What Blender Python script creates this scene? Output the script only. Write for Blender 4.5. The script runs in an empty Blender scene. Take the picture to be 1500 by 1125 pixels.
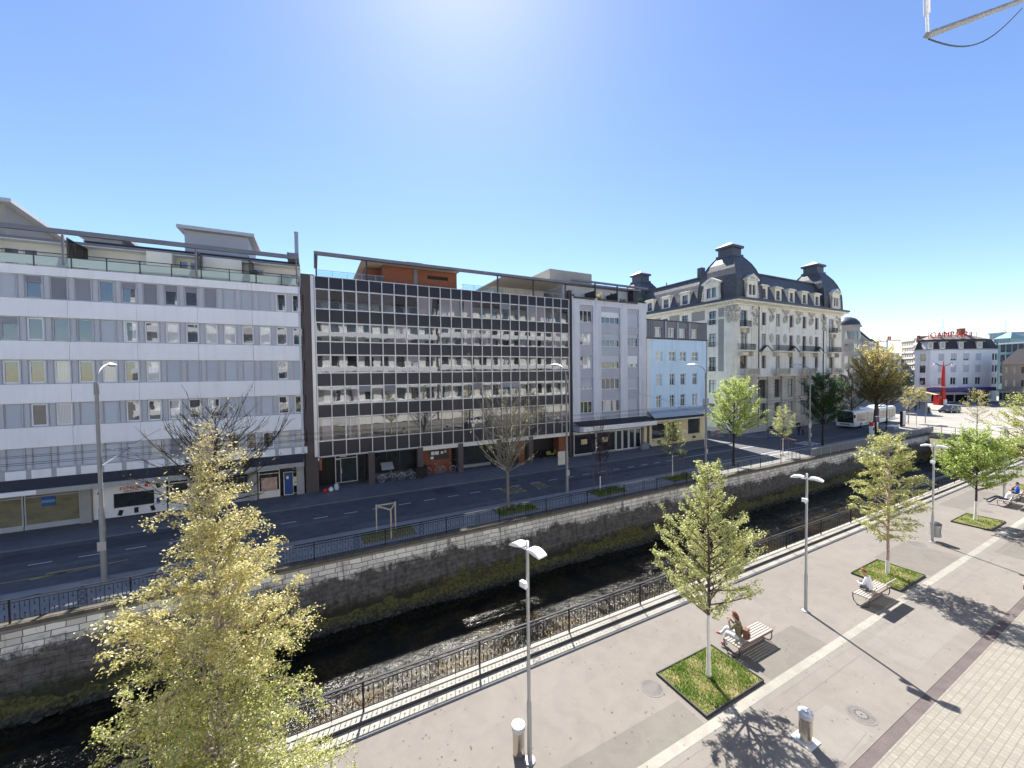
import bpy, bmesh, math, random
from mathutils import Vector, Matrix
PI = math.pi
R = math.radians
random.seed(11)
S = bpy.context.scene
COL = S.collection
SUN_AZ, SUN_EL = R(20.0), R(51.7)

# ------------------------------------------------------------------ mesh builder
class MB:
    def __init__(s):
        s.v = []; s.f = []; s.m = []; s.cur = 0
    def add(s, vs, fs):
        n = len(s.v)
        s.v.extend([tuple(p) for p in vs])
        for f in fs:
            s.f.append(tuple(i + n for i in f)); s.m.append(s.cur)
        return s
    def mat(s, i):
        s.cur = i; return s
    def box(s, x0, x1, y0, y1, z0, z1):
        v = [(x0,y0,z0),(x1,y0,z0),(x1,y1,z0),(x0,y1,z0),(x0,y0,z1),(x1,y0,z1),(x1,y1,z1),(x0,y1,z1)]
        return s.add(v, [(0,3,2,1),(4,5,6,7),(0,1,5,4),(1,2,6,5),(2,3,7,6),(3,0,4,7)])
    def quad(s, a, b, c, d):
        return s.add([a,b,c,d], [(0,1,2,3)])
    def prism(s, poly, y0, y1):                       # (x, z) outline, counter-clockwise seen from -Y
        n = len(poly)
        v = [(x,y0,z) for x,z in poly] + [(x,y1,z) for x,z in poly]
        f = [tuple(range(n)), tuple(range(2*n-1, n-1, -1))]
        f += [(i, i+n, (i+1)%n+n, (i+1)%n) for i in range(n)]
        return s.add(v, f)
    def slab(s, poly, z0, z1):                        # (x, y) outline, counter-clockwise from above
        n = len(poly)
        v = [(x,y,z0) for x,y in poly] + [(x,y,z1) for x,y in poly]
        f = [tuple(range(n-1,-1,-1)), tuple(range(n, 2*n))]
        f += [(i, (i+1)%n, (i+1)%n+n, i+n) for i in range(n)]
        return s.add(v, f)
    def tube(s, path, radii, n=6, caps=True):
        path = [Vector(p) for p in path]
        if not isinstance(radii, (list, tuple)): radii = [radii]*len(path)
        base = len(s.v); k = len(path)
        t = (path[1]-path[0]).normalized()
        u = t.cross(Vector((0,0,1)))
        if u.length < 1e-3: u = Vector((1,0,0))
        u.normalize()
        for i, p in enumerate(path):
            if i == 0: t = path[1]-path[0]
            elif i == k-1: t = path[-1]-path[-2]
            else: t = path[i+1]-path[i-1]
            if t.length < 1e-9: t = Vector((0,0,1))
            t.normalize()
            u = u - t*u.dot(t)
            if u.length < 1e-5:
                u = t.cross(Vector((1,0,0)))
                if u.length < 1e-5: u = t.cross(Vector((0,1,0)))
            u.normalize(); w = t.cross(u)
            for j in range(n):
                a = 2*PI*j/n
                q = p + (u*math.cos(a) + w*math.sin(a))*radii[i]
                s.v.append((q.x,q.y,q.z))
        for i in range(k-1):
            for j in range(n):
                a = base+i*n+j; b = base+i*n+(j+1)%n
                s.f.append((a, b, b+n, a+n)); s.m.append(s.cur)
        if caps:
            s.f.append(tuple(base+j for j in range(n-1,-1,-1))); s.m.append(s.cur)
            s.f.append(tuple(base+(k-1)*n+j for j in range(n))); s.m.append(s.cur)
        return s
    def lathe(s, prof, n=16, c=(0,0), sx=1, sy=1):
        base = len(s.v); k = len(prof)
        for r, z in prof:
            for j in range(n):
                a = 2*PI*j/n
                s.v.append((c[0]+r*sx*math.cos(a), c[1]+r*sy*math.sin(a), z))
        for i in range(k-1):
            for j in range(n):
                a = base+i*n+j; b = base+i*n+(j+1)%n
                s.f.append((a, b, b+n, a+n)); s.m.append(s.cur)
        s.f.append(tuple(base+j for j in range(n-1,-1,-1))); s.m.append(s.cur)
        s.f.append(tuple(base+(k-1)*n+j for j in range(n))); s.m.append(s.cur)
        return s
    def ball(s, c, rx, ry, rz, n=8, m=6):
        v = []; f = []
        for i in range(1, m):
            t = PI*i/m
            for j in range(n):
                a = 2*PI*j/n
                v.append((c[0]+rx*math.sin(t)*math.cos(a), c[1]+ry*math.sin(t)*math.sin(a), c[2]+rz*math.cos(t)))
        top = len(v); v.append((c[0],c[1],c[2]+rz)); v.append((c[0],c[1],c[2]-rz))
        for i in range(m-2):
            for j in range(n):
                a = i*n+j; b = i*n+(j+1)%n
                f.append((a, a+n, b+n, b))
        for j in range(n):
            f.append((top, j, (j+1)%n)); f.append((top+1, (m-2)*n+(j+1)%n, (m-2)*n+j))
        return s.add(v, f)
    def wall(s, x0, x1, z0, z1, holes=(), y=0.0, d=0.2, flip=False):
        """a facade in the plane y facing -Y with rectangular openings and their reveals"""
        xs = sorted(set([x0,x1]+[h[0] for h in holes]+[h[1] for h in holes]))
        zs = sorted(set([z0,z1]+[h[2] for h in holes]+[h[3] for h in holes]))
        xs = [x for x in xs if x0-1e-6 <= x <= x1+1e-6]; zs = [z for z in zs if z0-1e-6 <= z <= z1+1e-6]
        for j in range(len(zs)-1):
            run = None
            zc = (zs[j]+zs[j+1])/2
            for i in range(len(xs)-1):
                xc = (xs[i]+xs[i+1])/2
                inside = any(h[0] < xc < h[1] and h[2] < zc < h[3] for h in holes)
                if not inside:
                    if run is None: run = xs[i]
                if run is not None and (inside or i == len(xs)-2):
                    e = xs[i] if inside else xs[i+1]
                    s.quad((run,y,zs[j]),(e,y,zs[j]),(e,y,zs[j+1]),(run,y,zs[j+1])); run = None
        for a,b,c,e in holes:
            s.quad((a,y,c),(a,y+d,c),(a,y+d,e),(a,y,e)) ; s.f[-1] = s.f[-1]
            s.quad((b,y,c),(b,y,e),(b,y+d,e),(b,y+d,c))
            s.quad((a,y,c),(b,y,c),(b,y+d,c),(a,y+d,c))
            s.quad((a,y,e),(a,y+d,e),(b,y+d,e),(b,y,e))
        return s
    def xform(s, M4):
        s.v = [tuple(M4 @ Vector(p)) for p in s.v]; return s
    def join(s, o, M4=None):
        vs = o.v if M4 is None else [tuple(M4 @ Vector(p)) for p in o.v]
        n = len(s.v); s.v.extend(vs)
        for f, m in zip(o.f, o.m):
            s.f.append(tuple(i+n for i in f)); s.m.append(m)
        return s
    def add_as(s, o, i):
        o.m = [i]*len(o.m); return s.join(o)
    def mesh(s, name, mats, smooth=False):
        me = bpy.data.meshes.new(name)
        me.from_pydata(s.v, [], s.f)
        if not isinstance(mats, (list, tuple)): mats = [mats]
        for m in mats: me.materials.append(m)
        if len(mats) > 1: me.polygons.foreach_set('material_index', s.m)
        if smooth:
            me.polygons.foreach_set('use_smooth', [True]*len(me.polygons))
            me.set_sharp_from_angle(angle=R(38 if smooth is True else smooth))
        me.update()
        return me
    def build(s, name, mats, parent=None, loc=(0,0,0), smooth=False, rz=0, bevel=0):
        o = bpy.data.objects.new(name, s.mesh(name, mats, smooth)); COL.objects.link(o)
        o.location = loc; o.rotation_euler[2] = rz
        if parent: o.parent = parent
        if bevel:
            b = o.modifiers.new('bevel', 'BEVEL'); b.width = bevel; b.segments = 2; b.limit_method = 'ANGLE'
        return o

def tag(o, label, cat, group=None, kind=None):
    if label: o['label'] = label
    if cat: o['category'] = cat
    if group: o['group'] = group
    if kind: o['kind'] = kind
    return o
def thing(name, label, cat, loc=(0,0,0), rz=0, group=None):
    o = bpy.data.objects.new(name, None); COL.objects.link(o)
    o.location = loc; o.rotation_euler[2] = rz; o.empty_display_size = 0.3
    return tag(o, label, cat, group)
def struct(o):
    o['kind'] = 'structure'; return o
def copy_tree(o, parent=None):
    c = o.copy(); COL.objects.link(c)
    if parent: c.parent = parent
    for ch in o.children: copy_tree(ch, c)
    return c
def place(o, loc, rz=0, label=None):
    o.location = loc; o.rotation_euler[2] = rz
    if label: o['label'] = label
    return o
def inst(name, me, parent, loc=(0,0,0), rz=0):
    o = bpy.data.objects.new(name, me); COL.objects.link(o)
    o.parent = parent; o.location = loc; o.rotation_euler[2] = rz
    return o

def text_mb(txt, size=1.0, depth=0.0):
    """letters as mesh geometry in the x/y plane, left-aligned at the origin"""
    cu = bpy.data.curves.new('lettering', 'FONT'); cu.body = txt; cu.size = size; cu.extrude = depth; cu.resolution_u = 3
    o = bpy.data.objects.new('lettering', cu); COL.objects.link(o)
    me = bpy.data.meshes.new_from_object(o.evaluated_get(bpy.context.evaluated_depsgraph_get()))
    b = MB(); b.add([tuple(v.co) for v in me.vertices], [tuple(p.vertices) for p in me.polygons])
    bpy.data.objects.remove(o); bpy.data.curves.remove(cu); bpy.data.meshes.remove(me)
    return b
def stand(mb, x, y, z):
    """turn lettering upright so that it faces -Y"""
    mb.v = [(x+p[0], y-p[2], z+p[1]) for p in mb.v]; return mb

# ------------------------------------------------------------------ materials
class NT:
    def __init__(s, name):
        s.m = bpy.data.materials.new(name); s.m.use_nodes = True
        s.t = s.m.node_tree; s.t.nodes.clear()
        s.out = s.t.nodes.new('ShaderNodeOutputMaterial')
    def n(s, typ, **kw):
        nd = s.t.nodes.new('ShaderNode'+typ)
        for k, v in kw.items(): setattr(nd, k, v)
        return nd
    def l(s, a, b): s.t.links.new(a, b)
    def pos(s, scale=(1,1,1), rot=None):
        g = s.n('NewGeometry'); mp = s.n('Mapping'); mp.inputs['Scale'].default_value = scale
        if rot: mp.inputs['Rotation'].default_value = rot
        s.l(g.outputs['Position'], mp.inputs['Vector']); return mp.outputs['Vector']
    def xz(s):
        g = s.n('NewGeometry'); sp = s.n('SeparateXYZ'); cb = s.n('CombineXYZ')
        s.l(g.outputs['Position'], sp.inputs[0]); s.l(sp.outputs[0], cb.inputs[0]); s.l(sp.outputs[2], cb.inputs[1])
        return cb.outputs[0]
    def noise(s, scale, detail=4, rough=.55, vec=None, dist=0):
        nd = s.n('TexNoise'); nd.inputs['Scale'].default_value = scale; nd.inputs['Detail'].default_value = detail
        nd.inputs['Roughness'].default_value = rough; nd.inputs['Distortion'].default_value = dist
        s.l(vec if vec is not None else s.pos(), nd.inputs['Vector']); return nd.outputs['Fac']
    def ramp(s, fac, stops):
        r = s.n('ValToRGB'); e = r.color_ramp.elements
        while len(e) < len(stops): e.new(.5)
        for k, (p, c) in enumerate(stops):
            e[k].position = p; e[k].color = (c if isinstance(c, tuple) else (c,c,c)) + (1,)
        s.l(fac, r.inputs[0]); return r.outputs[0]
    def mix(s, fac, a, b, blend='MIX'):
        m = s.n('MixRGB', blend_type=blend)
        for v, i in ((fac,0),(a,1),(b,2)):
            if hasattr(v, 'is_output') or hasattr(v, 'links'): s.l(v, m.inputs[i])
            elif i == 0: m.inputs[0].default_value = v
            else: m.inputs[i].default_value = (v if len(v)==4 else tuple(v)+(1,))
        return m.outputs[0]
    def math(s, op, a, b=0.0):
        m = s.n('Math', operation=op)
        for v, i in ((a,0),(b,1)):
            if hasattr(v, 'links'): s.l(v, m.inputs[i])
            else: m.inputs[i].default_value = v
        return m.outputs[0]
    def bump(s, h, strength=.3, dist=.02):
        b = s.n('Bump'); b.inputs['Strength'].default_value = strength; b.inputs['Distance'].default_value = dist
        s.l(h, b.inputs['Height']); return b.outputs[0]
    def bsdf(s, col, rough=.7, metal=0, normal=None, spec=.5):
        p = s.n('BsdfPrincipled')
        for v, k in ((col,'Base Color'),(rough,'Roughness'),(metal,'Metallic'),(spec,'Specular IOR Level')):
            if hasattr(v, 'links'): s.l(v, p.inputs[k])
            elif k == 'Base Color': p.inputs[k].default_value = tuple(v)+(1,)
            else: p.inputs[k].default_value = v
        if normal is not None: s.l(normal, p.inputs['Normal'])
        s.l(p.outputs[0], s.out.inputs[0]); return p

def mat(name, col, rough=.7, metal=0, var=.12, scale=.8, fine=.06, fscale=25, bump=0, spec=.4, rand=0, streak=0):
    """painted / mineral surface with broad blotches and fine grain"""
    t = NT(name)
    a = t.noise(scale, 5, .6); b = t.noise(fscale, 3, .6)
    k = t.math('ADD', t.math('MULTIPLY', t.math('SUBTRACT', a, .5), var*2.4), t.math('MULTIPLY', t.math('SUBTRACT', b, .5), fine*2.4))
    k = t.math('ADD', k, 1.0)
    if streak:                                            # rain runs and dirt: long vertical marks
        s1 = t.noise(1.0, 5, .65, t.pos((3.2,3.2,.14))); s2 = t.noise(.5, 3, .6)
        k = t.math('SUBTRACT', k, t.math('MULTIPLY', t.ramp(s1, [(.48,0.),(.75,1.)]), t.math('MULTIPLY', s2, streak*1.6)))
    if rand:
        oi = t.n('ObjectInfo'); k = t.math('ADD', k, t.math('MULTIPLY', t.math('SUBTRACT', oi.outputs['Random'], .5), rand*2))
    cb = t.n('CombineXYZ')
    for i in range(3): t.l(k, cb.inputs[i])
    c = t.mix(1.0, tuple(col), cb.outputs[0], 'MULTIPLY')
    nrm = t.bump(b, bump, .02) if bump else None
    t.bsdf(c, rough, metal, nrm, spec)
    return t.m

def glass(name, dark, ior=1.9, wav=.04, wscale=.9, rand=.5, curtain=None, rough=.015):
    """window pane: dark room (or a curtain) behind a reflecting, slightly wavy sheet"""
    t = NT(name)
    oi = t.n('ObjectInfo')
    k = t.math('ADD', 1-rand, t.math('MULTIPLY', oi.outputs['Random'], 2*rand))
    room = t.noise(1.3, 3, .6, t.pos((1,1,1.6)))
    k = t.math('MULTIPLY', k, t.math('ADD', .45, room))
    cb = t.n('CombineXYZ')
    for i in range(3): t.l(k, cb.inputs[i])
    base = t.mix(1.0, tuple(dark), cb.outputs[0], 'MULTIPLY')
    if curtain:
        w = t.n('TexWave', bands_direction='X'); w.inputs['Scale'].default_value = 4.0; w.inputs['Distortion'].default_value = 2.5
        t.l(t.pos(), w.inputs['Vector'])
        cc = t.mix(w.outputs['Fac'], tuple(c*.62 for c in curtain), tuple(curtain))
        edge = t.noise(1.15, 1, .5, t.pos((1,.05,.05))); base = t.mix(t.ramp(edge, [(.44,0.),(.455,1.)]), base, cc)
    nrm = t.bump(t.noise(wscale, 2, .5), wav, 1.0)
    d = t.n('BsdfDiffuse'); t.l(base, d.inputs[0])
    g = t.n('BsdfGlossy'); g.inputs['Roughness'].default_value = rough; t.l(nrm, g.inputs['Normal'])
    g.inputs[0].default_value = (.93,.96,1,1)
    fr = t.n('Fresnel'); fr.inputs['IOR'].default_value = ior
    mx = t.n('MixShader'); t.l(fr.outputs[0], mx.inputs[0]); t.l(d.outputs[0], mx.inputs[1]); t.l(g.outputs[0], mx.inputs[2])
    t.l(mx.outputs[0], t.out.inputs[0]); return t.m

def sheet_glass(name, tint, transl=.5):
    """frosted balustrade glass: lets sunlight glow through"""
    t = NT(name)
    d = t.n('BsdfDiffuse'); d.inputs[0].default_value = tuple(tint)+(1,)
    tr = t.n('BsdfTranslucent'); tr.inputs[0].default_value = tuple(tint)+(1,)
    m1 = t.n('MixShader'); m1.inputs[0].default_value = transl
    t.l(d.outputs[0], m1.inputs[1]); t.l(tr.outputs[0], m1.inputs[2])
    g = t.n('BsdfGlossy'); g.inputs['Roughness'].default_value = .05
    fr = t.n('Fresnel'); fr.inputs['IOR'].default_value = 1.5
    m2 = t.n('MixShader'); t.l(fr.outputs[0], m2.inputs[0]); t.l(m1.outputs[0], m2.inputs[1]); t.l(g.outputs[0], m2.inputs[2])
    t.l(m2.outputs[0], t.out.inputs[0]); return t.m

def clear_glass(name, tint=(.8,.9,.88)):
    t = NT(name)
    tr = t.n('BsdfTransparent'); tr.inputs[0].default_value = tuple(tint)+(1,)
    g = t.n('BsdfGlossy'); g.inputs['Roughness'].default_value = .02
    fr = t.n('Fresnel'); fr.inputs['IOR'].default_value = 1.5
    m2 = t.n('MixShader'); t.l(fr.outputs[0], m2.inputs[0]); t.l(tr.outputs[0], m2.inputs[1]); t.l(g.outputs[0], m2.inputs[2])
    t.l(m2.outputs[0], t.out.inputs[0]); return t.m

def leaf(name, a, b, c=None, transl=.55):
    t = NT(name)
    g = t.n('NewGeometry')
    stops = [(0., a), (1., b)] if c is None else [(0., a), (.6, b), (1., c)]
    col = t.ramp(g.outputs['Random Per Island'], stops)
    d = t.n('BsdfDiffuse'); t.l(col, d.inputs[0])
    tr = t.n('BsdfTranslucent'); t.l(col, tr.inputs[0])
    m1 = t.n('MixShader'); m1.inputs[0].default_value = transl
    t.l(d.outputs[0], m1.inputs[1]); t.l(tr.outputs[0], m1.inputs[2])
    gl = t.n('BsdfGlossy'); gl.inputs['Roughness'].default_value = .45; gl.inputs[0].default_value = (.9,.9,.85,1)
    m2 = t.n('MixShader'); m2.inputs[0].default_value = .05
    t.l(m1.outputs[0], m2.inputs[1]); t.l(gl.outputs[0], m2.inputs[2])
    t.l(m2.outputs[0], t.out.inputs[0]); return t.m

def brick(name, c1, c2, mortar, w, h, gap=.01, vertical=True, bump=.4, rough=.85, rz=0, offset=.5, stain=.25):
    t = NT(name)
    b = t.n('TexBrick'); b.offset = offset
    b.inputs['Scale'].default_value = 1; b.inputs['Brick Width'].default_value = w; b.inputs['Row Height'].default_value = h
    b.inputs['Mortar Size'].default_value = gap; b.inputs['Mortar Smooth'].default_value = .3; b.inputs['Bias'].default_value = 0
    b.inputs['Color1'].default_value = tuple(c1)+(1,); b.inputs['Color2'].default_value = tuple(c2)+(1,); b.inputs['Mortar'].default_value = tuple(mortar)+(1,)
    v = t.xz() if vertical else t.pos((1,1,1), (0,0,rz))
    t.l(v, b.inputs['Vector'])
    n1 = t.noise(.5, 5, .6); n2 = t.noise(14, 3, .6)
    c = t.mix(stain, b.outputs['Color'], t.ramp(n1, [(.3,.25),(.7,1.)]), 'MULTIPLY')
    c = t.mix(.35, c, t.ramp(n2, [(.25,.5),(.75,1.)]), 'MULTIPLY')
    hgt = t.math('SUBTRACT', 1.0, b.outputs['Fac'])
    t.bsdf(c, rough, 0, t.bump(hgt, bump, .01)); return t.m

def plain_emit(name, col, s):
    t = NT(name); e = t.n('Emission'); e.inputs[0].default_value = tuple(col)+(1,); e.inputs[1].default_value = s
    t.l(e.outputs[0], t.out.inputs[0]); return t.m

W = {}
W['white_panel'] = mat('white_panel', (.84,.84,.85), .45, var=.07, scale=.35, fine=.02, streak=.10)
W['grey_panel'] = mat('grey_panel', (.40,.42,.46), .5, var=.06, rand=.06)
W['pale_grey_panel'] = mat('pale_grey_panel', (.52,.54,.58), .5, var=.05)
W['shutter'] = mat('shutter', (.50,.53,.58), .55, var=.05, rand=.08)
W['shutter_dark'] = mat('shutter_dark', (.27,.27,.30), .55, var=.06, rand=.2)
W['frame_white'] = mat('frame_white', (.78,.79,.8), .4, var=.03)
W['frame_grey'] = mat('frame_grey', (.45,.46,.48), .4, var=.05)
W['frame_dark'] = mat('frame_dark', (.05,.045,.045), .4)
W['alu'] = mat('alu', (.66,.66,.66), .38, .35, var=.05)
W['spandrel'] = mat('spandrel', (.027,.027,.038), .3, var=.10, scale=.6, spec=.35)
W['dark_metal'] = mat('dark_metal', (.05,.05,.055), .45, .3)
W['iron'] = mat('iron', (.014,.013,.016), .6, .0, var=.1, spec=.25)
W['galv'] = mat('galv', (.36,.37,.38), .42, .55, var=.14, scale=3)
W['lamp_white'] = mat('lamp_white', (.78,.78,.79), .35, .1, var=.04)
W['steel'] = mat('steel', (.55,.50,.43), .26, .85, var=.1, scale=6)
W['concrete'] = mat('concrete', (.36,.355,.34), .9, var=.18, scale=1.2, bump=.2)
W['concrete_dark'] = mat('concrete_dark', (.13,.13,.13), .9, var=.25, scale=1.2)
W['bitumen'] = mat('bitumen', (.045,.045,.05), .9, var=.2)
W['roof_metal'] = mat('roof_metal', (.19,.19,.205), .5, .25, var=.12)
W['brick_red'] = brick('brick_red', (.36,.10,.045), (.28,.075,.035), (.28,.18,.13), .24, .075, .010)
W['brown_clad'] = mat('brown_clad', (.10,.08,.075), .7, var=.15)
W['cream_wall'] = mat('cream_wall', (.78,.745,.66), .8, var=.08)
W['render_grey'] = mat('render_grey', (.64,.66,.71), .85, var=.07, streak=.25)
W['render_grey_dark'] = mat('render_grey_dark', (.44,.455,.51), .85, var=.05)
W['render_white'] = mat('render_white', (.80,.80,.80), .85, var=.08, scale=.5, streak=.22)
W['render_blue'] = mat('render_blue', (.62,.79,.94), .85, var=.07, scale=.6, streak=.22)
W['render_yellow'] = mat('render_yellow', (.78,.67,.42), .85, var=.08, streak=.25)
W['stone'] = mat('stone', (.83,.775,.645), .85, var=.18, scale=1.1, fine=.08, streak=.3)
W['stone_grey'] = mat('stone_grey', (.60,.55,.455), .88, var=.26, scale=.9, fine=.1, streak=.35)
W['stone_pale'] = mat('stone_pale', (.85,.815,.725), .85, var=.10, scale=.9, fine=.05, streak=.3)
W['pole_grey'] = mat('pole_grey', (.26,.255,.25), .6, .3, var=.2, scale=3)
W['render_taupe'] = mat('render_taupe', (.33,.31,.28), .9, var=.08)
W['pane'] = glass('pane', (.045,.047,.052), 2.35, .004)
W['pane_refl'] = glass('pane_refl', (.055,.050,.048), 2.4, .0035, .8, .7)
W['pane_curtain'] = glass('pane_curtain', (.05,.05,.055), 2.0, .004, curtain=(.66,.66,.64))
W['pane_curtain_refl'] = glass('pane_curtain_refl', (.06,.055,.055), 2.1, .0035, .8, curtain=(.34,.30,.30))
W['shop_glass'] = glass('shop_glass', (.035,.04,.04), 1.8, .015)
W['frosted'] = sheet_glass('frosted', (.66,.76,.74), .55)
W['clear'] = clear_glass('clear')
W['red_paint'] = mat('red_paint', (.55,.035,.03), .45)
W['purple'] = mat('purple', (.12,.09,.30), .6)
W['wood_slat'] = mat('wood_slat', (.34,.305,.275), .7, var=.2, scale=5, rand=.05)
W['wood_dark'] = mat('wood_dark', (.17,.10,.085), .6, var=.2, scale=5)
W['wood_pale'] = mat('wood_pale', (.50,.40,.29), .75, var=.15, scale=6)
W['black'] = mat('black', (.012,.012,.014), .5)
W['rubber'] = mat('rubber', (.018,.018,.018), .8)
W['white_plastic'] = mat('white_plastic', (.8,.8,.8), .4, var=.03)
W['blue_sign'] = mat('blue_sign', (.03,.08,.30), .5)
W['sign_teal'] = mat('sign_teal', (.10,.30,.45), .5)
W['orange'] = mat('orange', (.55,.25,.06), .6)
W['poster_a'] = mat('poster_a', (.62,.52,.30), .6, var=.5, scale=2.5)
W['poster_b'] = mat('poster_b', (.55,.38,.30), .6, var=.6, scale=3)
W['skin'] = mat('skin', (.50,.29,.20), .6, var=.05)
SUN_E, SKY_S, EXPO = 5.0, .083, 1.34
# ------------------------------------------------------------------ ground, pavements, road, river
def m_asphalt(name, col, big=.25, patch=.12):
    t = NT(name)
    a = t.noise(.22, 6, .62); b = t.noise(1.6, 5, .6, dist=.6); c = t.noise(60, 2, .6)
    k = t.ramp(a, [(.3,1-big),(.7,1+big*.4)])
    cc = t.mix(1.0, tuple(col), k, 'MULTIPLY')
    cc = t.mix(1.0, cc, t.ramp(b, [(.35,1-patch),(.6,1.0)]), 'MULTIPLY')
    cc = t.mix(1.0, cc, t.ramp(c, [(.3,.80),(.7,1.14)]), 'MULTIPLY')
    t.bsdf(cc, .9, 0, t.bump(c, .25, .006), .25); return t.m
M_plaza = m_asphalt('plaza_asphalt', (.198,.179,.160), .10, .10)
M_road = m_asphalt('road_asphalt', (.12,.122,.132), .18, .2)
M_walk = m_asphalt('pavement_asphalt', (.18,.18,.185), .2, .15)
M_walk_near = m_asphalt('river_pavement', (.30,.295,.285), .15, .12)
M_square = m_asphalt('square_paving', (.38,.35,.31), .18, .12)
M_strip = m_asphalt('kerb_stone', (.30,.285,.25), .15, .18)
M_stonelight = m_asphalt('coping_stone', (.36,.34,.30), .14, .15)
M_gutter = m_asphalt('gutter_stone', (.125,.103,.10), .2, .2)
M_paver = brick('setts', (.27,.248,.212), (.225,.205,.172), (.175,.158,.137), .17, .145, .011, False, .25, .85, 0, .5, .15)
M_ground = m_asphalt('ground_far', (.26,.245,.225), .3, .2)
M_paint = mat('road_paint', (.50,.52,.55), .8, var=.3, scale=4, fine=.2)
M_paint_y = mat('road_paint_yellow', (.36,.27,.10), .8, var=.35, scale=4, fine=.25)
M_seam = mat('seam', (.17,.15,.14), .9)

def m_quay():
    t = NT('quay_stone')
    b = t.n('TexBrick'); b.offset = .5; b.offset_frequency = 2; b.squash = 1.35; b.squash_frequency = 3
    for k, v in (('Scale',1),('Brick Width',.62),('Row Height',.27),('Mortar Size',.018),('Mortar Smooth',.4),('Bias',-.25)): b.inputs[k].default_value = v
    b.inputs['Color1'].default_value = (.86,.83,.76,1); b.inputs['Color2'].default_value = (.55,.515,.46,1); b.inputs['Mortar'].default_value = (.15,.135,.12,1)
    v = t.xz(); dis = t.n('TexNoise'); dis.inputs['Scale'].default_value = 1.6; t.l(v, dis.inputs['Vector'])
    vm = t.n('VectorMath', operation='MULTIPLY_ADD'); t.l(dis.outputs['Color'], vm.inputs[0]); vm.inputs[1].default_value = (.10,.07,0); t.l(v, vm.inputs[2])
    t.l(vm.outputs[0], b.inputs['Vector'])
    col = b.outputs['Color']
    # lichen and damp: dark crust rising to an uneven line, thin dark runs from the coping
    g = t.n('NewGeometry'); sp = t.n('SeparateXYZ'); t.l(g.outputs['Position'], sp.inputs[0])
    n1 = t.noise(.35, 6, .68); n2 = t.noise(3.2, 5, .7); n3 = t.noise(1.0, 6, .7, t.pos((1.6,1,.22)))
    hgt = t.math('ADD', sp.outputs[2], t.math('MULTIPLY', t.math('SUBTRACT', n1, .5), 2.3))
    hgt = t.math('ADD', hgt, t.math('MULTIPLY', t.math('SUBTRACT', n2, .5), 1.3))
    mask = t.ramp(t.math('ADD', t.math('MULTIPLY', hgt, .5), .93), [(.30,1.),(.52,0.)])
    crust = t.mix(t.ramp(n2, [(.3,0.),(.7,1.)]), (.022,.020,.019), (.15,.138,.13))
    col = t.mix(t.math('MULTIPLY', mask, .93), col, crust)
    runs = t.ramp(n3, [(.54,0.),(.66,.75)])
    col = t.mix(runs, col, (.07,.062,.055))
    moss = t.ramp(t.math('ADD', sp.outputs[2], t.math('MULTIPLY', n1, 1.2)), [(0.,1.),(.001,0.)])
    gm = t.ramp(t.math('ADD', t.math('MULTIPLY', t.math('ADD', sp.outputs[2], t.math('MULTIPLY', n2, .8)), .5), 1.5), [(.25,1.),(.55,0.)])
    col = t.mix(t.math('MULTIPLY', gm, .8), col, (.030,.032,.014))
    bp = t.bump(t.math('ADD', t.math('MULTIPLY', b.outputs['Fac'], -1.0), t.math('MULTIPLY', n2, .8)), .7, .04)
    t.bsdf(col, .9, 0, bp, .2); return t.m
M_quay = m_quay()
def m_bank():
    t = NT('mossy_bank')
    n1 = t.noise(.7, 6, .7, dist=.4); n2 = t.noise(7, 5, .7)
    g = t.n('NewGeometry'); sp = t.n('SeparateXYZ'); t.l(g.outputs['Position'], sp.inputs[0])
    c = t.mix(t.ramp(n2, [(.35,0.),(.68,1.)]), (.035,.032,.018), (.17,.165,.045))
    c = t.mix(t.ramp(n1, [(.50,0.),(.68,1.)]), c, (.045,.040,.030))
    rock = t.ramp(t.math('ADD', sp.outputs[2], t.math('MULTIPLY', n1, .5)), [(0.,0.),(1.,0.)])
    low = t.ramp(t.math('MULTIPLY', t.math('ADD', t.math('ADD', sp.outputs[2], 4.05), t.math('MULTIPLY', n1, .5)), 1.0), [(.62,1.),(.95,0.)])
    c = t.mix(low, c, t.mix(t.ramp(n2, [(.45,0.),(.72,1.)]), (.020,.020,.020), (.13,.125,.11)))
    t.bsdf(c, .85, 0, t.bump(n2, .9, .08), .3); return t.m
M_bank = m_bank()
def m_water():
    t = NT('river_water')
    v = t.pos((.75,1.15,1))
    n1 = t.noise(1.75, 4, .62, v, .5); n2 = t.noise(7.5, 3, .6, v, .3)
    h = t.math('ADD', t.math('MULTIPLY', n1, .9), t.math('MULTIPLY', n2, .34))
    nrm = t.bump(h, 1.0, .16)
    tr = t.n('BsdfTransparent'); tr.inputs[0].default_value = (.74,.66,.44,1)
    g = t.n('BsdfGlossy'); g.inputs['Roughness'].default_value = .18; t.l(nrm, g.inputs['Normal'])
    fr = t.n('Fresnel'); fr.inputs['IOR'].default_value = 1.333; t.l(nrm, fr.inputs['Normal'])
    mx = t.n('MixShader'); t.l(fr.outputs[0], mx.inputs[0]); t.l(tr.outputs[0], mx.inputs[1]); t.l(g.outputs[0], mx.inputs[2])
    t.l(mx.outputs[0], t.out.inputs[0]); return t.m
M_water = m_water()
def m_bed():
    t = NT('river_bed')
    n1 = t.noise(.35, 6, .65, dist=.5); n2 = t.noise(5, 5, .7)
    c = t.mix(t.ramp(n2, [(.35,0.),(.7,1.)]), (.03,.024,.012), (.20,.14,.045))
    c = t.mix(t.ramp(n1, [(.44,1.),(.60,0.)]), c, (.020,.022,.022))
    t.bsdf(c, .9, 0, t.bump(n2, .8, .1), .2); return t.m
M_bed = m_bed()

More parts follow.
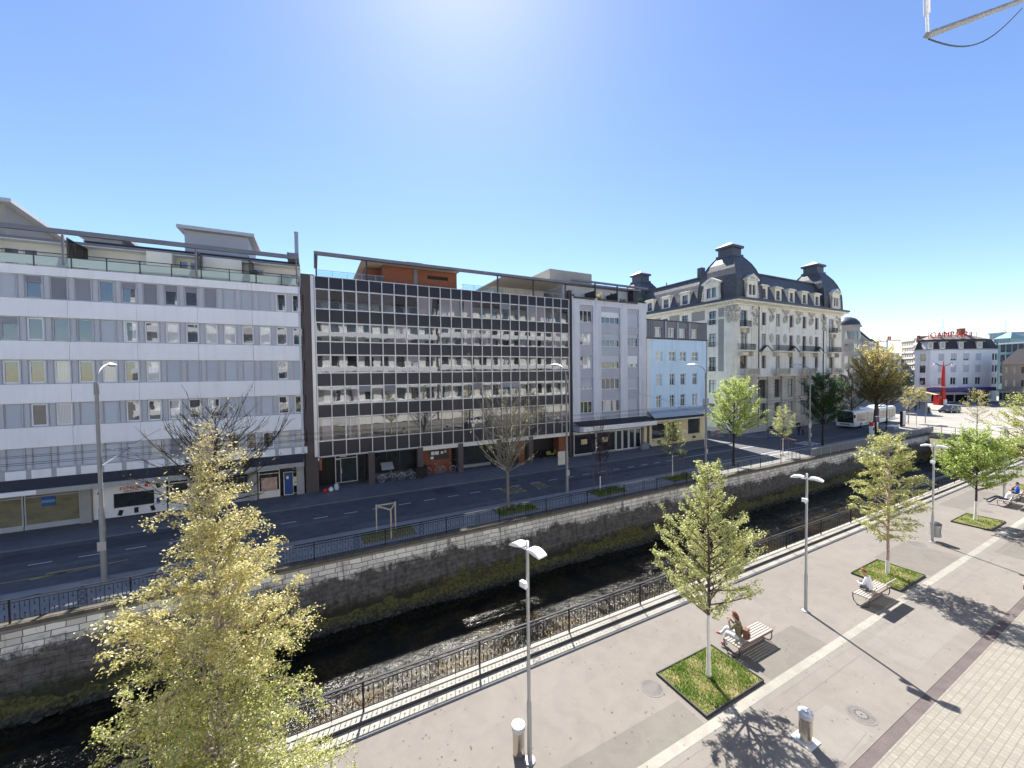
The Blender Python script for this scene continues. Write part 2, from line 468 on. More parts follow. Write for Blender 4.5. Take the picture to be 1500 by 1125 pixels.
def sheet(name, x0, x1, y0, y1, z, m, nx=1):
    b = MB()
    for i in range(nx):
        a = x0+(x1-x0)*i/nx; c = x0+(x1-x0)*(i+1)/nx
        b.quad((a,y0,z),(c,y0,z),(c,y1,z),(a,y1,z))
    return struct(b.build(name, m))
def blk(name, x0, x1, y0, y1, z0, z1, m):
    return struct(MB().box(x0,x1,y0,y1,z0,z1).build(name, m))

# ground to the horizon, with the river channel left open
g = MB()
g.quad((-1500,-1500,-.30),(84,-1500,-.30),(84,11.7,-.30),(-1500,11.7,-.30))
g.quad((-1500,23.4,-.30),(84,23.4,-.30),(84,2500,-.30),(-1500,2500,-.30))
g.quad((84,-1500,-.30),(4000,-1500,-.30),(4000,2500,-.30),(84,2500,-.30))
struct(g.build('ground', M_ground))
sheet('river_bed', -120, 150, 11.6, 23.6, -4.35, M_bed)
sheet('river_water', -120, 150, 11.7, 23.5, -3.72, M_water)
# near promenade
blk('promenade', -45, 84.0, 4.52, 11.085, -.28, 0, M_plaza)
blk('promenade_edge', -45, 84.0, 11.09, 11.53, -.28, .004, M_stonelight)
blk('coping_shade_strip', -45, 84, 11.53, 11.548, .005, .118, W['dark_metal'])  # added dark strip: shade of the coping riser put into its colour
blk('quay_coping', -45, 84.0, 11.55, 11.97, -.28, .115, M_stonelight)
sheet('kerb_strip', -45, 84, 6.74, 7.00, .004, M_strip)
sheet('drain_strip', -45, 84, 6.55, 6.735, .003, m_asphalt('drain_stone', (.20,.186,.167), .1, .1))
blk('gutter', -45, 84.0, 4.26, 4.515, -.28, -.008, M_gutter)
blk('sett_paving', -45, 84.0, -8, 4.255, -.28, 0, M_paver)
# seams of relaid asphalt
def seam(name, pts, w=.02, z=.0035):
    b = MB()
    for (x0,y0),(x1,y1) in zip(pts[:-1], pts[1:]):
        d = Vector((x1-x0,y1-y0)).normalized(); nx, ny = -d.y*w/2, d.x*w/2
        b.quad((x0-nx,y0-ny,z),(x1-nx,y1-ny,z),(x1+nx,y1+ny,z),(x0+nx,y0+ny,z))
    return struct(b.build(name, M_seam))
seam('asphalt_seam', [(10.05,5.75),(13.4,5.75),(13.4,5.30)])
seam('asphalt_seam', [(10.4,4.62),(13.3,4.75),(13.3,5.10)], .015, .0045)
seam('asphalt_seam', [(-3,6.2),(60,6.2)], .025, .0036)
seam('asphalt_seam', [(14.4,7.1),(14.3,8.6),(16.2,9.2)], .012, .0032)
M_patch = m_asphalt('patch_asphalt', (.163,.149,.132), .12, .10)
M_patch2 = m_asphalt('patch_asphalt_pale', (.212,.196,.178), .12, .10)
for x0,x1,y0,y1,m in ((12.9,16.4,7.02,8.2,M_patch),(26.2,30.2,7.05,9.2,M_patch),(5.2,9.6,7.0,7.9,M_patch),(10.1,13.4,4.62,5.75,M_patch2),(17.5,23.2,5.0,6.4,M_patch2),(32.5,38,4.7,6.4,M_patch),(40.5,48,9.3,10.6,M_patch)): sheet('asphalt_patch', x0, x1, y0, y1, .002, m)
rnd = random.Random(77); b = MB()
for k in range(900):
    X = 60*rnd.random()**1.5+.5; Y = rnd.uniform(4.6,11.0); r = rnd.uniform(.008,.026); a = rnd.uniform(0,6.28)
    b.add([(X+r*1.6*math.cos(a),Y+r*1.6*math.sin(a),.006),(X-r*math.sin(a),Y+r*math.cos(a),.010),(X-r*1.6*math.cos(a),Y-r*1.6*math.sin(a),.006),(X+r*math.sin(a),Y-r*math.cos(a),.009)], [(0,1,2,3)])
tag(b.build('fallen_catkins', mat('catkin', (.11,.09,.06), .9, var=.5, scale=8)), 'tiny brown catkins and leaf scraps scattered over the promenade', 'litter', kind='stuff')
# far bank: pavement by the river, road, pavement by the houses
blk('river_pavement', -120, 84.0, 23.05, 26.30, -.29, 0, M_walk_near)
blk('kerb', -120, 84.0, 26.305, 26.48, -.29, .006, m_asphalt('kerb_granite', (.25,.26,.275), .1, .1))
sheet('road', -120, 84, 26.4, 33.35, -.10, M_road)
blk('kerb', -120, 51.3, 33.25, 33.40, -.29, .006, m_asphalt('kerb_granite_far', (.17,.175,.19), .1, .1))
blk('pavement', -120, 51.3, 33.405, 40.5, -.29, 0, M_walk)
blk('pavement', 58.0, 105, 33.3, 38.0, -.29, 0, M_walk)
sheet('side_street', 51.3, 58.0, 33.35, 160, -.098, M_road)
sheet('square', 84.0, 420, -40, 160, -.09, M_square)
sheet('square_road', 84.3, 260, 24.0, 35.0, -.085, m_asphalt('square_asphalt', (.32,.30,.27), .2, .15))
def marks(name, rects, m, z=-.094):
    for x0,x1,y0,y1 in rects:
        struct(MB().quad((x0,y0,z),(x1,y0,z),(x1,y1,z),(x0,y1,z)).build(name, m))
marks('lane_marking', [(x, x+.93, 30.28, 30.40) for x in [-.3+1.965*k for k in range(-9, 21)] if x < 38], M_paint)
marks('lane_marking', [(38.2, 52.5, 30.55, 30.67), (38, 62, 27.2, 27.32), (-18, 6, 26.62, 26.72)], M_paint)
for bx, txt, ln in ((14.0, 'BUS', 2.0), (17.1, 'TAXI', 1.4)):
    t = text_mb(txt, 1.0, 0.0)
    w = max(p[0] for p in t.v)
    t.v = [(bx + (1-p[1]/.72)*ln, 28.4 + p[0]/w*1.9, -.0935) for p in t.v]
    struct(t.build('yellow_lettering', M_paint_y))
b = MB(); z = -.0936
b.quad((-22,28.45,z),(-11.6,28.15,z),(-11.6,28.27,z),(-22,28.57,z))
b.quad((-12.9,28.0,z),(-9.4,28.55,z),(-9.5,28.62,z),(-13.0,28.14,z))
b.quad((-12.6,28.45,z+.001),(-9.4,28.5,z+.001),(-9.5,28.56,z+.001),(-12.6,28.66,z+.001))
struct(b.build('yellow_arrow', M_paint_y))
# pale ramp patch in the side street mouth
M_rp = m_asphalt('road_patch_dark', (.085,.087,.095), .15, .2); M_rp2 = m_asphalt('road_patch_pale', (.15,.15,.155), .15, .2)
for x0,x1,y0,y1,m in ((-16,-6,31.0,32.6,M_rp),(2,14,26.9,27.7,M_rp2),(9,10.8,31.2,33.1,M_rp),(20,34,29.0,29.7,M_rp),(24,26,31.5,33.0,M_rp2),(36,50,31.9,33.0,M_rp),(58,75,28.5,29.4,M_rp2),(-20,2,29.3,29.8,M_rp2)): sheet('road_patch', x0, x1, y0, y1, -.097, m)
for X,Y in ((-7,29.2),(5.5,31.6),(16.5,31.9),(27,28.2),(43,29.1)): struct(MB().lathe([(.33,-.0965),(.33,-.0945)],20,(X,Y)).build('road_manhole', M_rp))
for X in (-6.5, 8.5, 24, 41): struct(MB().box(X,X+.5,26.5,26.85,-.12,-.092).build('road_drain', W['dark_metal']))
marks('crossing_stripe', [(58.5+1.1*k, 59.1+1.1*k, 27.0, 29.2) for k in range(3)], M_paint)

# quay walls
def quay(name, y, face, x0, x1, label):
    b = MB(); nx, nz = int((x1-x0)/.6), 8
    zs = [-.12 - (4.5-.12)*k/nz for k in range(nz+1)]
    rnd = random.Random(5)
    for k in range(nz+1):
        for i in range(nx+1):
            off = 0 if k == 0 else rnd.uniform(-.035,.035)
            b.v.append((x0+(x1-x0)*i/nx, y+off+face*.05*k, zs[k]))
    for k in range(nz):
        for i in range(nx):
            a = k*(nx+1)+i
            f = (a, a+nx+1, a+nx+2, a+1)
            b.f.append(f if face < 0 else f[::-1]); b.m.append(0)
    o = b.build('wall_face', M_quay)
    r = thing('quay_wall', label, 'quay wall', (0,0,0)); o.parent = r; return r
q = quay('quay_wall', 23.08, -1, -120, 84.0, 'stained stone quay wall below the road, white blocks at its top, moss at its foot')
cop = MB(); rnd = random.Random(3)
x = -120
while x < 84:
    l = rnd.uniform(1.2,1.7); cop.box(x, min(x+l-.012,84), 22.90+rnd.uniform(-.01,.01), 23.3, -.13+.004, .045+rnd.uniform(-.006,.006)); x += l
cop.build('coping', m_asphalt('quay_top', (.155,.14,.115), .3, .35), q)
q2 = quay('quay_wall', 11.92, 1, -45, 84.0, 'promenade quay wall under the ornate black railing')
# mossy bank at the wall's foot
b = MB(); rnd = random.Random(9); nx = 420; prof = [(23.06,-2.0),(22.98,-2.25),(22.90,-2.6),(22.82,-2.9),(22.70,-3.2),(22.55,-3.5),(22.3,-3.7),(21.8,-4.0)]
for i in range(nx+1):
    X = -80+164*i/nx
    wob = .18*math.sin(X*.5)+.12*math.sin(X*1.31+1)
    for k, (y, z) in enumerate(prof):
        a = min(1, k/2)
        b.v.append((X, y + a*(wob*.35 + rnd.uniform(-.06,.06)), z + a*rnd.uniform(-.05,.05)))
n = len(prof)
for i in range(nx):
    for k in range(n-1):
        a = i*n+k; b.f.append((a, a+1, a+n+1, a+n)); b.m.append(0)
struct(b.build('river_bank', M_bank, smooth=80))
# stones lying along the water's edge
rocks = MB(); rnd = random.Random(21)
for k in range(420):
    X = rnd.uniform(-22, 80); y = 22.35 + rnd.gauss(0,.16); r = rnd.uniform(.05,.17)
    base = len(rocks.v)
    rocks.ball((X,y,-3.66+rnd.uniform(0,.1)+ (y-22.3)*.5), r*rnd.uniform(.9,1.6), r, r*.7, 6, 4)
    for i in range(base, len(rocks.v)):
        p = rocks.v[i]; rocks.v[i] = (p[0]+rnd.uniform(-.02,.02), p[1]+rnd.uniform(-.02,.02), p[2]+rnd.uniform(-.02,.02))
tag(rocks.build('river_stones', M_bank, smooth=60), 'grey stones strewn along the foot of the mossy bank', 'stones', kind='stuff')

# bridge
br = thing('road_bridge', 'low concrete bridge carrying the square over the dark river', 'bridge', (84,17.6,0))
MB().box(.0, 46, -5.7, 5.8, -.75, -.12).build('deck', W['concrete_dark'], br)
MB().box(-.35, .35, -6.0, 6.1, -.55, .12).build('edge_beam', W['concrete'], br)
rl = MB()
for k in range(9): rl.box(-.03,.03, -5.6+1.4*k-.03, -5.6+1.4*k+.03, .12, 1.15)
rl.box(-.03,.03,-5.7,5.8,1.15,1.21); rl.box(-.015,.015,-5.7,5.8,.62,.65); rl.box(-.015,.015,-5.7,5.8,.25,.28)
for k in range(60): rl.box(-.008,.008,-5.6+.19*k,-5.59+.19*k,.25,1.15)
rl.build('guard_rail', W['galv'], br)
MB().box(1.0, 1.6, -5.6, 5.8, -4.3, -.76).build('abutment', W['concrete_dark'], br, (24,0,0))

# ------------------------------------------------------------------ railings
def railing(label, x0, x1, y, z0, h, side, step=.283):
    r = thing('river_railing', label, 'railing', ((x0+x1)/2, y, z0))
    L = (x1-x0)/2
    m = W['iron']
    MB().box(-L, L, -.045, .045, h-.03, h).build('handrail', m, r, bevel=.008)
    MB().box(-L, L, -.018, .018, h-.16, h-.13).build('upper_rail', m, r)
    MB().box(-L, L, -.018, .018, .10, .13).build('lower_rail', m, r)
    bars = MB(); n = int(2*L/step); per = 13
    scroll = MB()
    def ring(mb, cx, cz, rr, w=.009):
        pts = [(cx+rr*math.cos(a), 0, cz+rr*math.sin(a)) for a in [2*PI*k/14 for k in range(15)]]
        mb.tube(pts, w, 4, False)
    for rr in (.125, .075): 
        for cz in (.30, .56, .82): ring(scroll, 0, cz, rr)
    sm = scroll.mesh('scroll_panel', m)
    pm = MB().box(-.025,.025,-.025,.025,-.08,h-.03).ball((0,0,h-.27),.05,.05,.05).mesh('post', m)
    spm = None
    for i in range(n+1):
        X = -L+i*step
        k = i % per
        if k == 6: inst('post', pm, r, (X,0,0)); 
        else: bars.box(X-.009,X+.009,-.008,.008,.03 if k%3==0 else .115,h-.145)
        if k == 0 and i+1 < n: inst('scroll_panel', sm, r, (X+step/2,0,0))
        elif i < n:                                       # short leaf-tipped spikes rising and hanging between the bars
            xx = X+step/2
            bars.box(xx-.007,xx+.007,-.005,.005,.13,.34); bars.box(xx-.007,xx+.007,-.005,.005,h-.36,h-.16)
            for zz, s_ in ((.32,1),(h-.34,-1)):
                bars.add([(xx-.03,-.004,zz-.02*s_),(xx+.03,-.004,zz-.02*s_),(xx,-.004,zz+.07*s_),(xx-.03,.004,zz-.02*s_),(xx+.03,.004,zz-.02*s_),(xx,.004,zz+.07*s_)],
                         [(0,1,2),(5,4,3),(0,3,4,1),(1,4,5,2),(2,5,3,0)])
    bars.build('balusters', m, r)
    return r
railing('ornate black iron railing along the sunny promenade edge', -8, 84, 11.85, .115, .925, 1)
railing('ornate black iron railing between the road and the river', -24, 50, 23.1, .045, 1.0, -1)
r = thing('street_parapet', 'grey sheet railing between the bus stop and the river wall', 'parapet', (67,23.1,.045))
b = MB()
for k in range(17): b.box(-17+2.1*k, -17+2.1*k+2.02, -.03, .03, .08, .86)
b.build('infill_panel', mat('panel_blue', (.14,.155,.18), .5), r)
b = MB(); b.box(-17,17,-.05,.05,.92,.98)
for k in range(17): b.box(-17.04+2.1*k,-16.98+2.1*k,-.04,.04,-.05,.92)
b.build('rail', W['galv'], r)
# ------------------------------------------------------------------ windows
_wc = {}
def window(parent, x, y, z, w, h, frame='frame_white', pane='pane', fw=.06, mull=0, transom=0, blind=0, blind_m='shutter', rz=0, depth=.05, name='window', sill=0):
    """one window: frame mesh, a pane under it and (if drawn) a roller blind; x is the centre, z the bottom, it faces local -Y"""
    k = ('f', round(w,3), round(h,3), frame, fw, mull, transom, depth, sill)
    if k not in _wc:
        b = MB(); a = w/2
        b.box(-a,-a+fw,-depth,0,0,h); b.box(a-fw,a,-depth,0,0,h)
        b.box(-a+fw,a-fw,-depth,0,0,fw); b.box(-a+fw,a-fw,-depth,0,h-fw,h)
        for i in range(mull):
            c = -a + w*(i+1)/(mull+1); b.box(c-fw*.5,c+fw*.5,-depth+.004,0,fw,h-fw)
        if transom: b.box(-a+fw,a-fw,-depth+.007,0,h*transom-fw*.4,h*transom+fw*.4)
        if sill: b.box(-a-.08,a+.08,-depth-sill,-depth-.002,-.07,0.0)
        _wc[k] = b.mesh('window', W[frame])
    o = inst(name, _wc[k], parent, (x,y,z), rz)
    k = ('p', round(w,3), round(h,3), pane)
    if k not in _wc: _wc[k] = MB().box(-w/2+.02, w/2-.02, -.018, .03, .02, h-.02).mesh('pane', W[pane])
    inst('pane', _wc[k], o)
    if blind > 0:
        bh = h*blind
        k = ('b', round(w,3), round(h,3), blind_m, round(blind,2))
        if k not in _wc:
            b = MB(); n = max(3, int(bh/.07))
            for i in range(n):
                z0 = h-bh+bh*i/n; z1 = z0+bh/n
                b.add([(-w/2+.03,-depth-.022,z0),(w/2-.03,-depth-.022,z0),(w/2-.03,-depth-.010,z1-.004),(-w/2+.03,-depth-.010,z1-.004)], [(0,1,2,3)])
                b.add([(-w/2+.03,-depth-.010,z1-.004),(w/2-.03,-depth-.010,z1-.004),(w/2-.03,-depth-.022,z1),(-w/2+.03,-depth-.022,z1)], [(0,1,2,3)])
            _wc[k] = b.mesh('blind', W[blind_m])
        inst('blind', _wc[k], o)
    return o
def body(mb, x0, x1, y0, y1, z0, z1, top=True):
    """the sides, back and top of a block whose front is drawn separately"""
    mb.quad((x0,y1,z0),(x0,y0,z0),(x0,y0,z1),(x0,y1,z1)); mb.quad((x1,y0,z0),(x1,y1,z0),(x1,y1,z1),(x1,y0,z1))
    mb.quad((x1,y1,z0),(x0,y1,z0),(x0,y1,z1),(x1,y1,z1))
    if top: mb.quad((x0,y0,z1),(x1,y0,z1),(x1,y1,z1),(x0,y1,z1))
    return mb

# ------------------------------------------------------------------ white banded apartment block (left)
def white_block():
    # local x = world X + 25, front at y 0 (world 37)
    B = thing('apartment_block', 'white banded apartment block with glass roof terraces, far left', 'building', (-25,37.0,0))
    X0, X1 = 0.0, 24.1
    bands = [(16.85,17.42),(14.1,15.27),(11.28,12.50),(8.40,9.65),(5.47,6.80)]
    seams = [10.29-3.47*k for k in range(-4,4)]
    b = MB()
    for z0, z1 in bands:
        xs = [X0]+sorted(s for s in seams if X0 < s < X1)+[X1]
        for a, c in zip(xs[:-1], xs[1:]): b.box(a+.008, c-.008, -.10, .3, z0, z1)
    b.build('white_band', W['white_panel'], B)
    rows = [(15.30,16.83),(12.53,14.08),(9.68,11.26),(6.83,8.38),(4.08,5.45)]
    pitch = 1.167; n = 20
    wb = MB(); lb = MB(); sb = MB()
    # state of each window, read from the photograph (right edge first, row by row)
    states = ['wwgSSdddddddddgg', 'wwwwwwwwwwSddwdg', 'SwSSSSSSwwwwwwwg', 'wwSSSwwwwwSgwwSS', 'bbwwbbgdbgSgSSSS']
    for r, (z0, z1) in enumerate(rows):
        holes = []
        for k in range(n):
            xc = 23.865-pitch*k
            if xc-.4 < X0: continue
            c = states[r][k] if k < len(states[r]) else 'g'
            holes.append((xc-.375, xc+.375, z0+.05, z1-.04))
            h = z1-z0-.10
            y = .13
            if c == 'w':   window(B, xc, y, z0+.05, .75, h, 'frame_white', random.choice(['pane','pane','pane_curtain']), .075)
            elif c == 'd': window(B, xc, y, z0+.05, .75, h, 'frame_grey', 'pane', .06, blind=random.choice([0,.3,1,1]), blind_m='shutter_dark')
            elif c == 'S': window(B, xc, y, z0+.05, .75, h, 'frame_grey', 'pane', .05, blind=1, blind_m='shutter')
            elif c == 'g': window(B, xc, y, z0+.05, .75, h, 'frame_grey', 'pane', .05, blind=random.choice([1,1,.8]), blind_m='shutter')
            elif c == 'b': window(B, xc, y, z0+.05, .75, h, 'frame_grey', 'pane_curtain', .06)
            # ribs either side of the opening
            sb.box(xc-.46, xc-.40, -.02, .06, z0, z1); sb.box(xc+.40, xc+.46, -.02, .06, z0, z1)
        wb.wall(X0, X1, z0-.02, z1+.02, [(a,b_,c,d) for a,b_,c,d in holes], .06, .12)
        lb.box(X0, X1, -.06, .3, z0-.045, z0+.0)
    wb.add_as(sb, 1).build('window_strip', [W['pale_grey_panel'], W['frame_grey']], B); lb.build('sill', W['grey_panel'], B)
    # parapet panels below the lowest windows
    pb = MB(); fb = MB()
    for k in range(n):
        xc = 23.865-pitch*k
        if xc-.6 < 0: continue
        pb.box(xc-.46, xc+.46, -.03, .2, 3.42, 3.98)
    pb.build('parapet_panel', W['white_panel'], B)
    MB().box(X0, X1, .0, .25, 3.3, 4.03).build('parapet', W['grey_panel'], B)
    # right edge strip and the mass behind
    mb = body(MB(), X0, X1, .28, 14, 0, 17.4); mb.build('wall', W['render_white'], B)
    MB().box(23.93, 24.1, -.12, .3, 3.3, 17.42).build('corner_trim', W['pale_grey_panel'], B)
    # canopy over the shops
    cn = MB().add([(X0,-1.9,3.05),(X1,-1.9,3.05),(X1,-.0,3.40),(X0,-.0,3.40)], [(0,1,2,3)])
    cn.build('canopy_roof', W['bitumen'], B)
    MB().box(X0, X1, -2.0, .2, 2.72, 3.04).build('canopy', W['concrete'], B)
    MB().box(X0, 9.3, -2.03, -2.005, 2.76, 3.03).build('canopy_fascia', W['frame_white'], B)
    # shop fronts at street level
    sy = .0
    MB().box(X0, X1, .9, 1.1, 0, 2.72).build('shop_backwall', W['concrete_dark'], B)
    for x in (10.75, 16.6, 20.4, 23.75): MB().box(x-.28, x+.28, -.12, .5, 0, 2.72).build('pillar', W['concrete'], B)
    def shop(x0, x1, pane, fr, n=1, top=.35, sill=.25):
        wd = (x1-x0)/n
        for i in range(n):
            xc = x0+wd*(i+.5)
            MB().box(xc-wd/2, xc+wd/2, .1, .28, 0, sill).build('shop_sill', W[fr], B)
            window(B, xc, .22, sill, wd, 2.72-sill-top, fr, pane, .07, name='shop_window', transom=.83)
            MB().box(xc-wd/2, xc+wd/2, .1, .28, 2.72-top, 2.72).build('shop_lintel', W[fr], B)
    W['pane_shop_warm'] = glass('pane_shop_warm', (.30,.27,.17), 1.6, .01, rand=.25)
    shop(0.5, 7.7, 'pane_shop_warm', 'frame_grey', 4, .2); shop(7.75, 10.4, 'pane_shop_warm', 'frame_grey', 1, .2)
    MB().box(8.55, 9.2, .135, .16, 1.45, 2.1).build('poster', W['blue_sign'], B); MB().box(8.55, 9.2, .128, .134, 1.68, 1.86).build('poster_band', W['sign_teal'], B)
    MB().box(5.6, 6.3, .135, .16, .3, 1.95).build('dark_panel', W['concrete_dark'], B)
    MB().box(8.2, 9.1, .13, .165, 2.26, 2.5).build('orange_sign', W['orange'], B)
    # phone shop with a white display surround
    b = MB().wall(11.05, 15.0, .08, 2.35, [(12.1,14.3,.72,1.75)], .08, .14); b.build('shop_surround', W['white_plastic'], B)
    window(B, 13.2, .2, .72, 2.2, 1.03, 'frame_dark', 'shop_glass', .03, mull=1, name='shop_window')
    MB().box(11.05, 15.0, .0, .3, 2.36, 2.70).build('shop_lintel', W['cream_wall'], B)
    t = stand(text_mb('EXPRESS', .30, .01), 12.45, .06, 1.98); t.build('shop_lettering', W['red_paint'], B)
    t = stand(text_mb('SERVICES', .20, .01), 12.65, .06, 1.79); t.build('shop_lettering', W['red_paint'], B)
    dk = MB()
    for k,(cx,cz,a) in enumerate(((11.5,.4,.3),(12.45,.36,.3),(13.3,.42,0),(14.2,.42,-.25),(14.55,2.05,-.3),(11.45,2.0,.3))):
        ca, sa = math.cos(a), math.sin(a); w, h = .12, .2
        pts = [(-w,-h),(w,-h),(w,h),(-w,h)]
        dk.add([(cx+px*ca+pz*sa, .068, cz-px*sa+pz*ca) for px,pz in pts], [(0,1,2,3)])
    dk.build('display_sticker', W['black'], B)
    b = MB(); b.quad((14.4,.066,.75),(14.85,.066,.85),(14.85,.066,1.25),(14.45,.066,1.12)); b.quad((14.15,.067,.62),(14.45,.067,.72),(14.8,.067,.84),(14.6,.067,.70)); b.build('laptop_sticker', W['blue_sign'], B)
    ring = MB(); ring.lathe([(.17,0),(.17,.01)], 18); ring.v = [(13.95+p[0], .062-p[2], 2.15+p[1]*.75) for p in ring.v]; ring.build('round_logo', W['red_paint'], B)
    shop(15.1, 16.3, 'shop_glass', 'frame_white', 1, .4, .7)
    shop(16.95, 20.1, 'shop_glass', 'frame_grey', 2, .5, .55)
    shop(20.75, 22.25, 'shop_glass', 'cream_wall', 1, .45, .5)
    MB().box(20.95, 22.05, .12, .15, .62, 1.65).build('poster', W['poster_b'], B)
    # glazed entrance with a blue door
    window(B, 22.87, .22, 0, .72, 1.95, 'cream_wall', 'shop_glass', .06, name='door'); MB().box(22.6, 23.12, .16, .19, .05, 1.85).build('door_leaf', W['blue_sign'], B)
    MB().box(22.72, 22.88, .15, .158, 1.35, 1.6).build('notice', W['white_plastic'], B)
    for z0, z1 in ((.1,.75),(1.45,1.9),(2.1,2.45)): window(B, 23.42, .22, z0, .44, z1-z0, 'cream_wall', 'shop_glass', .03, name='side_light')
    MB().box(23.2, 23.64, .2, .3, .75, 1.45).build('mailbox_panel', W['cream_wall'], B)
    nb = stand(text_mb('288', .16, .006), 23.3, .18, .95); nb.build('house_number', W['black'], B)
    # roof terraces
    MB().box(X0, X1, -.02, 14, 17.42, 17.50).build('terrace_floor', W['concrete'], B)
    TB = MB(); 
    holes = [(6.2,6.95,17.55,19.1),(7.15,7.85,17.55,19.1),(11.4,13.4,17.9,18.85),(13.55,13.95,17.9,18.85),(15.6,16.2,17.55,19.3),(16.28,16.9,17.55,19.3),(20.2,21.3,17.55,19.2),(22.4,23.2,17.6,18.9),(23.3,24.05,17.6,18.9),(1.5,3.2,17.55,19.1)]
    TB.wall(X0, X1, 17.5, 19.55, holes, 2.6, .12); TB.build('penthouse_wall', W['cream_wall'], B)
    for a,c,z0,z1 in holes: window(B, (a+c)/2, 2.7, z0, c-a, z1-z0, 'frame_white', 'pane', .06, name='terrace_window', blind=random.choice([0,0,.4]), blind_m='pale_grey_panel')
    for x0, x1 in ((4.4,6.0),(13.95,15.45),(17.3,19.9)):  MB().box(x0, x1, 1.5, 2.6, 17.5, 19.55).build('penthouse_bay', W['cream_wall'], B)
    body(MB(), X0, X1, 2.75, 13, 17.5, 19.55).build('penthouse', W['render_white'], B)
    rf = MB().box(X0, X1, 1.7, 13, 19.57, 19.74); rf.build('roof_slab', W['roof_metal'], B)
    MB().box(X0, X1, -.95, -.75, 19.50, 19.80).build('roof_gutter', W['roof_metal'], B)
    MB().box(10.5, 24.0, 1.75, 8, 19.81, 19.90).build('roof_edge', W['dark_metal'], B)
    MB().box(X0, X1, 1.75, 2.6, 19.50, 19.565).build('soffit', W['frame_white'], B)
    # glass partitions and balustrade
    for x in (10.4, 17.35, 20.6):
        p = MB(); p.box(x-.015, x+.015, -.05, 2.5, 17.6, 19.5); p.build('glass_partition', W['clear'], B)
        f = MB()
        for yy in (-.06,.8,1.7,2.5): f.box(x-.03,x+.03,yy-.03,yy+.03,17.5,19.5)
        f.box(x-.03,x+.03,-.08,2.5,19.42,19.49); f.build('partition_frame', W['dark_metal'], B)
    posts = MB()
    edges = [.1+1.745*k for k in range(14)]+[24.0]
    for a, c in zip(edges[:-1], edges[1:]):
        MB().box(a+.04, c-.04, -.115, -.095, 17.53, 18.12).build('balustrade_glass', W['frosted'], B)
        posts.box(a-.025, a+.025, -.13, -.08, 17.42, 18.36)
    posts.box(.1, 24.0, -.13, -.08, 18.32, 18.37); posts.box(.1, 24.0, -.125, -.085, 18.12, 18.15)
    posts.build('balustrade_frame', W['dark_metal'], B)
    for x in (10.42, 17.37, 23.9): MB().box(x-.05, x+.05, -.7, -.6, 17.5, 19.5).build('roof_post', W['roof_metal'], B)
    # objects on the roof
    def penthouse(x0, x1, y0, y1, z0, z1, zb, nm):
        m = MB(); m.add([(x0,y0,z0),(x1,y0,z0),(x1,y1,z0),(x0,y1,z0),(x0,y0,z1),(x1,y0,z1),(x1,y1,zb),(x0,y1,zb)], [(0,3,2,1),(4,5,6,7),(0,1,5,4),(1,2,6,5),(2,3,7,6),(3,0,4,7)])
        r = m.build(nm, W['render_taupe'] if x0 < 4 else W['grey_panel'], B)
        c = MB(); c.add([(x0-.4,y0-.5,z1+.02),(x1+.5,y0-.5,z1+.02),(x1+.5,y1+.4,zb+.02),(x0-.4,y1+.4,zb+.02),(x0-.4,y0-.5,z1+.28),(x1+.5,y0-.5,z1+.28),(x1+.5,y1+.4,zb+.28),(x0-.4,y1+.4,zb+.28)], [(0,3,2,1),(4,5,6,7),(0,1,5,4),(1,2,6,5),(2,3,7,6),(3,0,4,7)])
        c.build('roof_house_cover', W['frame_grey'], r)
    penthouse(1.0, 6.6, 2.2, 9.5, 19.75, 21.9, 21.2, 'roof_house')
    penthouse(15.7, 20.1, 4.0, 9.0, 19.9, 22.2, 22.2, 'roof_house')
    penthouse(10.0, 12.0, 3.5, 6.0, 19.9, 20.6, 20.5, 'stair_hatch')
    MB().box(3.6,3.95,2.16,2.2,20.0,20.5).build('roof_vent', W['dark_metal'], B)
    MB().lathe([(.16,19.75),(.16,22.9),(.19,22.9),(.19,22.95)], 10, (23.85,3.0)).build('flue', W['galv'], B, smooth=True)
    MB().box(23.2, 24.05, .4, 3.6, 19.9, 20.35).build('roof_box', W['roof_metal'], B)
    ch = MB().box(16.0,16.5,4.2,4.8,22.48,22.7); ch.build('chimney_cap', W['dark_metal'], B)
    return B
white_block()

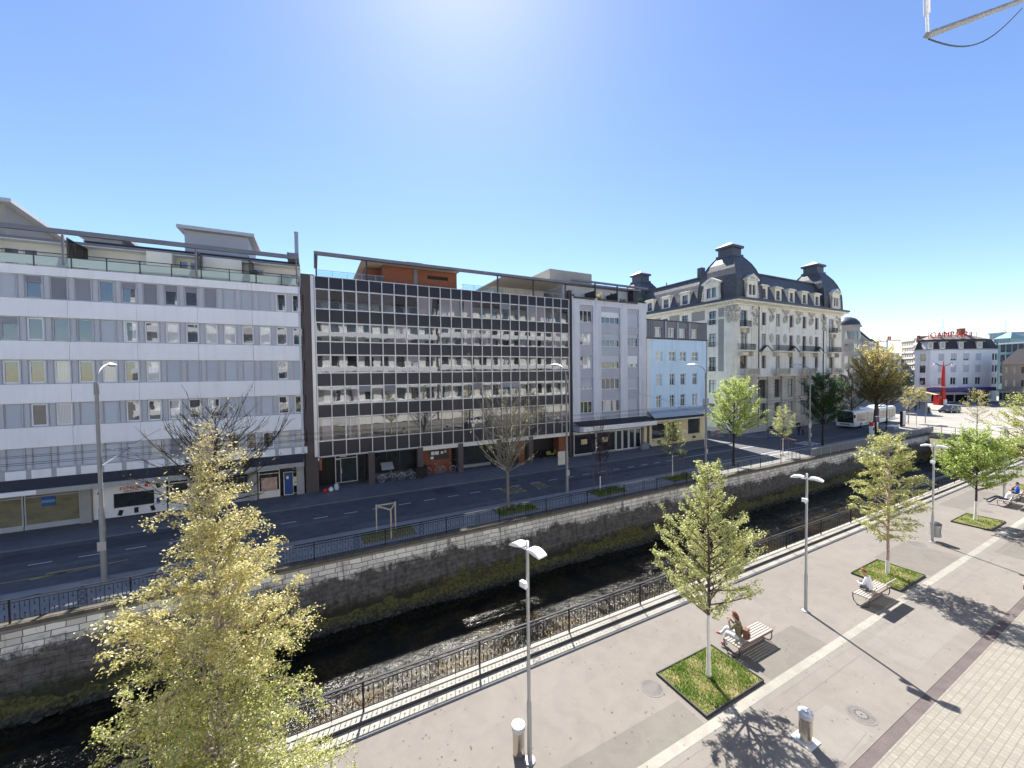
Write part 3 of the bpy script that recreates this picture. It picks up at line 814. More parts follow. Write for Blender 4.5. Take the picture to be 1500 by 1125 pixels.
# ------------------------------------------------------------------ dark glazed office block
def dark_block():
    # local x = world X, front at y 0 (world 37)
    B = thing('office_block', 'dark office block with a pale metal grid of black panels and windows', 'building', (0,37.0,0))
    N = 24; x0 = .20; p = 1.0975
    xe = x0+N*p
    sp = [(17.44,18.50),(14.58,15.72),(11.80,12.92),(9.06,10.20),(6.34,7.48),(2.98,4.30)]
    wn = [(15.72,17.44),(12.92,14.58),(10.20,11.80),(7.48,9.06),(4.30,6.34)]
    b = MB()
    for z0, z1 in sp: 
        b = MB()
        for k in range(N): b.box(x0+k*p+.03, x0+(k+1)*p-.03, .02, .25, z0+.03, z1-.03)
        b.build('spandrel_row', W['spandrel'], B)
    MB().box(x0, xe, .06, .3, 2.95, 18.5).build('curtain_wall', W['dark_metal'], B)
    g = MB()
    for k in range(N+1):
        x = x0+k*p; g.box(x-.032, x+.032, -.09, .06, 2.94, 18.55)
    for z in sorted(set([z for s in sp for z in s])): g.box(x0, xe, -.05, .065, z-.03, z+.03)
    g.build('mullion_grid', W['alu'], B)
    stuffb = MB(); cnt = 0
    for r, (z0, z1) in enumerate(wn):
        for k in range(N):
            xc = x0+(k+.5)*p
            if r == 0: pn = 'pane_curtain_refl' if k in (8,9,10,11,12,19,20) else 'pane_refl'
            elif r == 1: pn = random.choice(['pane_refl','pane_refl','pane_curtain_refl'])
            elif r == 4: pn = 'pane_curtain_refl' if k < 3 else 'pane_refl'
            else: pn = random.choice(['pane_refl']*5+['pane_curtain_refl'])
            if r == 4 and k >= 4:
                stuffb.box(xc-p/2+.06, xc+p/2-.06, .0, .05, z0+.05, z1-.05); continue
            cnt += 1
            window(B, xc, .04, z0+.03, p-.07, z1-z0-.06, 'alu', pn, .035, depth=.03, blind=(random.choice([0,0,0,0,.35]) if r in (0,3) else 0), blind_m='shutter_dark')
    o = stuffb.build('window_row', W['pane_refl'], B); o['kind'] = 'stuff'
    MB().box(14.3,14.6,-.06,-.052,4.55,4.85).build('window_sign', W['white_plastic'], B)
    # flank strips
    MB().box(-.85, .16, -.02, .5, 0, 18.6).build('party_wall', W['brown_clad'], B)
    MB().box(-.12, .13, -.10, -.022, 3.0, 18.5).build('flank_trim', W['alu'], B)
    MB().box(xe+.04, 27.0, -.02, .5, 0, 19.6).build('party_wall', W['brown_clad'], B)
    MB().lathe([(.06,0),(.06,19.5)], 8, (26.85,-.10)).build('downpipe', W['dark_metal'], B)
    body(MB(), -.8, 26.95, .31, 15, 0, 18.45).build('wall', W['brown_clad'], B)
    # recessed ground floor behind columns
    MB().box(9.1, xe, .0, .5, 2.58, 2.93).build('beam', W['cream_wall'], B)
    MB().box(x0, 9.08, .02, .5, 2.86, 2.93).build('beam', W['frame_grey'], B)
    for x in (4.48, 8.95, 13.05, 17.35, 21.3): MB().box(x-.27, x+.27, -.05, .5, 0, 2.94).build('column', W['brown_clad'], B)
    gy = 1.55
    MB().box(.2, xe, gy+.3, gy+.5, 0, 2.95).build('ground_floor_wall', W['black'], B)
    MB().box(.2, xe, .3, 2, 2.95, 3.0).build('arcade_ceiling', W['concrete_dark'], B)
    window(B, 2.45, gy, 0.1, 1.9, 2.75, 'alu', 'shop_glass', .07, mull=0, transom=.82, name='entrance_door')
    window(B, 1.75, gy+.02, 0.1, .5, 2.2, 'alu', 'shop_glass', .05, name='side_light')
    window(B, 3.75, gy, 0.1, .65, 2.75, 'frame_dark', 'shop_glass', .07, name='side_light')
    MB().box(1.9,2.5,gy-.12,gy-.06,2.5,2.8).build('entrance_sign', W['cream_wall'], B)
    MB().box(2.02,2.06,gy-.12,gy-.06,1.0,1.4).build('door_handle', W['alu'], B)
    window(B, 6.7, gy+.1, .5, 3.7, 2.3, 'frame_dark', 'shop_glass', .06, mull=2, name='shop_window')
    MB().box(4.8, 8.7, gy, gy+.28, 0, .5).build('plinth', W['concrete_dark'], B)
    MB().box(9.25, 12.4, gy-.55, gy, 0, 2.55).build('brick_wall', W['brick_red'], B)
    b = MB().box(10.1, 12.1, gy-.63, gy-.56, 1.35, 2.35); nb = b.build('notice_board', W['dark_metal'], B)
    b = MB()
    for a,c,z0,z1 in ((10.25,10.6,1.85,2.2),(10.65,11.05,1.85,2.2),(11.25,11.5,1.9,2.15),(10.2,10.5,1.45,1.7)): b.box(a,c,gy-.645,gy-.632,z0,z1)
    b.build('notice', W['white_plastic'], nb)
    MB().box(11.6,11.85,gy-.645,gy-.632,1.95,2.25).build('notice', W['poster_b'], nb)
    window(B, 12.75, gy, 0, .7, 2.3, 'frame_dark', 'shop_glass', .05, name='doorway')
    window(B, 15.2, gy+.05, .3, 3.6, 2.25, 'frame_dark', 'shop_glass', .07, mull=1, name='shop_window')
    MB().box(13.4, 17.0, gy-.1, gy+.2, 0, .3).build('plinth', W['concrete'], B)
    window(B, 18.7, gy+.05, .3, 1.9, 2.25, 'frame_dark', 'shop_glass', .07, name='shop_window')
    MB().box(20.1, 20.9, gy-.9, gy, 0, 2.6).build('brick_pier', W['brick_red'], B)
    MB().box(25.4, xe, gy-1.0, gy+.2, 0, 2.6).build('brick_pier', W['brick_red'], B)
    MB().box(.2, .42, -.04, .5, 1.8, 2.9).build('brick_pier', W['brick_red'], B)
    MB().box(5.4, 6.5, .15, 1.2, 1.22, 1.27).xform(Matrix.Translation((5.9,.4,1.2)) @ Matrix.Rotation(R(28),4,'X') @ Matrix.Translation((-5.9,-.4,-1.2))).build('bike_shelter', W['concrete'], B)
    # roof: open pergola, brick house, slanting soffits
    pg = MB(); pg.box(.2, xe+.1, -.15, .25, 20.32, 20.58); pg.box(.2,.5,.25,5,20.36,20.56)
    pg.build('roof_beam', W['roof_metal'], B)
    for x in (.35, 4.4, 17.45, 21.8, 26.1): MB().box(x-.06, x+.06, -.05, .07, 18.5, 20.33).build('roof_post', W['dark_metal'], B)
    cv = MB(); cv.add([(4.1,.25,20.5),(13.6,.25,20.5),(13.6,11,20.62),(4.1,11,20.62),(4.1,.25,20.62),(13.6,.25,20.62),(13.6,11,20.75),(4.1,11,20.75)], [(0,3,2,1),(4,5,6,7),(0,1,5,4),(1,2,6,5),(2,3,7,6),(3,0,4,7)])
    cv.build('roof_cover', W['cream_wall'], B)
    cv = MB().box(18.4, xe+.1, .25, 11, 20.46, 20.58); cv.build('roof_cover', W['cream_wall'], B)
    MB().box(19.2, 26.4, 5.2, 11, 18.5, 20.45).build('roof_house', W['cream_wall'], B)
    bh = MB(); bh.wall(6.0, 13.45, 18.5, 20.45, [(10.35,12.5,19.6,19.95)], 1.5, .3); body(bh, 6.0, 13.45, 1.5, 10, 18.5, 20.45)
    bh.build('brick_house', W['brick_red'], B)
    MB().box(10.35,12.5,1.75,1.82,19.6,19.95).build('vent_slot', W['black'], B)
    MB().box(8.95, 9.35, 1.42, 1.5, 18.5, 20.45).build('brick_house_post', W['roof_metal'], B)
    MB().box(4.6, 6.0, 3.0, 9, 18.5, 20.45).build('roof_house', W['brick_red'], B)
    MB().box(8.2, 9.8, 1.0, 2.0, 20.76, 20.95).build('roof_hatch', W['roof_metal'], B)
    gr = MB(); gr.box(.3, 6, .1,.13, 19.05, 19.09); gr.box(13.5, 26, .1,.13, 19.05, 19.09)
    for x in [1.2*k+.4 for k in range(22)]: 
        if x < 6 or x > 13.5: gr.box(x-.015,x+.015,.1,.13,18.5,19.09)
    gr.build('roof_rail', W['galv'], B)
    for a, c in ((.4,5.9),(13.6,18.2)): MB().box(a, c, .11, .12, 18.6, 19.0).build('rail_glass', W['clear'], B)
dark_block()

# ------------------------------------------------------------------ grey rendered block
def grey_block():
    # local x = world X - 27
    B = thing('rendered_block', 'narrow pale grey rendered block with three window columns and a planted roof terrace', 'building', (27.0,37.0,0))
    X1 = 12.0
    cols = [(1.18,3.15),(4.42,7.50),(8.69,10.68)]
    rowz = [3.95+2.82*k for k in range(6)]            # floor levels: 3.9 .. 18.05
    wall = MB(); rec = MB()
    holes = [(a,c,3.95,18.05) for a,c in cols]
    wall.wall(.05, X1, 3.7, 18.9, holes, 0, .16)
    wall.build('wall', W['render_grey'], B)
    winholes = []
    tops = [17.45, 14.90-.1, 12.05, 9.25, 6.5]
    styles = {(0,0):(1.45,0),(1,0):(1.45,.45),(2,0):(1.75,1),(0,1):(1.5,.10),(1,1):(1.65,.52),(2,1):(1.55,.3),(0,2):(1.6,.12),(1,2):(1.6,.5),(2,2):(1.45,.72),(0,3):(1.3,.75),(1,3):(1.4,.02),(2,3):(1.5,.95),(0,4):(1.45,.0),(1,4):(1.45,0),(2,4):(1.4,1)}
    for r, zt in enumerate(tops):
        for c, (a, e) in enumerate(cols):
            h, bl = styles[(c,r)]
            winholes.append((a+.03, e-.03, zt-h, zt))
            wm = 'shutter' if (c,r) not in ((1,0),(2,2)) else 'frame_white'
            window(B, (a+e)/2, .32, zt-h, e-a-.06, h, 'frame_white', random.choice(['pane','pane_curtain']), .07, mull=(2 if c != 1 else 3), blind=bl, blind_m=wm, depth=.06)
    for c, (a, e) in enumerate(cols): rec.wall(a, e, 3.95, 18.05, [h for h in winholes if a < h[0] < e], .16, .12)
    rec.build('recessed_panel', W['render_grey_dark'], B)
    for a,c,z0,z1 in winholes: MB().box(a-.03,c+.03,.10,.2,z0-.06,z0-.004).build('sill', W['grey_panel'], B)
    body(MB(), .02, X1, .30, 13, 0, 18.9).build('block', W['render_grey'], B)
    # terrace
    MB().box(0, X1, -.05, .35, 18.6, 18.92).build('parapet', W['render_grey'], B)
    tw = MB().wall(.1, 11.9, 18.9, 20.7, [(.4,1.1,18.95,20.4),(1.25,2.0,18.95,20.4),(4.3,6.3,19.3,20.4),(7.6,8.2,18.95,20.4),(8.7,9.7,19.4,20.4)], 2.0, .12)
    tw.build('terrace_wall', W['pale_grey_panel'], B)
    for a,c,z0 in ((.4,1.1,18.95),(1.25,2.0,18.95),(4.3,6.3,19.3),(7.6,8.2,18.95),(8.7,9.7,19.4)): window(B, (a+c)/2, 2.1, z0, c-a, 20.4-z0, 'frame_white', 'pane_curtain', .06, name='terrace_window', blind=random.choice([0,.5,.7]), blind_m='shutter')
    body(MB(), .1, 11.9, 2.1, 10, 18.9, 20.7).build('attic', W['render_grey'], B)
    for x in (3.5, 7.0): 
        MB().box(x-.05, x+.05, -.02, 2.0, 18.92, 19.9).build('terrace_screen', W['dark_metal'], B)
        MB().box(x-.07, x+.07, -.05, .09, 18.92, 20.72).build('terrace_post', W['dark_metal'], B)
    MB().box(-.1, 12.1, 1.1, 10, 20.73, 20.93).build('roof_slab', W['roof_metal'], B)
    MB().box(-.1, 12.1, -.25, .05, 20.73, 20.93).build('roof_beam', W['roof_metal'], B)
    MB().box(-1.4, 5.0, 2.5, 9.5, 20.94, 22.6).build('lift_house', W['render_taupe'], B)
    MB().box(10.6, 12.0, .9, 1.9, 18.93, 20.6).build('terrace_store', W['dark_metal'], B)
    MB().lathe([(.05,20.9),(.05,21.7)],6,(7.8,3)).build('roof_vent', W['galv'], B)
    for x0, x1 in ((.2,3.2),(3.8,6.9),(7.2,10.2)):
        MB().box(x0, x1, -.28, -.06, 18.72, 18.9).build('planter', W['brown_clad'], B)
    # shop
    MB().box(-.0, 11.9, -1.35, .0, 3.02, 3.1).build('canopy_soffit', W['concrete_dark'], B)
    cn = MB().add([(.0,-1.4,3.75),(11.9,-1.4,3.75),(11.9,0,4.15),(0,0,4.15)], [(0,1,2,3)]); cn.build('canopy_roof', W['bitumen'], B)
    MB().box(.45, 12.25, -1.5, -1.36, 3.12, 3.66).build('canopy_fascia', W['white_plastic'], B)
    MB().box(.0, .45, -1.4, 0, 3.11, 3.75).build('canopy_end', W['grey_panel'], B)
    MB().box(.1, 11.6, .75, .9, 0, 3.0).build('shop_backwall', W['black'], B)
    for a, c in ((.2,3.5),(3.6,6.65)): window(B, (a+c)/2, .1, .15, c-a, 2.5, 'frame_white', 'shop_glass', .08, name='shop_window')
    for k in range(4): window(B, 7.25+1.08*k, .1, .1, 1.0, 2.55, 'frame_white', 'shop_glass', .10, name='shop_door')
    MB().box(.1, 11.5, -.02, .2, 2.68, 3.0).build('shop_lintel', W['frame_white'], B)
    MB().box(.05, 11.6, -.01, .28, 0, .1).build('shop_sill', W['concrete'], B)
    for x in (1.7, 4.9): MB().box(x-.45, x+.45, .02, .04, 1.35, 1.95).build('poster', W['poster_a'], B)
    MB().box(11.5, 12.0, -.03, .3, 0, 3.0).build('pillar', W['render_yellow'], B)
    return B
grey_block()

# ------------------------------------------------------------------ blue house
W['far_grey'] = mat('far_grey', (.42,.47,.52), .35, .2)
def blue_house():
    # local x = world X - 39.1
    B = thing('town_house', 'light blue town house with a dark metal attic and a yellow shop', 'building', (39.05,37.0,0))
    X1 = 12.05
    holes = []
    cx = [(2.25,1.30),(4.82,1.30),(6.97,1.30),(9.45,1.35)]
    rows = [(11.40,12.76),(8.05,9.72),(5.08,6.80)]
    for r,(z0,z1) in enumerate(rows):
        for x, w in cx:
            w = w if r == 0 else 1.0
            holes.append((x-w/2, x+w/2, z0, z1))
    wl = MB().wall(.0, X1, 3.6, 14.35, holes, 0, .22); wl.build('wall', W['render_blue'], B)
    body(MB(), .0, X1, .25, 11, 0, 14.3).build('block', W['render_blue'], B)
    MB().box(-.02, .42, -.04, .2, 3.0, 14.35).build('edge_strip', W['cream_wall'], B)
    for a,c,z0,z1 in holes: window(B, (a+c)/2, .2, z0, c-a, z1-z0, 'frame_white', random.choice(['pane','pane','pane_curtain']), .09, mull=1, transom=(.5 if c-a > 1.1 else .68), sill=.08)
    at = MB().wall(-.1, X1+.1, 14.50, 16.85, [(x-.8+.1,x+.7,14.65,16.0) for x,_ in cx], .1, .25)
    for x,_ in cx: window(B, x, .34, 14.65, 1.5, 1.35, 'cream_wall', 'pane_curtain', .12, mull=2, name='attic_window')
    body(MB(), -.1, X1+.1, .38, 10, 14.50, 16.85).build('attic_block', W['roof_metal'], B)
    for x in (3.55, 5.9, 8.35): MB().box(x-.12, x+.12, -.02, .1, 14.52, 16.8).build('attic_rib', W['grey_panel'], B)
    sm = MB()
    for k in range(30):
        x = -.05+k*.42; 
        if not any(abs(x-c) < .85 for c,_ in cx): sm.box(x-.015, x+.015, .07, .1, 14.52, 16.8)
    at.add_as(sm, 1).build('attic', [W['roof_metal'], W['dark_metal']], B)
    MB().box(-.15, X1+.15, -.12, 10, 14.36, 14.48).build('attic_ledge', W['dark_metal'], B)
    MB().box(-.15, X1+.15, -.05, 10.1, 16.86, 16.95).build('roof', W['dark_metal'], B)
    # shop
    cn = MB().add([(.0,-1.3,3.95),(X1,-1.3,3.95),(X1,0,4.85),(0,0,4.85)], [(0,1,2,3)]); cn.build('canopy_roof', W['far_grey'], B)
    MB().box(.0, X1, -1.36, .0, 3.55, 3.94).build('canopy', W['bitumen'], B)
    MB().box(.0, X1, -1.38, -1.365, 3.52, 3.62).build('canopy_trim', W['frame_white'], B)
    sh = [(.9,3.55,.95,2.95),(3.9,6.1,.1,2.95),(8.0,10.6,1.05,3.15)]
    MB().wall(.45, X1, 0, 3.55, sh, .02, .3).build('shop_front', W['render_yellow'], B)
    window(B, 2.22, .3, .95, 2.65, 2.0, 'frame_dark', 'shop_glass', .05, name='shop_window')
    window(B, 9.3, .3, 1.05, 2.6, 2.1, 'frame_dark', 'shop_glass', .05, name='shop_window')
    for k in range(2): window(B, 4.5+1.1*k, .3, .1, 1.0, 2.85, 'render_yellow', 'shop_glass', .07, name='shop_door')
    for x in (2.2, 9.3): MB().box(x-.35, x+.35, -.0, .018, .4, .7).build('vent_grille', W['dark_metal'], B)
    MB().box(-.0, .44, -.02, .3, 0, 3.0).build('corner_pillar', W['brown_clad'], B)
    MB().lathe([(.05,0),(.05,14.3)], 8, (11.95,-.08)).build('downpipe', W['galv'], B)
    MB().box(11.2, 12.0, -.35, -.03, 4.9, 6.0).build('service_box', W['grey_panel'], B)
blue_house()
# ------------------------------------------------------------------ grand corner building with domes
def m_slate():
    t = NT('slate')
    n1 = t.noise(.7, 5, .6); v = t.n('TexVoronoi'); v.inputs['Scale'].default_value = 3.6; t.l(t.pos((1,1,1.6)), v.inputs['Vector'])
    c = t.mix(v.outputs['Color'], (.055,.058,.068), (.105,.108,.12))
    c = t.mix(.5, c, t.ramp(n1, [(.3,.5),(.7,1.2)]), 'MULTIPLY')
    t.bsdf(c, .55, 0, t.bump(v.outputs['Distance'], .5, .03), .4); return t.m
W['slate'] = m_slate()
W['stone_relief'] = mat('stone_relief', (.56,.52,.43), .9, var=.35, scale=2.5, fine=.2, bump=.6)
W['lead'] = mat('lead', (.085,.085,.10), .45, .3, var=.15)
W['lead_light'] = mat('lead_light', (.42,.42,.44), .4, .3, var=.15)

def hotel():
    # local origin at the front corner: world (58.4, 37.3); front runs along +x, side runs along +y
    B = thing('grand_hotel', 'grand cream stone corner building with slate mansard roof and three domes', 'building', (58.4,37.3,0))
    LX, LY = 32.7, 26.2
    MX = [7.35, 11.4, 15.42, 19.6, 23.8]              # middle window axes
    CB, RB = 1.95, 29.0                               # corner and right bays
    holes = []
    for x in MX: holes += [(x-.62,x+.62,17.35,19.45),(x-.62,x+.62,13.35,16.0),(x-.62,x+.62,10.3,12.42)]
    for x in (CB, RB): holes += [(x-.95,x+.95,16.95,19.5),(x-.95,x+.95,13.3,15.95),(x-.95,x+.95,10.3,12.4)]
    MB().wall(.75, LX, 9.25, 20.7, holes, 0, .35).build('wall', W['stone_pale'], B)
    for a,c,z0,z1 in holes:
        window(B, (a+c)/2, .3, z0, c-a, z1-z0, 'wood_dark', random.choice(['pane','pane','pane_curtain']), .09, mull=1, transom=.74)
    # ground floor and mezzanine: tall openings between rusticated piers
    gh = []
    for x in [1.95]+MX+[29.0]: gh += [(x-1.05,x+1.05,5.35,8.45),(x-1.05,x+1.05,1.95,4.55)]
    MB().wall(.75, LX, 0, 9.2, gh, .12, .4).build('base_wall', W['stone_grey'], B)
    for a,c,z0,z1 in gh: window(B, (a+c)/2, .46, z0, c-a, z1-z0, 'frame_dark', random.choice(['pane','pane_curtain']), .10, mull=1, transom=.68, name='tall_window')
    for x in [1.95]+MX+[29.0]: MB().box(x-1.05, x+1.05, .2, .5, 4.57, 5.33).build('window_apron', W['brick_red'], B)
    ru = MB(); xs = [1.95]+MX+[29.0]
    piers = [(.9,.85)]+[(xs[i]+1.1, xs[i+1]-1.1) for i in range(len(xs)-1)]+[(30.1, LX-.05)]
    for a, c in piers:
        if c <= a: continue
        a2, c2 = ((a+c)/2-.85, (a+c)/2+.85) if c-a > 1.9 else (a, c)
        z = .0
        ru = MB()
        while z < 8.9:
            ru.box(a2, c2, -.10, .12, z+.035, min(z+.58, 8.95)); z += .6
        ru.build('rusticated_pier', W['stone_grey'], B)
    MB().box(.75, LX, -.14, .11, 0, .75).build('plinth', W['stone_grey'], B)
    for x in (9.4, 17.5, 25.8): MB().box(x-.7, x+.7, -.17, -.142, .15, .65).build('cellar_window', W['black'], B)
    # string course and balcony of stone balusters at first floor
    MB().box(.6, LX+.2, -.35, .3, 8.95, 9.28).build('string_course', W['stone'], B)
    def balustrade(x0, x1, y, z0, h, pier=.3, iron=False):
        b = MB()
        b.box(x0, x1, y, -.0, z0-.22, z0)
        b.box(x0, x1, y+.04, y+.20, z0+h-.14, z0+h); 
        if not iron:
            b.box(x0, x1, y+.05, y+.19, z0+.003, z0+.12)
            n = max(2, int((x1-x0)/.26))
            for i in range(1, n): 
                xc = x0+(x1-x0)*i/n; b.box(xc-.06, xc+.06, y+.08, y+.17, z0+.12, z0+h-.14)
            for xc in (x0+.16, x1-.16): b.box(xc-.16, xc+.16, y-.02, y+.24, z0+.004, z0+h+.06)
        b.build('stone_balcony', W['stone_grey'], B)
    balustrade(.9, 4.7, -1.0, 9.3, 1.0); balustrade(9.4, 13.4, -1.0, 9.3, 1.0); balustrade(17.4, 21.7, -1.0, 9.3, 1.0); balustrade(27.3, 31.2, -1.0, 9.3, 1.0)
    # iron balconies
    def iron_balcony(x0, x1, z, d=.85):
        b = MB().box(x0-.1, x1+.1, -d-.05, .0, z-.2, z)
        s_ = b.build('balcony_slab', W['stone'], B)
        i = MB(); h = .95
        i.box(x0,x1,-d,-d+.04,z+h-.05,z+h); i.box(x0,x1,-d,-d+.04,z+.06,z+.1); i.box(x0,x1,-d,-d+.03,z+.5,z+.53)
        for sx in (x0, x1-.04): i.box(sx, sx+.04, -d+.04, 0, z+h-.05, z+h)
        n = int((x1-x0)/.16)
        for k in range(n+1):
            xc = x0+(x1-x0-.03)*k/n; i.box(xc, xc+.03, -d+.005, -d+.035, z+.1, z+h-.05)
        for sx in (x0, x1-.03):
            for k in range(1,5): i.box(sx, sx+.03, -d+.17*k, -d+.17*k+.03, z, z+h-.05)
        i.build('balcony_rail', W['iron'], s_)
        for cx in (x0+.35, x1-.35):
            c = MB(); c.prism([(cx-.14,z-.2),(cx+.14,z-.2),(cx+.10,z-.95),(cx-.10,z-.95)][::-1], -d*.75, 0.0)
            c.build('corbel', W['stone_relief'], s_)
    for x in (CB, RB): iron_balcony(x-1.1, x+1.1, 16.85, .6); iron_balcony(x-1.75, x+1.75, 13.2, .9)
    iron_balcony(9.7, 14.9, 13.2); iron_balcony(17.9, 23.2, 13.2)
    # small pediments
    for x in (MX[0], MX[2], MX[4]):
        p = MB().prism([(x-1.35,13.05),(x+1.35,13.05),(x,13.95)], -.55, -.02); q = p.build('pediment', W['stone'], B)
        MB().add([(x-1.5,-.65,13.08),(x,-.65,14.08),(x,.0,14.08),(x-1.5,0,13.08)], [(0,1,2,3)]).add([(x,-.65,14.08),(x+1.5,-.65,13.08),(x+1.5,0,13.08),(x,0,14.08)], [(0,1,2,3)]).build('pediment_cover', W['lead'], q)
        MB().box(x-.9,x+.9,-.3,-.01,12.5,13.04).build('pediment_frieze', W['stone'], q)
    for x in (MX[1], MX[3], CB, RB): MB().box(x-.85,x+.85,-.18,-.01,12.5,12.95).build('window_head', W['stone'], B)
    for x in MX: 
        MB().box(x-.8,x+.8,-.14,-.01,17.1,17.34).box(x-.7,x+.7,-.10,-.01,16.45,17.09).build('window_sill', W['stone'], B)
        MB().box(x-.75,x+.75,-.08,-.01,19.5,20.4).build('window_head', W['stone'], B)
    # oval medallions and carved clusters under the cornice
    md = MB().ball((0,0,0), .36, .16, .62, 12, 8)
    ring = MB(); pts = [(.46*math.cos(a), 0, .74*math.sin(a)) for a in [2*PI*k/20 for k in range(21)]]; ring.tube(pts, .09, 6, False); md.join(ring)
    mm = md.mesh('medallion', W['stone_grey'], True)
    for x in (9.4, 13.45, 17.5, 21.7): inst('medallion', mm, B, (x,-.03,15.35))
    def relief(seed, w, h):
        rn = random.Random(seed); b = MB()
        for k in range(26):
            t = rn.random(); ww = w*(1-.55*t)
            b.ball((rn.uniform(-ww,ww), rn.uniform(-.18,-.02), -h*t), rn.uniform(.10,.26), rn.uniform(.10,.22), rn.uniform(.12,.34), 7, 5)
        return b.mesh('carved_relief', W['stone_relief'], True)
    r1 = relief(1,.75,2.0); r2 = relief(2,1.0,2.9)
    for x in (9.4, 13.45, 17.5, 21.7): inst('carved_relief', r1, B, (x,-.02,20.1))
    for x in (4.7, 26.0, 31.4): inst('carved_relief', r2, B, (x,-.02,20.2))
    # rusticated corner strips
    for a, c in ((.75,.98),(2.98,5.6),(26.2,27.9),(30.1,LX)):
        if c-a < .3: continue
        z = 9.3; rs = MB()
        while z < 18.4:
            if a == 2.98: rs.box(3.9, 5.6, -.09, -.0, z+.03, z+.43)
            else: rs.box(a+(.9 if a == 26.2 else 0), c if a != 26.2 else c-.0, -.09, 0, z+.03, z+.43)
            z += .46
        rs.build('rusticated_strip', W['stone'], B)
    MB().lathe([(.08,.8),(.08,20.6)], 8, (5.75,-.12)).build('downpipe', W['lead'], B); MB().lathe([(.08,.8),(.08,20.6)], 8, (25.95,-.12)).build('downpipe', W['lead'], B)
    # rounded corner, in courses
    rc = MB(); pr = [(.75-.80*math.sin(a), .75-.80*math.cos(a)) for a in [PI/2*k/8 for k in range(9)]]
    def corner(z0, z1, o):
        pp = [(.75-(.75+o)*math.sin(a), .75-(.75+o)*math.cos(a)) for a in [PI/2*k/8 for k in range(9)]]
        rc.slab([(.78,.78)]+[(x,y) for x,y in pp][::-1] if False else [(x,y) for x,y in pp[::-1]]+[(.78,-o),(.78,.78),(-o,.78)], z0, z1)
    z = 0
    while z < 18.6:
        corner(z+.03, z+.45, .07); corner(z+.45, z+.49, .0) if False else None
        z += .48
    rc.build('corner_course', W['stone'], B)
    b = MB().slab([(x,y) for x,y in [(.75-.75*math.sin(a), .75-.75*math.cos(a)) for a in [PI/2*k/8 for k in range(9)]][::-1]]+[(.76,.0),(.76,.76),(0,.76)], 0, 20.7)
    b.build('corner_wall', W['stone'], B)
    rr = relief(4,.8,2.4); inst('carved_relief', rr, B, (.12,.12,20.2), R(-45)); inst('carved_relief', rr, B, (-.05,1.0,20.2), R(-90))
    # side facade (faces -x)
    SM = Matrix.Rotation(R(-90), 4, 'Z')
    def side(mb): return mb.xform(SM)                # local (x, y) of a front drawing -> (y, -x): x runs towards -y
    # drawing coordinates u = -Y_local
    cols = [4.0, 9.3, 13.6, 17.6, 21.6]
    sh = []
    for u in cols: sh += [(-u-.62,-u+.62,17.6,19.8),(-u-.62,-u+.62,14.0,16.1),(-u-.62,-u+.62,9.95,12.25),(-u-.62,-u+.62,6.4,8.5),(-u-.62,-u+.62,2.2,4.6)]
    side(MB().wall(-LY, -.75, 0, 20.7, sh, 0, .3)).build('wall', W['stone'], B)
    for a,c,z0,z1 in sh:
        u = (a+c)/2
        w_ = window(B, .26, -u, z0, c-a, z1-z0, 'frame_dark', random.choice(['pane','pane_curtain']), .09, mull=1, transom=.7, rz=R(-90))
    for u0, u1, z0, z1 in ((2.0,2.95,9.9,18.3),(2.0,2.95,18.7,20.1),(5.4,7.9,18.5,20.1),(10.4,12.6,18.5,20.1),(14.6,16.7,18.5,20.1),(5.4,7.9,9.9,17.6),(10.4,12.6,9.9,17.6)):
        MB().box(-.03, .2, u0, u1, z0, z1).build('wall_panel', W['render_taupe'], B)
    MB().box(-.25, .3, .76, LY, 8.95, 9.28).build('string_course', W['stone'], B)
    MB().box(-.12, .2, .76, LY, 18.35, 18.5).build('string_course', W['stone'], B)
    MB().box(-.14, .1, .76, LY, 0, .75).build('plinth', W['stone_grey'], B)
    for z in (17.5, 13.9, 9.85):
        b = MB(); b.box(-.3,-.27,3.35,4.65,z+.75,z+.79)
        for k in range(9): b.box(-.3,-.27,3.35+.155*k,3.38+.155*k,z+.05,z+.75)
        b.build('window_guard', W['iron'], B)
    # back, cornice
    MB().quad((LX,0,0),(LX,LY,0),(LX,LY,20.7),(LX,0,20.7)).quad((LX,LY,0),(0,LY,0),(0,LY,20.7),(LX,LY,20.7)).build('wall', W['stone'], B)
    fz = MB().box(-.25, LX+.25, -.25, LY+.2, 20.25, 20.7)
    dn = MB()
    k = 0
    while k*.45 < LX: dn.box(k*.45, k*.45+.22, -.55, -.251, 20.48, 20.7); k += 1
    k = 0
    while k*.45 < LY: dn.box(-.55, -.251, k*.45, k*.45+.22, 20.48, 20.7); k += 1
    fz.join(dn).build('frieze', W['stone'], B)
    MB().box(-.85, LX+.85, -.85, LY+.4, 20.71, 20.98).build('cornice', W['stone'], B)
    MB().box(-1.0, LX+1.0, -1.0, LY+.5, 20.99, 21.3).build('gutter', W['lead'], B)
    # mansard roof: curved slope in steps
    rf = MB()
    prof = [(-.1,21.3),(.25,22.4),(.75,23.6),(1.25,24.9),(1.75,25.9),(2.0,26.3)]
    for (o0,z0),(o1,z1) in zip(prof[:-1], prof[1:]):
        a = [(o0,o0),(LX-o0,o0),(LX-o0,LY-o0),(o0,LY-o0)]; c = [(o1,o1),(LX-o1,o1),(LX-o1,LY-o1),(o1,LY-o1)]
        for i in range(4):
            j = (i+1)%4; rf.quad((*a[i],z0),(*a[j],z0),(*c[j],z1),(*c[i],z1))
    o = prof[-1][0]; rf.quad((o,o,26.3),(LX-o,o,26.3),(LX-o,LY-o,26.3),(o,LY-o,26.3))
    R_ = rf.build('mansard_roof', W['slate'], B, smooth=30)
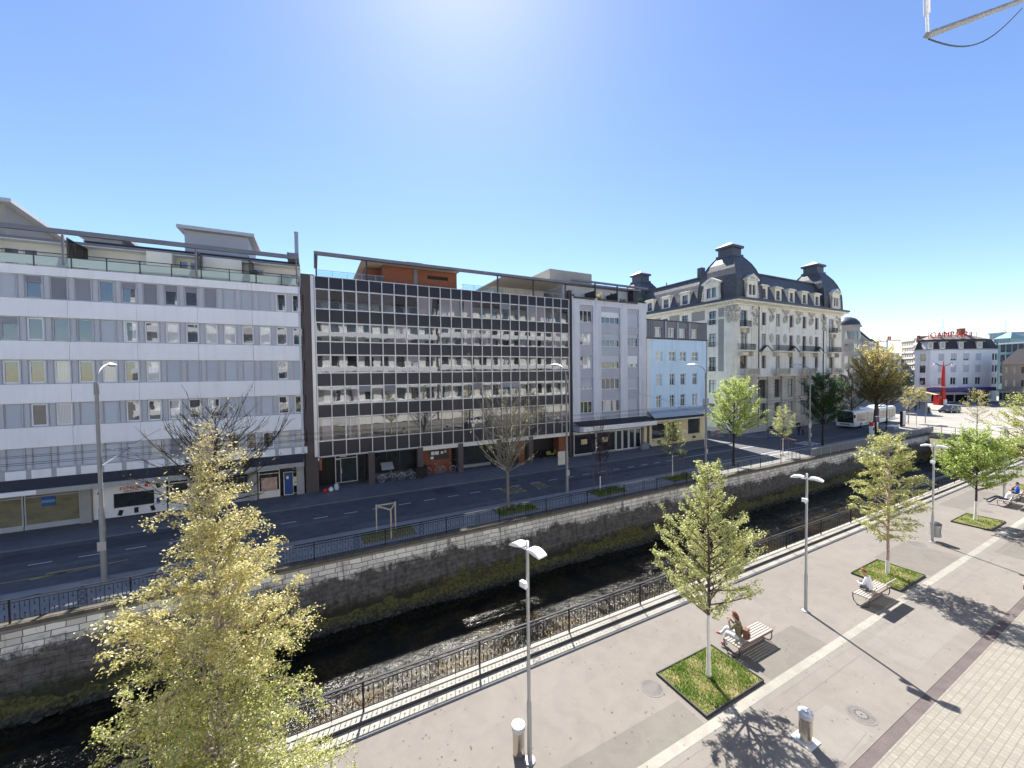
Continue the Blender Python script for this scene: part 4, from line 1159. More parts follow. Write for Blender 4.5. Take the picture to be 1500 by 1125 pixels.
    MB().box(o-.2, LX-o+.2, o-.2, o+.2, 26.2, 26.42).box(o-.2, o+.2, o, LY-o, 26.2, 26.42).build('roof_ridge', W['lead'], R_)
    MB().box(2.2,3.1,7.6,8.5,26,28.1).build('chimney', W['lead'], R_)
    MB().lathe([(.09,26.2),(.09,27.3)],6,(3.2,16)).build('roof_vent', W['lead'], R_)
    # domes
    def dome(cx, cy, nm):
        D = MB(); hs = 3.35
        pf = [(hs+.05,21.3),(hs,22.6),(hs-.06,23.9),(hs-.26,25.2),(hs-.62,26.3),(hs-1.08,27.3),(hs-1.6,28.1),(1.35,28.65)]
        for (h0,z0),(h1,z1) in zip(pf[:-1], pf[1:]):
            a = [(cx-h0,cy-h0),(cx+h0,cy-h0),(cx+h0,cy+h0),(cx-h0,cy+h0)]; c = [(cx-h1,cy-h1),(cx+h1,cy-h1),(cx+h1,cy+h1),(cx-h1,cy+h1)]
            for i in range(4):
                j = (i+1)%4; D.quad((*a[i],z0),(*a[j],z0),(*c[j],z1),(*c[i],z1))
        d = D.build('dome', W['slate'], B, smooth=30)
        rb = MB()
        for sx, sy in ((1,1),(1,-1),(-1,1),(-1,-1)): rb.tube([(cx+sx*h,cy+sy*h,z) for h,z in pf], .09, 6)
        rb.build('dome_rib', W['lead'], d)
        L = MB(); L.box(cx-1.45,cx+1.45,cy-1.45,cy+1.45,28.6,28.95); L.box(cx-1.2,cx+1.2,cy-1.2,cy+1.2,28.95,30.0); L.box(cx-1.5,cx+1.5,cy-1.5,cy+1.5,30.0,30.35)
        L.build('lantern', W['lead'], d)
        P = MB(); P.add([(cx-1.55,cy-1.55,30.36),(cx+1.55,cy-1.55,30.36),(cx+1.55,cy+1.55,30.36),(cx-1.55,cy+1.55,30.36),(cx,cy,31.25)], [(0,1,4),(1,2,4),(2,3,4),(3,0,4),(3,2,1,0)])
        P.build('lantern_cap', W['lead_light'], d)
        for k in range(3): MB().tube([(cx-.4+.4*k,cy-2.3,27.5),(cx-.4+.4*k,cy-2.5,27.6)],.14,8)
        return d
    dome(3.25, 3.25, 'c'); dome(LX-3.3, 3.25, 'r'); dome(3.25, 22.8, 'l')
    # dormers
    def dormer(x, y, rz, w=1.15, h=2.25, fancy=False):
        b = MB(); hw = w/2
        if fancy: b.wall(-1.35,1.35,0,2.7,[(-.85,-.08,.45,2.05),(.08,.85,.45,2.05)],-.35,.3)
        else: b.wall(-.95,.95,0,h,[(-hw,hw,.35,h-.35)],-.15,.3)
        W2 = 1.35 if fancy else .95; H = 2.7 if fancy else h; y0 = -.35 if fancy else -.15
        b.quad((-W2,2.0,0),(-W2,y0,0),(-W2,y0,H),(-W2,2.0,H)); b.quad((W2,y0,0),(W2,2.0,0),(W2,2.0,H),(W2,y0,H))
        d = b.build('dormer', W['stone'], B, (x,y,21.45), rz=rz)
        if fancy:
            c = MB(); c.prism([(-1.65,2.7),(1.65,2.7),(1.65,2.9),(0,3.75),(-1.65,2.9)], -.55, 1.6); c.build('dormer_pediment', W['stone'], d)
            s_ = MB(); rn = random.Random(8)
            for sx in (-1,1):
                for k in range(5): s_.ball((sx*(1.55-.05*k), -.3, .25+.42*k), .22-.02*k, .18, .26, 7, 5)
            for k in range(6): s_.ball((rn.uniform(-.7,.7), -.6, 2.9+rn.uniform(0,.3)), .2, .1, .16, 6, 5)
            s_.build('dormer_scroll', W['stone_relief'], d)
            for xc in (-.465,.465): window(d, xc, -.1, .45, .77, 1.6, 'frame_dark', 'pane', .06, mull=0, transom=.7, name='dormer_window')
        else:
            c = MB().box(-1.15,1.15,-.4,1.8,h,h+.16).box(-.9,.9,-.3,1.8,h+.16,h+.30); c.build('dormer_cornice', W['stone'], d)
            window(d, 0, .1, .35, w, h-.7, 'wood_dark', random.choice(['pane','pane_curtain']), .08, mull=1, transom=.72, name='dormer_window')
    for x in MX: dormer(x, .18, 0)
    dormer(3.3, -.15, 0, fancy=True); dormer(LX-3.2, -.15, 0, fancy=True)
    dormer(-.15, 3.9, R(-90), fancy=True)
    for y in (9.3, 13.4, 17.3): dormer(.18, y, R(-90))
hotel()
# ------------------------------------------------------------------ buildings across the square and further off
VIEW = R(27.2)
def at_px(px, depth):
    """plan position seen in photograph column px at a depth along the view axis"""
    k = (px-750)*depth/563.0
    return (math.sin(VIEW)*depth + math.cos(VIEW)*k, math.cos(VIEW)*depth - math.sin(VIEW)*k)
def simple_win(parent, x, y, z, w, h, pane='pane', rz=0, m=None):
    k = ('s', round(w,2), round(h,2), pane)
    if k not in _wc: _wc[k] = MB().box(-w/2, w/2, -.03, .05, 0, h).mesh('window', W[pane])
    return inst('window', _wc[k], parent, (x,y,z), rz)
def red_sign_house():
    x, y = at_px(1357, 112)
    B = thing('corner_building', 'white four storey building with a dark mansard roof and red rooftop letters', 'building', (x,y,0), R(-27.2))
    Wd = 18.6
    cx = [4.3, 7.9, 11.6, 15.1]
    holes = [(c-.85,c+.85,z,z+h) for c in cx for z,h in ((12.1,2.1),(8.7,2.1),(5.1,2.2))]
    MB().wall(1.2, Wd, 0, 15.2, [h for h in holes]+[(1.6,8.3,.2,2.9),(8.5,12.2,.1,3.2),(12.4,18.2,.1,3.2)], 0, .25).build('wall', W['render_white'], B)
    poly = [(1.2,0),(18.6,0),(22.3,1.3),(26,9),(9.5,11.2),(-.9,2.4)]
    MB().add([(-.9,2.4,0),(1.2,0,0),(1.2,0,15.2),(-.9,2.4,15.2)], [(0,1,2,3)]).build('chamfer_wall', W['render_white'], B)
    for k,z in enumerate((12.1,8.7,5.1)): simple_win(B, .15, 1.15, z, 1.1, 2.1, 'pane', R(-48.8))
    for i,(a,c,z0,z1) in enumerate(holes):
        window(B, (a+c)/2, .2, z0, c-a, z1-z0, 'frame_white', 'pane', .12, mull=1, blind=(.98 if z0 > 8 and i not in (3,6) else (.75 if z0 > 8 else 0)), blind_m='shutter')
    window(B, 4.95, .2, .2, 6.7, 2.7, 'purple', 'shop_glass', .1, mull=2, name='shop_window'); window(B, 10.35, .2, .1, 3.7, 3.1, 'frame_dark', 'shop_glass', .1, mull=1, name='shop_window')
    W['pane_green'] = glass('pane_green', (.16,.20,.11), 1.7, .01, rand=.1)
    window(B, 15.3, .2, .1, 5.8, 3.1, 'frame_dark', 'pane_green', .1, mull=3, name='shop_window')
    bk = MB(); hp = poly[1:]
    for i in range(4): bk.quad((*hp[i],0),(*hp[i+1],0),(*hp[i+1],15.2),(*hp[i],15.2))
    bk.build('block', W['render_white'], B)
    s_ = MB()
    for z in (12.2,8.8,5.2):
        for t_ in (.35,.75): simple_win(B, 18.6+3.7*t_, 1.3*t_-.03, z, .8, 1.9, 'pane', math.atan2(1.3,3.7))
    MB().box(-.2, Wd+.3, -1.3, .0, 3.35, 4.35).build('awning', W['purple'], B)
    MB().add([(-1.5,-3.6,2.55),(9.4,-3.6,2.55),(9.4,-.1,3.3),(-1.5,-.1,3.3),(-1.5,-3.6,2.5),(9.4,-3.6,2.5),(9.4,-.1,3.25),(-1.5,-.1,3.25)], [(0,1,2,3),(7,6,5,4),(0,4,5,1),(1,5,6,2),(2,6,7,3),(3,7,4,0)]).build('sun_awning', mat('awning_cloth', (.62,.48,.33), .8), B)
    def ring(k, dz=0): return [(10.2+(x_-10.2)*k, 4.6+(y_-4.6)*k) for x_,y_ in poly]
    MB().slab(ring(1.05), 15.2, 15.5).build('cornice', W['frame_grey'], B)
    rf = MB(); a = ring(1.02); c = ring(.88); d = ring(.45)
    W['roof_dark'] = mat('roof_dark', (.035,.03,.038), .7, var=.2); W['roof_brown'] = mat('roof_brown', (.30,.25,.21), .85, var=.2)
    for i in range(6):
        j = (i+1)%6; rf.quad((*a[i],15.5),(*a[j],15.5),(*c[j],18.4),(*c[i],18.4))
    R_ = rf.build('mansard_roof', W['roof_dark'], B)
    t = MB()
    for i in range(6):
        j = (i+1)%6; t.quad((*c[i],18.41),(*c[j],18.41),(*d[j],19.9),(*d[i],19.9))
    t.add([(*q_,19.9) for q_ in d], [tuple(range(6))]); t.build('roof_cap', W['roof_brown'], R_)
    for x in (.9, 4.4, 9.8, 15.2):
        w = .75 if x != 9.8 else .65
        dd = MB().box(x-w, x+w, -.2, 1.5, 15.6, 17.5).build('dormer', W['frame_white'], R_)
        MB().box(x-w-.5, x+w+.5, -.5, 1.6, 17.51, 17.75).build('dormer_roof', W['roof_brown'], dd)
        MB().box(x-w+.2, x+w-.2, -.23, -.205, 15.85, 17.3).build('dormer_window', W['pane'], dd)
    # red letters standing on the ridge
    for i, ch in enumerate('CAMPARI'):
        m = stand(text_mb(ch, 2.35, .10), 2.6+1.98*i, 1.6, 18.65 + (.55 if i in (2,3,4,5) else .3))
        m.build('roof_letter', W['red_paint'], B)
    fr = MB(); fr.box(2.2,16.6,1.62,1.7,20.35,20.42); fr.box(2.2,16.6,1.62,1.7,18.9,18.97)
    for k in range(8): fr.box(2.3+2.0*k,2.36+2.0*k,1.62,1.72,18.2,20.42)
    fr.build('letter_frame', W['dark_metal'], B)
    MB().box(13.4,14.7,3,4.2,18.4,21.8).build('chimney', W['brick_red'], B)
    MB().box(.8,1.3,3,3.6,17.8,19.8).build('chimney', W['brick_red'], B)
    an = MB().tube([(10.2,5,19.9),(10.2,5,25.2)], .06, 5); an.tube([(8.4,5,25.1),(12.2,5,25.1)], .045, 5); an.tube([(8.7,5,22.4),(11.8,5,22.4)], .04, 5)
    for k in range(6): an.tube([(8.6+.7*k,4.6,25.1),(8.6+.7*k,5.4,25.1)], .03, 4)
    an.build('aerial', W['galv'], B)
red_sign_house()

def plain_house(name, label, px0, px1, d0, d1, z0, z1, nx, nz, wall, pane='pane', ww=.45, wh=.5, roof='roof_metal', deep=10, band=None, win0=.12, gable=0, cat='building', flat=True):
    """a far block whose front runs between two photograph columns at two depths"""
    a = Vector(at_px(px0, d0)); b_ = Vector(at_px(px1, d1)); dv = b_-a; L = dv.length; rz = math.atan2(dv.y, dv.x)
    B = thing(name, label, cat, (a.x,a.y,0), rz)
    pw = L/nx; ph = (z1-z0)/nz
    holes = [(pw*(i+.5)-pw*ww/2, pw*(i+.5)+pw*ww/2, z0+ph*(k+.28), z0+ph*(k+.28+wh)) for i in range(nx) for k in range(nz)]
    MB().wall(0, L, 0, z1, holes, 0, .2).build('wall', W[wall], B)
    for x0,x1,c,e in holes: simple_win(B, (x0+x1)/2, .15, c, x1-x0, e-c, pane)
    body(MB(), 0, L, .21, deep, 0, z1).build('block', W[wall], B)
    if gable:
        m = MB(); m.add([(-.4,-.4,z1),(L+.4,-.4,z1),(L+.4,deep+.4,z1),(-.4,deep+.4,z1),(gable*.5,deep*.4,z1+gable),(L-gable*.5,deep*.4,z1+gable)], [(0,1,5,4),(1,2,5),(2,3,4,5),(3,0,4),(3,2,1,0)])
        m.build('roof', W[roof], B)
    else: MB().box(-.3, L+.3, -.3, deep+.3, z1+.01, z1+.5).build('roof', W[roof], B)
    if band:
        m = MB()
        for k in range(nz): m.box(-.1, L+.1, -.25, -.005, z0+ph*k-.1, z0+ph*k+ph*.22)
        m.build('balcony_band', W[band], B)
    return B
W['tan'] = mat('tan', (.33,.28,.22), .85, var=.15); W['tan_grey'] = mat('tan_grey', (.36,.34,.32), .85, var=.15)
W['far_blue'] = mat('far_blue', (.42,.47,.52), .7, var=.1); W['far_cream'] = mat('far_cream', (.62,.57,.48), .85, var=.1); W['maroon'] = mat('maroon', (.15,.10,.12), .8, var=.1)
W['teal'] = mat('teal', (.22,.36,.38), .6, var=.1); W['rust_roof'] = mat('rust_roof', (.30,.15,.10), .85, var=.2)
# curved corner building with a low dome, right of the hotel
def round_corner():
    x, y = at_px(1240, 99)
    B = thing('round_corner_building', 'tan corner building with a rounded front under a low grey dome', 'building', (x,y,0))
    rad = 2.5
    pts = []
    b = MB(); b.lathe([(rad,0),(rad,20.6),(rad+.35,20.65),(rad+.35,21.1),(rad-.1,21.15)], 28); b.build('wall', W['tan_grey'], B, smooth=30)
    MB().lathe([(rad+.2,21.15),(rad,21.9),(rad*.72,22.8),(rad*.35,23.25),(.05,23.4)], 28).build('dome', W['lead'], B, smooth=60)
    for k in range(7):
        for j in range(5):
            a = R(200)+R(21)*k
            simple_win(B, (rad+.0)*math.cos(a), (rad+.0)*math.sin(a), 5.2+3.1*j, .7, 1.9, 'pane_curtain' if (k+j)%3 else 'pane', a+PI/2)
    MB().lathe([(rad+.3,3.9),(rad+.3,4.4)], 28).build('string_course', W['rust_roof'], B)
round_corner()
plain_house('terrace_building', 'long grey brown building beside the round corner, in the side street', 1253, 1275, 98, 140, 4.5, 19.9, 9, 5, 'tan_grey', roof='bitumen', deep=14)
plain_house('terrace_building', 'pale blue grey building with a dark flat roof, half hidden by the yellowish tree', 1275, 1286, 141, 170, 4.5, 20.5, 5, 5, 'far_blue', roof='bitumen', deep=14)
plain_house('far_house', 'narrow white gabled house between dark roofs down the street', 1287, 1300, 168, 178, 4, 19.6, 3, 5, 'render_white', roof='rust_roof', deep=12, gable=2.5)
plain_house('far_house', 'blue grey glazed house with a rust roof down the street', 1300, 1318, 180, 225, 4, 18, 6, 5, 'far_blue', roof='rust_roof', deep=12, gable=2.0)
plain_house('far_house', 'dark distant house closing the street beside the cream flats', 1317, 1322, 240, 262, 4, 17, 3, 4, 'tan_grey', roof='bitumen', deep=12, gable=2.5)
plain_house('far_flats', 'distant cream block of flats with balcony bands, its left half', 1320, 1338, 215, 205, 6, 24.5, 7, 6, 'far_cream', band='frame_white', roof='tan_grey', deep=12)
plain_house('far_flats', 'distant peach block of flats with balcony bands, its right half', 1338, 1347, 205, 200, 6, 25.5, 4, 6, 'cream_wall', band='far_cream', roof='tan_grey', deep=12)
plain_house('side_tower', 'plain dark maroon tower left of the white building with letters', 1347.5, 1360, 150, 148.3, 2, 22, 1, 1, 'maroon', ww=.01, wh=.01, deep=8)
plain_house('rear_house', 'tall blue grey house behind the right end of the letters', 1448, 1466, 150, 146, 4, 22.8, 3, 4, 'far_blue', roof='teal', deep=12)
plain_house('rear_house', 'tall teal roofed house behind the white building with letters', 1458, 1478, 135, 132, 4, 20.0, 4, 4, 'teal', roof='teal', deep=10, gable=2.2)
plain_house('glass_house', 'greenish glass building at the right edge with a pale curved roof', 1464, 1560, 122, 108, 4, 17.2, 10, 4, 'teal', ww=.8, wh=.75, roof='frame_white', deep=12)
plain_house('rear_house', 'pale house with a maroon roof behind the glass building', 1478, 1560, 150, 140, 8, 22.5, 8, 3, 'render_white', roof='maroon', deep=12)
plain_house('chalet', 'small tan house with a dark steep roof at the right edge', 1468, 1530, 106, 100, .5, 10.8, 5, 3, 'tan', roof='roof_dark', deep=8, gable=4.2, ww=.3)
plain_house('kiosk_block', 'low grey green kiosk right of the white building', 1464, 1500, 104, 100, .3, 3.6, 6, 1, 'tan_grey', pane='shop_glass', ww=.9, wh=.6, deep=5)
plain_house('far_house', 'grey distant house across the far end of the square street', 1284, 1320, 262, 268, 3, 9, 8, 2, 'tan_grey', deep=12)
mst = thing('roof_mast', 'thin pale mast rising behind the white building with letters', 'mast', (*at_px(1472, 140), 0)); MB().lathe([(.12,18),(.06,27)], 6).build('pole', W['galv'], mst)
# tower crane with a flag, far away
x, y = at_px(1299, 300)
cr = thing('tower_crane', 'distant tower crane with a red flag on its tip above the roofs', 'crane', (x,y,0), R(-27.2))
c = MB(); c.tube([(0,0,0),(0,0,33)], .5, 5); c.build('mast', W['galv'], cr)
c = MB(); c.tube([(-9,0,31),(10.5,0,32.2)], .3, 5); c.tube([(0,0,34.5),(10,0,32.3)], .1, 4); c.tube([(0,0,34.5),(-8,0,31.2)], .1, 4); c.build('jib', W['red_paint'], cr)
MB().box(.2,3.0,-.06,.06,32.3,35.2).build('flag', W['red_paint'], cr); MB().box(1.35,1.75,-.1,-.065,33.1,34.5).box(.85,2.25,-.1,-.066,33.6,34.0).build('flag_cross', W['white_plastic'], cr)
x, y = at_px(1303, 330)
cr = thing('tower_crane', 'second distant crane jib, lower and fainter, under the flag', 'crane', (x,y,0), R(-27.2))
c = MB(); c.tube([(-3,0,0),(-3,0,23.5)], .5, 5); c.build('mast', W['galv'], cr); c = MB(); c.tube([(-4,0,22.5),(11,0,23.2)], .28, 5); c.build('jib', W['galv'], cr)

# row of houses on the photographer's side: seen only as reflections in the windows opposite
W['facade_sun'] = mat('facade_sun', (.80,.78,.74), .85, var=.12)
def own_side(label, x0, x1, top, nz, wall, seed):
    B = thing('street_house', label, 'building', (x0,-9,0)); L = x1-x0; rn = random.Random(seed)
    nx = int(L/3.0); pw = L/nx; ph = (top-4)/nz
    # faces +Y: draw facing -Y, then turn round
    M4 = Matrix.Translation((L,0,0)) @ Matrix.Rotation(PI, 4, 'Z')
    holes = [(pw*i+.7, pw*i+pw-.7, 4+ph*k+.9, 4+ph*k+ph-.35) for i in range(nx) for k in range(nz)]
    MB().wall(0, L, 0, top, holes, 0, .3).xform(M4).build('wall', W[wall], B)
    body(MB(), 0, L, .31, 12, 0, top).xform(M4).build('block', W[wall], B)
    for a,c,z0,z1 in holes: simple_win(B, L-(a+c)/2, -.2, z0, c-a, z1-z0, rn.choice(['pane','pane','pane_curtain']), PI)
    b = MB()
    for k in range(nz): b.box(0, L, -.9, -.005, 4+ph*k-.15, 4+ph*k+.75)
    b.xform(M4).build('balcony_band', W['white_panel'], B)
    MB().box(0,L,-1.2,12,top+.02,top+3.5).xform(M4).build('roof', W['roof_dark'], B)
own_side('sunlit house on the near side, mirrored in the dark office windows', -26, 24, 24.5, 6, 'facade_sun', 1)
own_side('sunlit taller house on the near side, mirrored in windows further right', 24.5, 70, 25.5, 6, 'cream_wall', 2)
# ------------------------------------------------------------------ promenade lamps
def prom_lamp():
    r = thing('promenade_lamp', '', 'street lamp', (0,0,0), 0, 'twin headed lamps along the promenade')
    MB().lathe([(.15,0),(.15,.03),(.062,.05),(.062,1.55),(.045,1.60),(.045,5.55)], 10).build('pole', W['galv'], r, smooth=True)
    MB().box(-.03,.03,-.03,.03,5.45,5.74).box(-.20,.20,-.03,.03,5.50,5.55).build('bracket', W['lamp_white'], r)
    for sx in (-1, 1):
        b = MB(); n = 8; v = []
        for i in range(n+1):                                   # shell curved along its length like a bent leaf
            t = i/n; x = sx*(.10+.44*t); z = 5.60+.055*math.sin(t*PI*.8)-.10*t*t; h = .015+.085*math.sin(PI*min(1,(1-t)*.9+.08)); w = .145
            v += [(x,-w,z),(x,w,z),(x,w,z-h),(x,-w,z-h)]
        f = []
        for i in range(n):
            for k in range(4):
                a = i*4+k; c = i*4+(k+1)%4
                f.append((a,c,c+4,a+4) if sx < 0 else (a,a+4,c+4,c))
        f += [(0,1,2,3),(n*4+3,n*4+2,n*4+1,n*4)]
        b.add(v, f); hd = b.build('lamp_head', W['lamp_white'], r, smooth=30)
    sp = MB().box(-.14,.06,-.16,-.05,4.58,4.72).box(-.05,-.0,-.06,0,4.5,4.62); sp.build('spotlight', W['lamp_white'], r)
    return r
pl = prom_lamp()
lamps = [(4.71,'nearest promenade lamp, its base beside the steel bin with a round white lid'),(17.89,'promenade lamp behind the bench with the person in the green jacket'),(31.37,'promenade lamp with a grey litter bin at its foot'),(44.89,'small far promenade lamp beside the person in blue on a bench')]
for i,(x,lb) in enumerate(lamps):
    o = pl if i == 0 else copy_tree(pl)
    place(o, (x,8.42,0), R(-75), lb)

# ------------------------------------------------------------------ roadside lamps with curved arms
def road_lamp():
    r = thing('road_lamp', '', 'street lamp', (0,0,0), 0, 'tall roadside lamps with curved arms')
    MB().lathe([(.125,0),(.115,3.6),(.085,3.65),(.075,9.2),(.10,9.21),(.10,9.75),(.07,9.8)], 12).build('pole', W['pole_grey'], r, smooth=True)
    pts = [(0,.0,9.7)]+[(0, .05+1.9*(1-math.cos(a))/1.0*.75, 9.75+ .95*math.sin(a)) for a in [PI/2*k/8 for k in range(1,9)]]
    MB().tube(pts, .04, 8).build('arm', W['galv'], r, smooth=True)
    h = MB(); v = []
    for i in range(7):
        t = i/6; y = 1.25+.95*t; w = .17*math.sin(PI*(.18+.72*t))+.02; z = 10.72-.02*t
        v += [(-w,y,z-.02),(0,y,z+.10*math.sin(PI*(.15+.75*t))),(w,y,z-.02),(0,y,z-.13*math.sin(PI*(.15+.7*t)))]
    f = []
    for i in range(6):
        for k in range(4): a = i*4+k; c = i*4+(k+1)%4; f.append((a,a+4,c+4,c))
    f += [(3,2,1,0),(24,25,26,27)]
    h.add(v,f); h.build('lamp_head', W['lamp_white'], r, smooth=50)
    MB().tube([(0,0,5.65),(0,3.4,6.0)], .03, 6).tube([(0,0,6.7),(0,2.6,5.95)], .012, 4).build('wire_bracket', W['galv'], r)
    MB().box(-.16,.16,-.16,-.12,1.55,2.0).build('sticker_plate', W['galv'], r)
    return r
rl_ = road_lamp()
for i,(x,y,lb) in enumerate([(-9.45,25.9,'roadside lamp in front of the white banded block, leftmost'),(18.3,25.9,'roadside lamp with a grey sign plate, before the dark office block'),(35.6,25.9,'roadside lamp in front of the blue house'),(55.6,25.9,'roadside lamp in front of the domed corner building')]):
    o = rl_ if i == 0 else copy_tree(rl_)
    place(o, (x,y,0), 0, lb)
b = MB().box(-.9,-.2,-.04,0,2.5,3.6); o = b.build('lamp_sign', W['galv'], None, (18.3,25.9,0)); tag(o, 'blank grey plate fixed to the roadside lamp by the dark office block', 'sign')
b = MB().lathe([(.36,0),(.36,.03)], 16); b.v = [(p[0], -p[2], 3.0+p[1]) for p in b.v]; o = b.build('round_sign', W['galv'], None, (55.2,25.7,0)); tag(o, 'round pale traffic sign seen from behind on the lamp by the domed building', 'sign')
# overhead wires of the trolleybus
for y, z, lb in ((28.7,5.72,'near pair wire'),(29.35,5.72,''),(31.3,5.75,''),(31.95,5.75,'')):
    pts = []
    for k in range(0, 61): X = -60+2.6*k; pts.append((X, y, z-.10*abs(math.sin(X*PI/36.0))))
    o = MB().tube(pts, .011, 4, False).build('overhead_wire', W['black']); 
    tag(o, 'thin black overhead trolleybus wire running above the road', 'wire', 'overhead wires')
for x in (-9.45, 18.3, 35.6, 55.6):
    o = MB().tube([(x,25.9,6.75),(x+.3,29,6.3),(x+1.2,36.95,7.4)], .010, 4, False).build('span_wire', W['black'])
    tag(o, 'thin black span wire from a roadside lamp to the house fronts', 'wire', 'span wires')

# ------------------------------------------------------------------ bins, manholes
W['bin_lid'] = mat('bin_lid', (.50,.51,.53), .4, .2, var=.12, scale=5)
def bin_steel(x, y, lb, base=True):
    r = thing('steel_bin', lb, 'litter bin', (x,y,0))
    MB().lathe([(.155,.03),(.155,.66)], 24).build('drum', W['steel'], r, smooth=True)
    MB().lathe([(.155,.661),(.175,.662),(.175,.79),(.168,.797),(.09,.80),(.085,.79)], 24).build('lid', W['bin_lid'], r, smooth=30)
    MB().lathe([(.06,.80),(.06,.806)], 16).build('opening', W['galv'], r)
    if base: MB().box(-.25,.25,-.25,.25,.004,.022).build('base_plate', W['alu'], r)
bin_steel(4.55, 8.72, 'steel bin with a round white lid beside the nearest promenade lamp', False)
bin_steel(11.57, 5.42, 'steel bin with a bluish lid standing alone on the promenade paving')
r = thing('litter_bin', 'grey litter bin hung on the third promenade lamp', 'litter bin', (31.72,8.38,0))
MB().lathe([(.20,.28),(.24,.3),(.24,.98),(.20,1.0)], 20).build('drum', W['galv'], r, smooth=True); MB().lathe([(.25,1.0),(.25,1.04),(.12,1.12)], 20).build('lid', W['dark_metal'], r, smooth=True)
MB().box(-.34,-.2,-.03,.03,.5,.9).build('bracket', W['galv'], r)
MB().add([(-.14,-.245,.48),(.14,-.245,.48),(.14,-.245,.82),(-.14,-.245,.82)],[(0,1,2,3)]).build('label_plate', W['lamp_white'], r)
M_drain = m_asphalt('manhole_ring', (.20,.185,.175), .2, .2); M_lid = m_asphalt('manhole_lid', (.165,.15,.145), .2, .25)
def manhole(x, y, rad, lb, holes=True):
    r = thing('manhole_cover', lb, 'manhole cover', (x,y,0))
    MB().lathe([(rad,.002),(rad,.007),(rad*.90,.008)], 32).build('frame_ring', M_drain, r)
    c = MB().lathe([(rad*.86,.004),(rad*.86,.0095),(rad*.5,.010)], 32); c.build('lid', M_lid, r)
    if holes:
        h = MB()
        for k in range(14):
            a = 2*PI*k/14; h.lathe([(.022,.0102),(.022,.0108)], 8, (rad*.42*math.cos(a), rad*.42*math.sin(a)))
        h.lathe([(.03,.0102),(.03,.0109)], 8); h.build('vent_hole', W['black'], r)
        MB().lathe([(rad*.34,.0103),(rad*.34,.0106)], 20).build('centre_plate', M_drain, r)
manhole(9.26, 8.59, .36, 'round grey manhole cover left of the nearest grass square', False)
manhole(13.85, 5.08, .36, 'manhole cover with a ring of black holes in the bare paving')
manhole(30.4, 8.75, .42, 'round grey manhole cover left of the third lamp', False)
manhole(41.5, 8.6, .42, 'distant manhole cover left of the reclining people', False)

# ------------------------------------------------------------------ tree pits with grass
def m_grass(name='grass', dry=True):
    t = NT(name); g = t.n('NewGeometry')
    col = t.ramp(g.outputs['Random Per Island'], [(0.,(.05,.14,.015)),(.5,(.12,.27,.03)),(.85,(.24,.33,.07)),(1.,(.46,.42,.18))])
    n = t.noise(1.6, 4, .6); col = t.mix(t.ramp(n, [(.46,0.),(.70,.7)]), col, (.40,.36,.15))
    d = t.n('BsdfDiffuse'); t.l(col, d.inputs[0]); tr = t.n('BsdfTranslucent'); t.l(col, tr.inputs[0])
    m = t.n('MixShader'); m.inputs[0].default_value = .4; t.l(d.outputs[0], m.inputs[1]); t.l(tr.outputs[0], m.inputs[2]); t.l(m.outputs[0], t.out.inputs[0]); return t.m
M_grass = m_grass()
M_soil = mat('soil', (.20,.16,.075), .95, var=.35, scale=3, fine=.3)
def grass_pit(x, y, w, d, lb, n, seed, edge=True, hgt=.11, soil=True):
    r = thing('grass_square', lb, 'grass bed', (x,y,0)); rn = random.Random(seed)
    if edge:
        e = MB(); t = .03; h = .085
        e.box(-w/2,w/2,-d/2,-d/2+t,-.05,h); e.box(-w/2,w/2,d/2-t,d/2,-.05,h); e.box(-w/2,-w/2+t,-d/2+t,d/2-t,-.05,h); e.box(w/2-t,w/2,-d/2+t,d/2-t,-.05,h)
        e.build('steel_edging', W['dark_metal'], r)
    MB().box(-w/2+.03,w/2-.03,-d/2+.03,d/2-.03,.0,.045).build('soil', M_soil, r)
    b = MB()
    for k in range(n):
        px, py = rn.uniform(-w/2+.04,w/2-.04), rn.uniform(-d/2+.04,d/2-.04)
        cl = .5+.5*math.sin(px*5.1+seed)*math.sin(py*4.3+1.7*seed)
        if rn.random() > .45+.55*cl: continue
        h = hgt*rn.uniform(.4,1.15)*(.55+.6*cl); a = rn.uniform(0,2*PI); ca, sa = math.cos(a), math.sin(a); wd = .012; ln = rn.uniform(.0,.10)
        lx, ly = ln*math.cos(a+1.2), ln*math.sin(a+1.2)
        b.add([(px-ca*wd,py-sa*wd,.04),(px+ca*wd,py+sa*wd,.04),(px+lx,py+ly,.04+h)], [(0,1,2)])
    o = b.build('grass', M_grass, r); o['kind'] = 'stuff'
grass_pit(11.2, 8.0, 2.8, 1.84, 'nearest grass square, around the tree with a white painted trunk', 9000, 1)
grass_pit(24.5, 8.05, 2.8, 1.80, 'grass square behind the bench with the red haired person', 5500, 2)
grass_pit(38.0, 8.15, 2.9, 1.7, 'grass square around the bright green tree at the right', 3000, 3)
grass_pit(51.6, 8.3, 2.9, 1.7, 'farthest grass square, by the person in blue at the right edge', 1500, 4)
for x, s_, lb in ((12.9,1,'planted bed at the foot of the leafless street tree'),(3.9,2,'planted bed under the staked sapling by the road'),(21.6,3,'planted bed at the foot of the small bare tree by the lamp'),(30.3,4,'planted bed at the foot of the small budding staked tree'),(-14.2,5,'planted bed at the left edge beside the river railing')):
    grass_pit(x, 24.75, 3.1 if x != 3.9 else 3.2, 1.5, lb, 2600 if x != 3.9 else 500, 10+s_, False, .22)

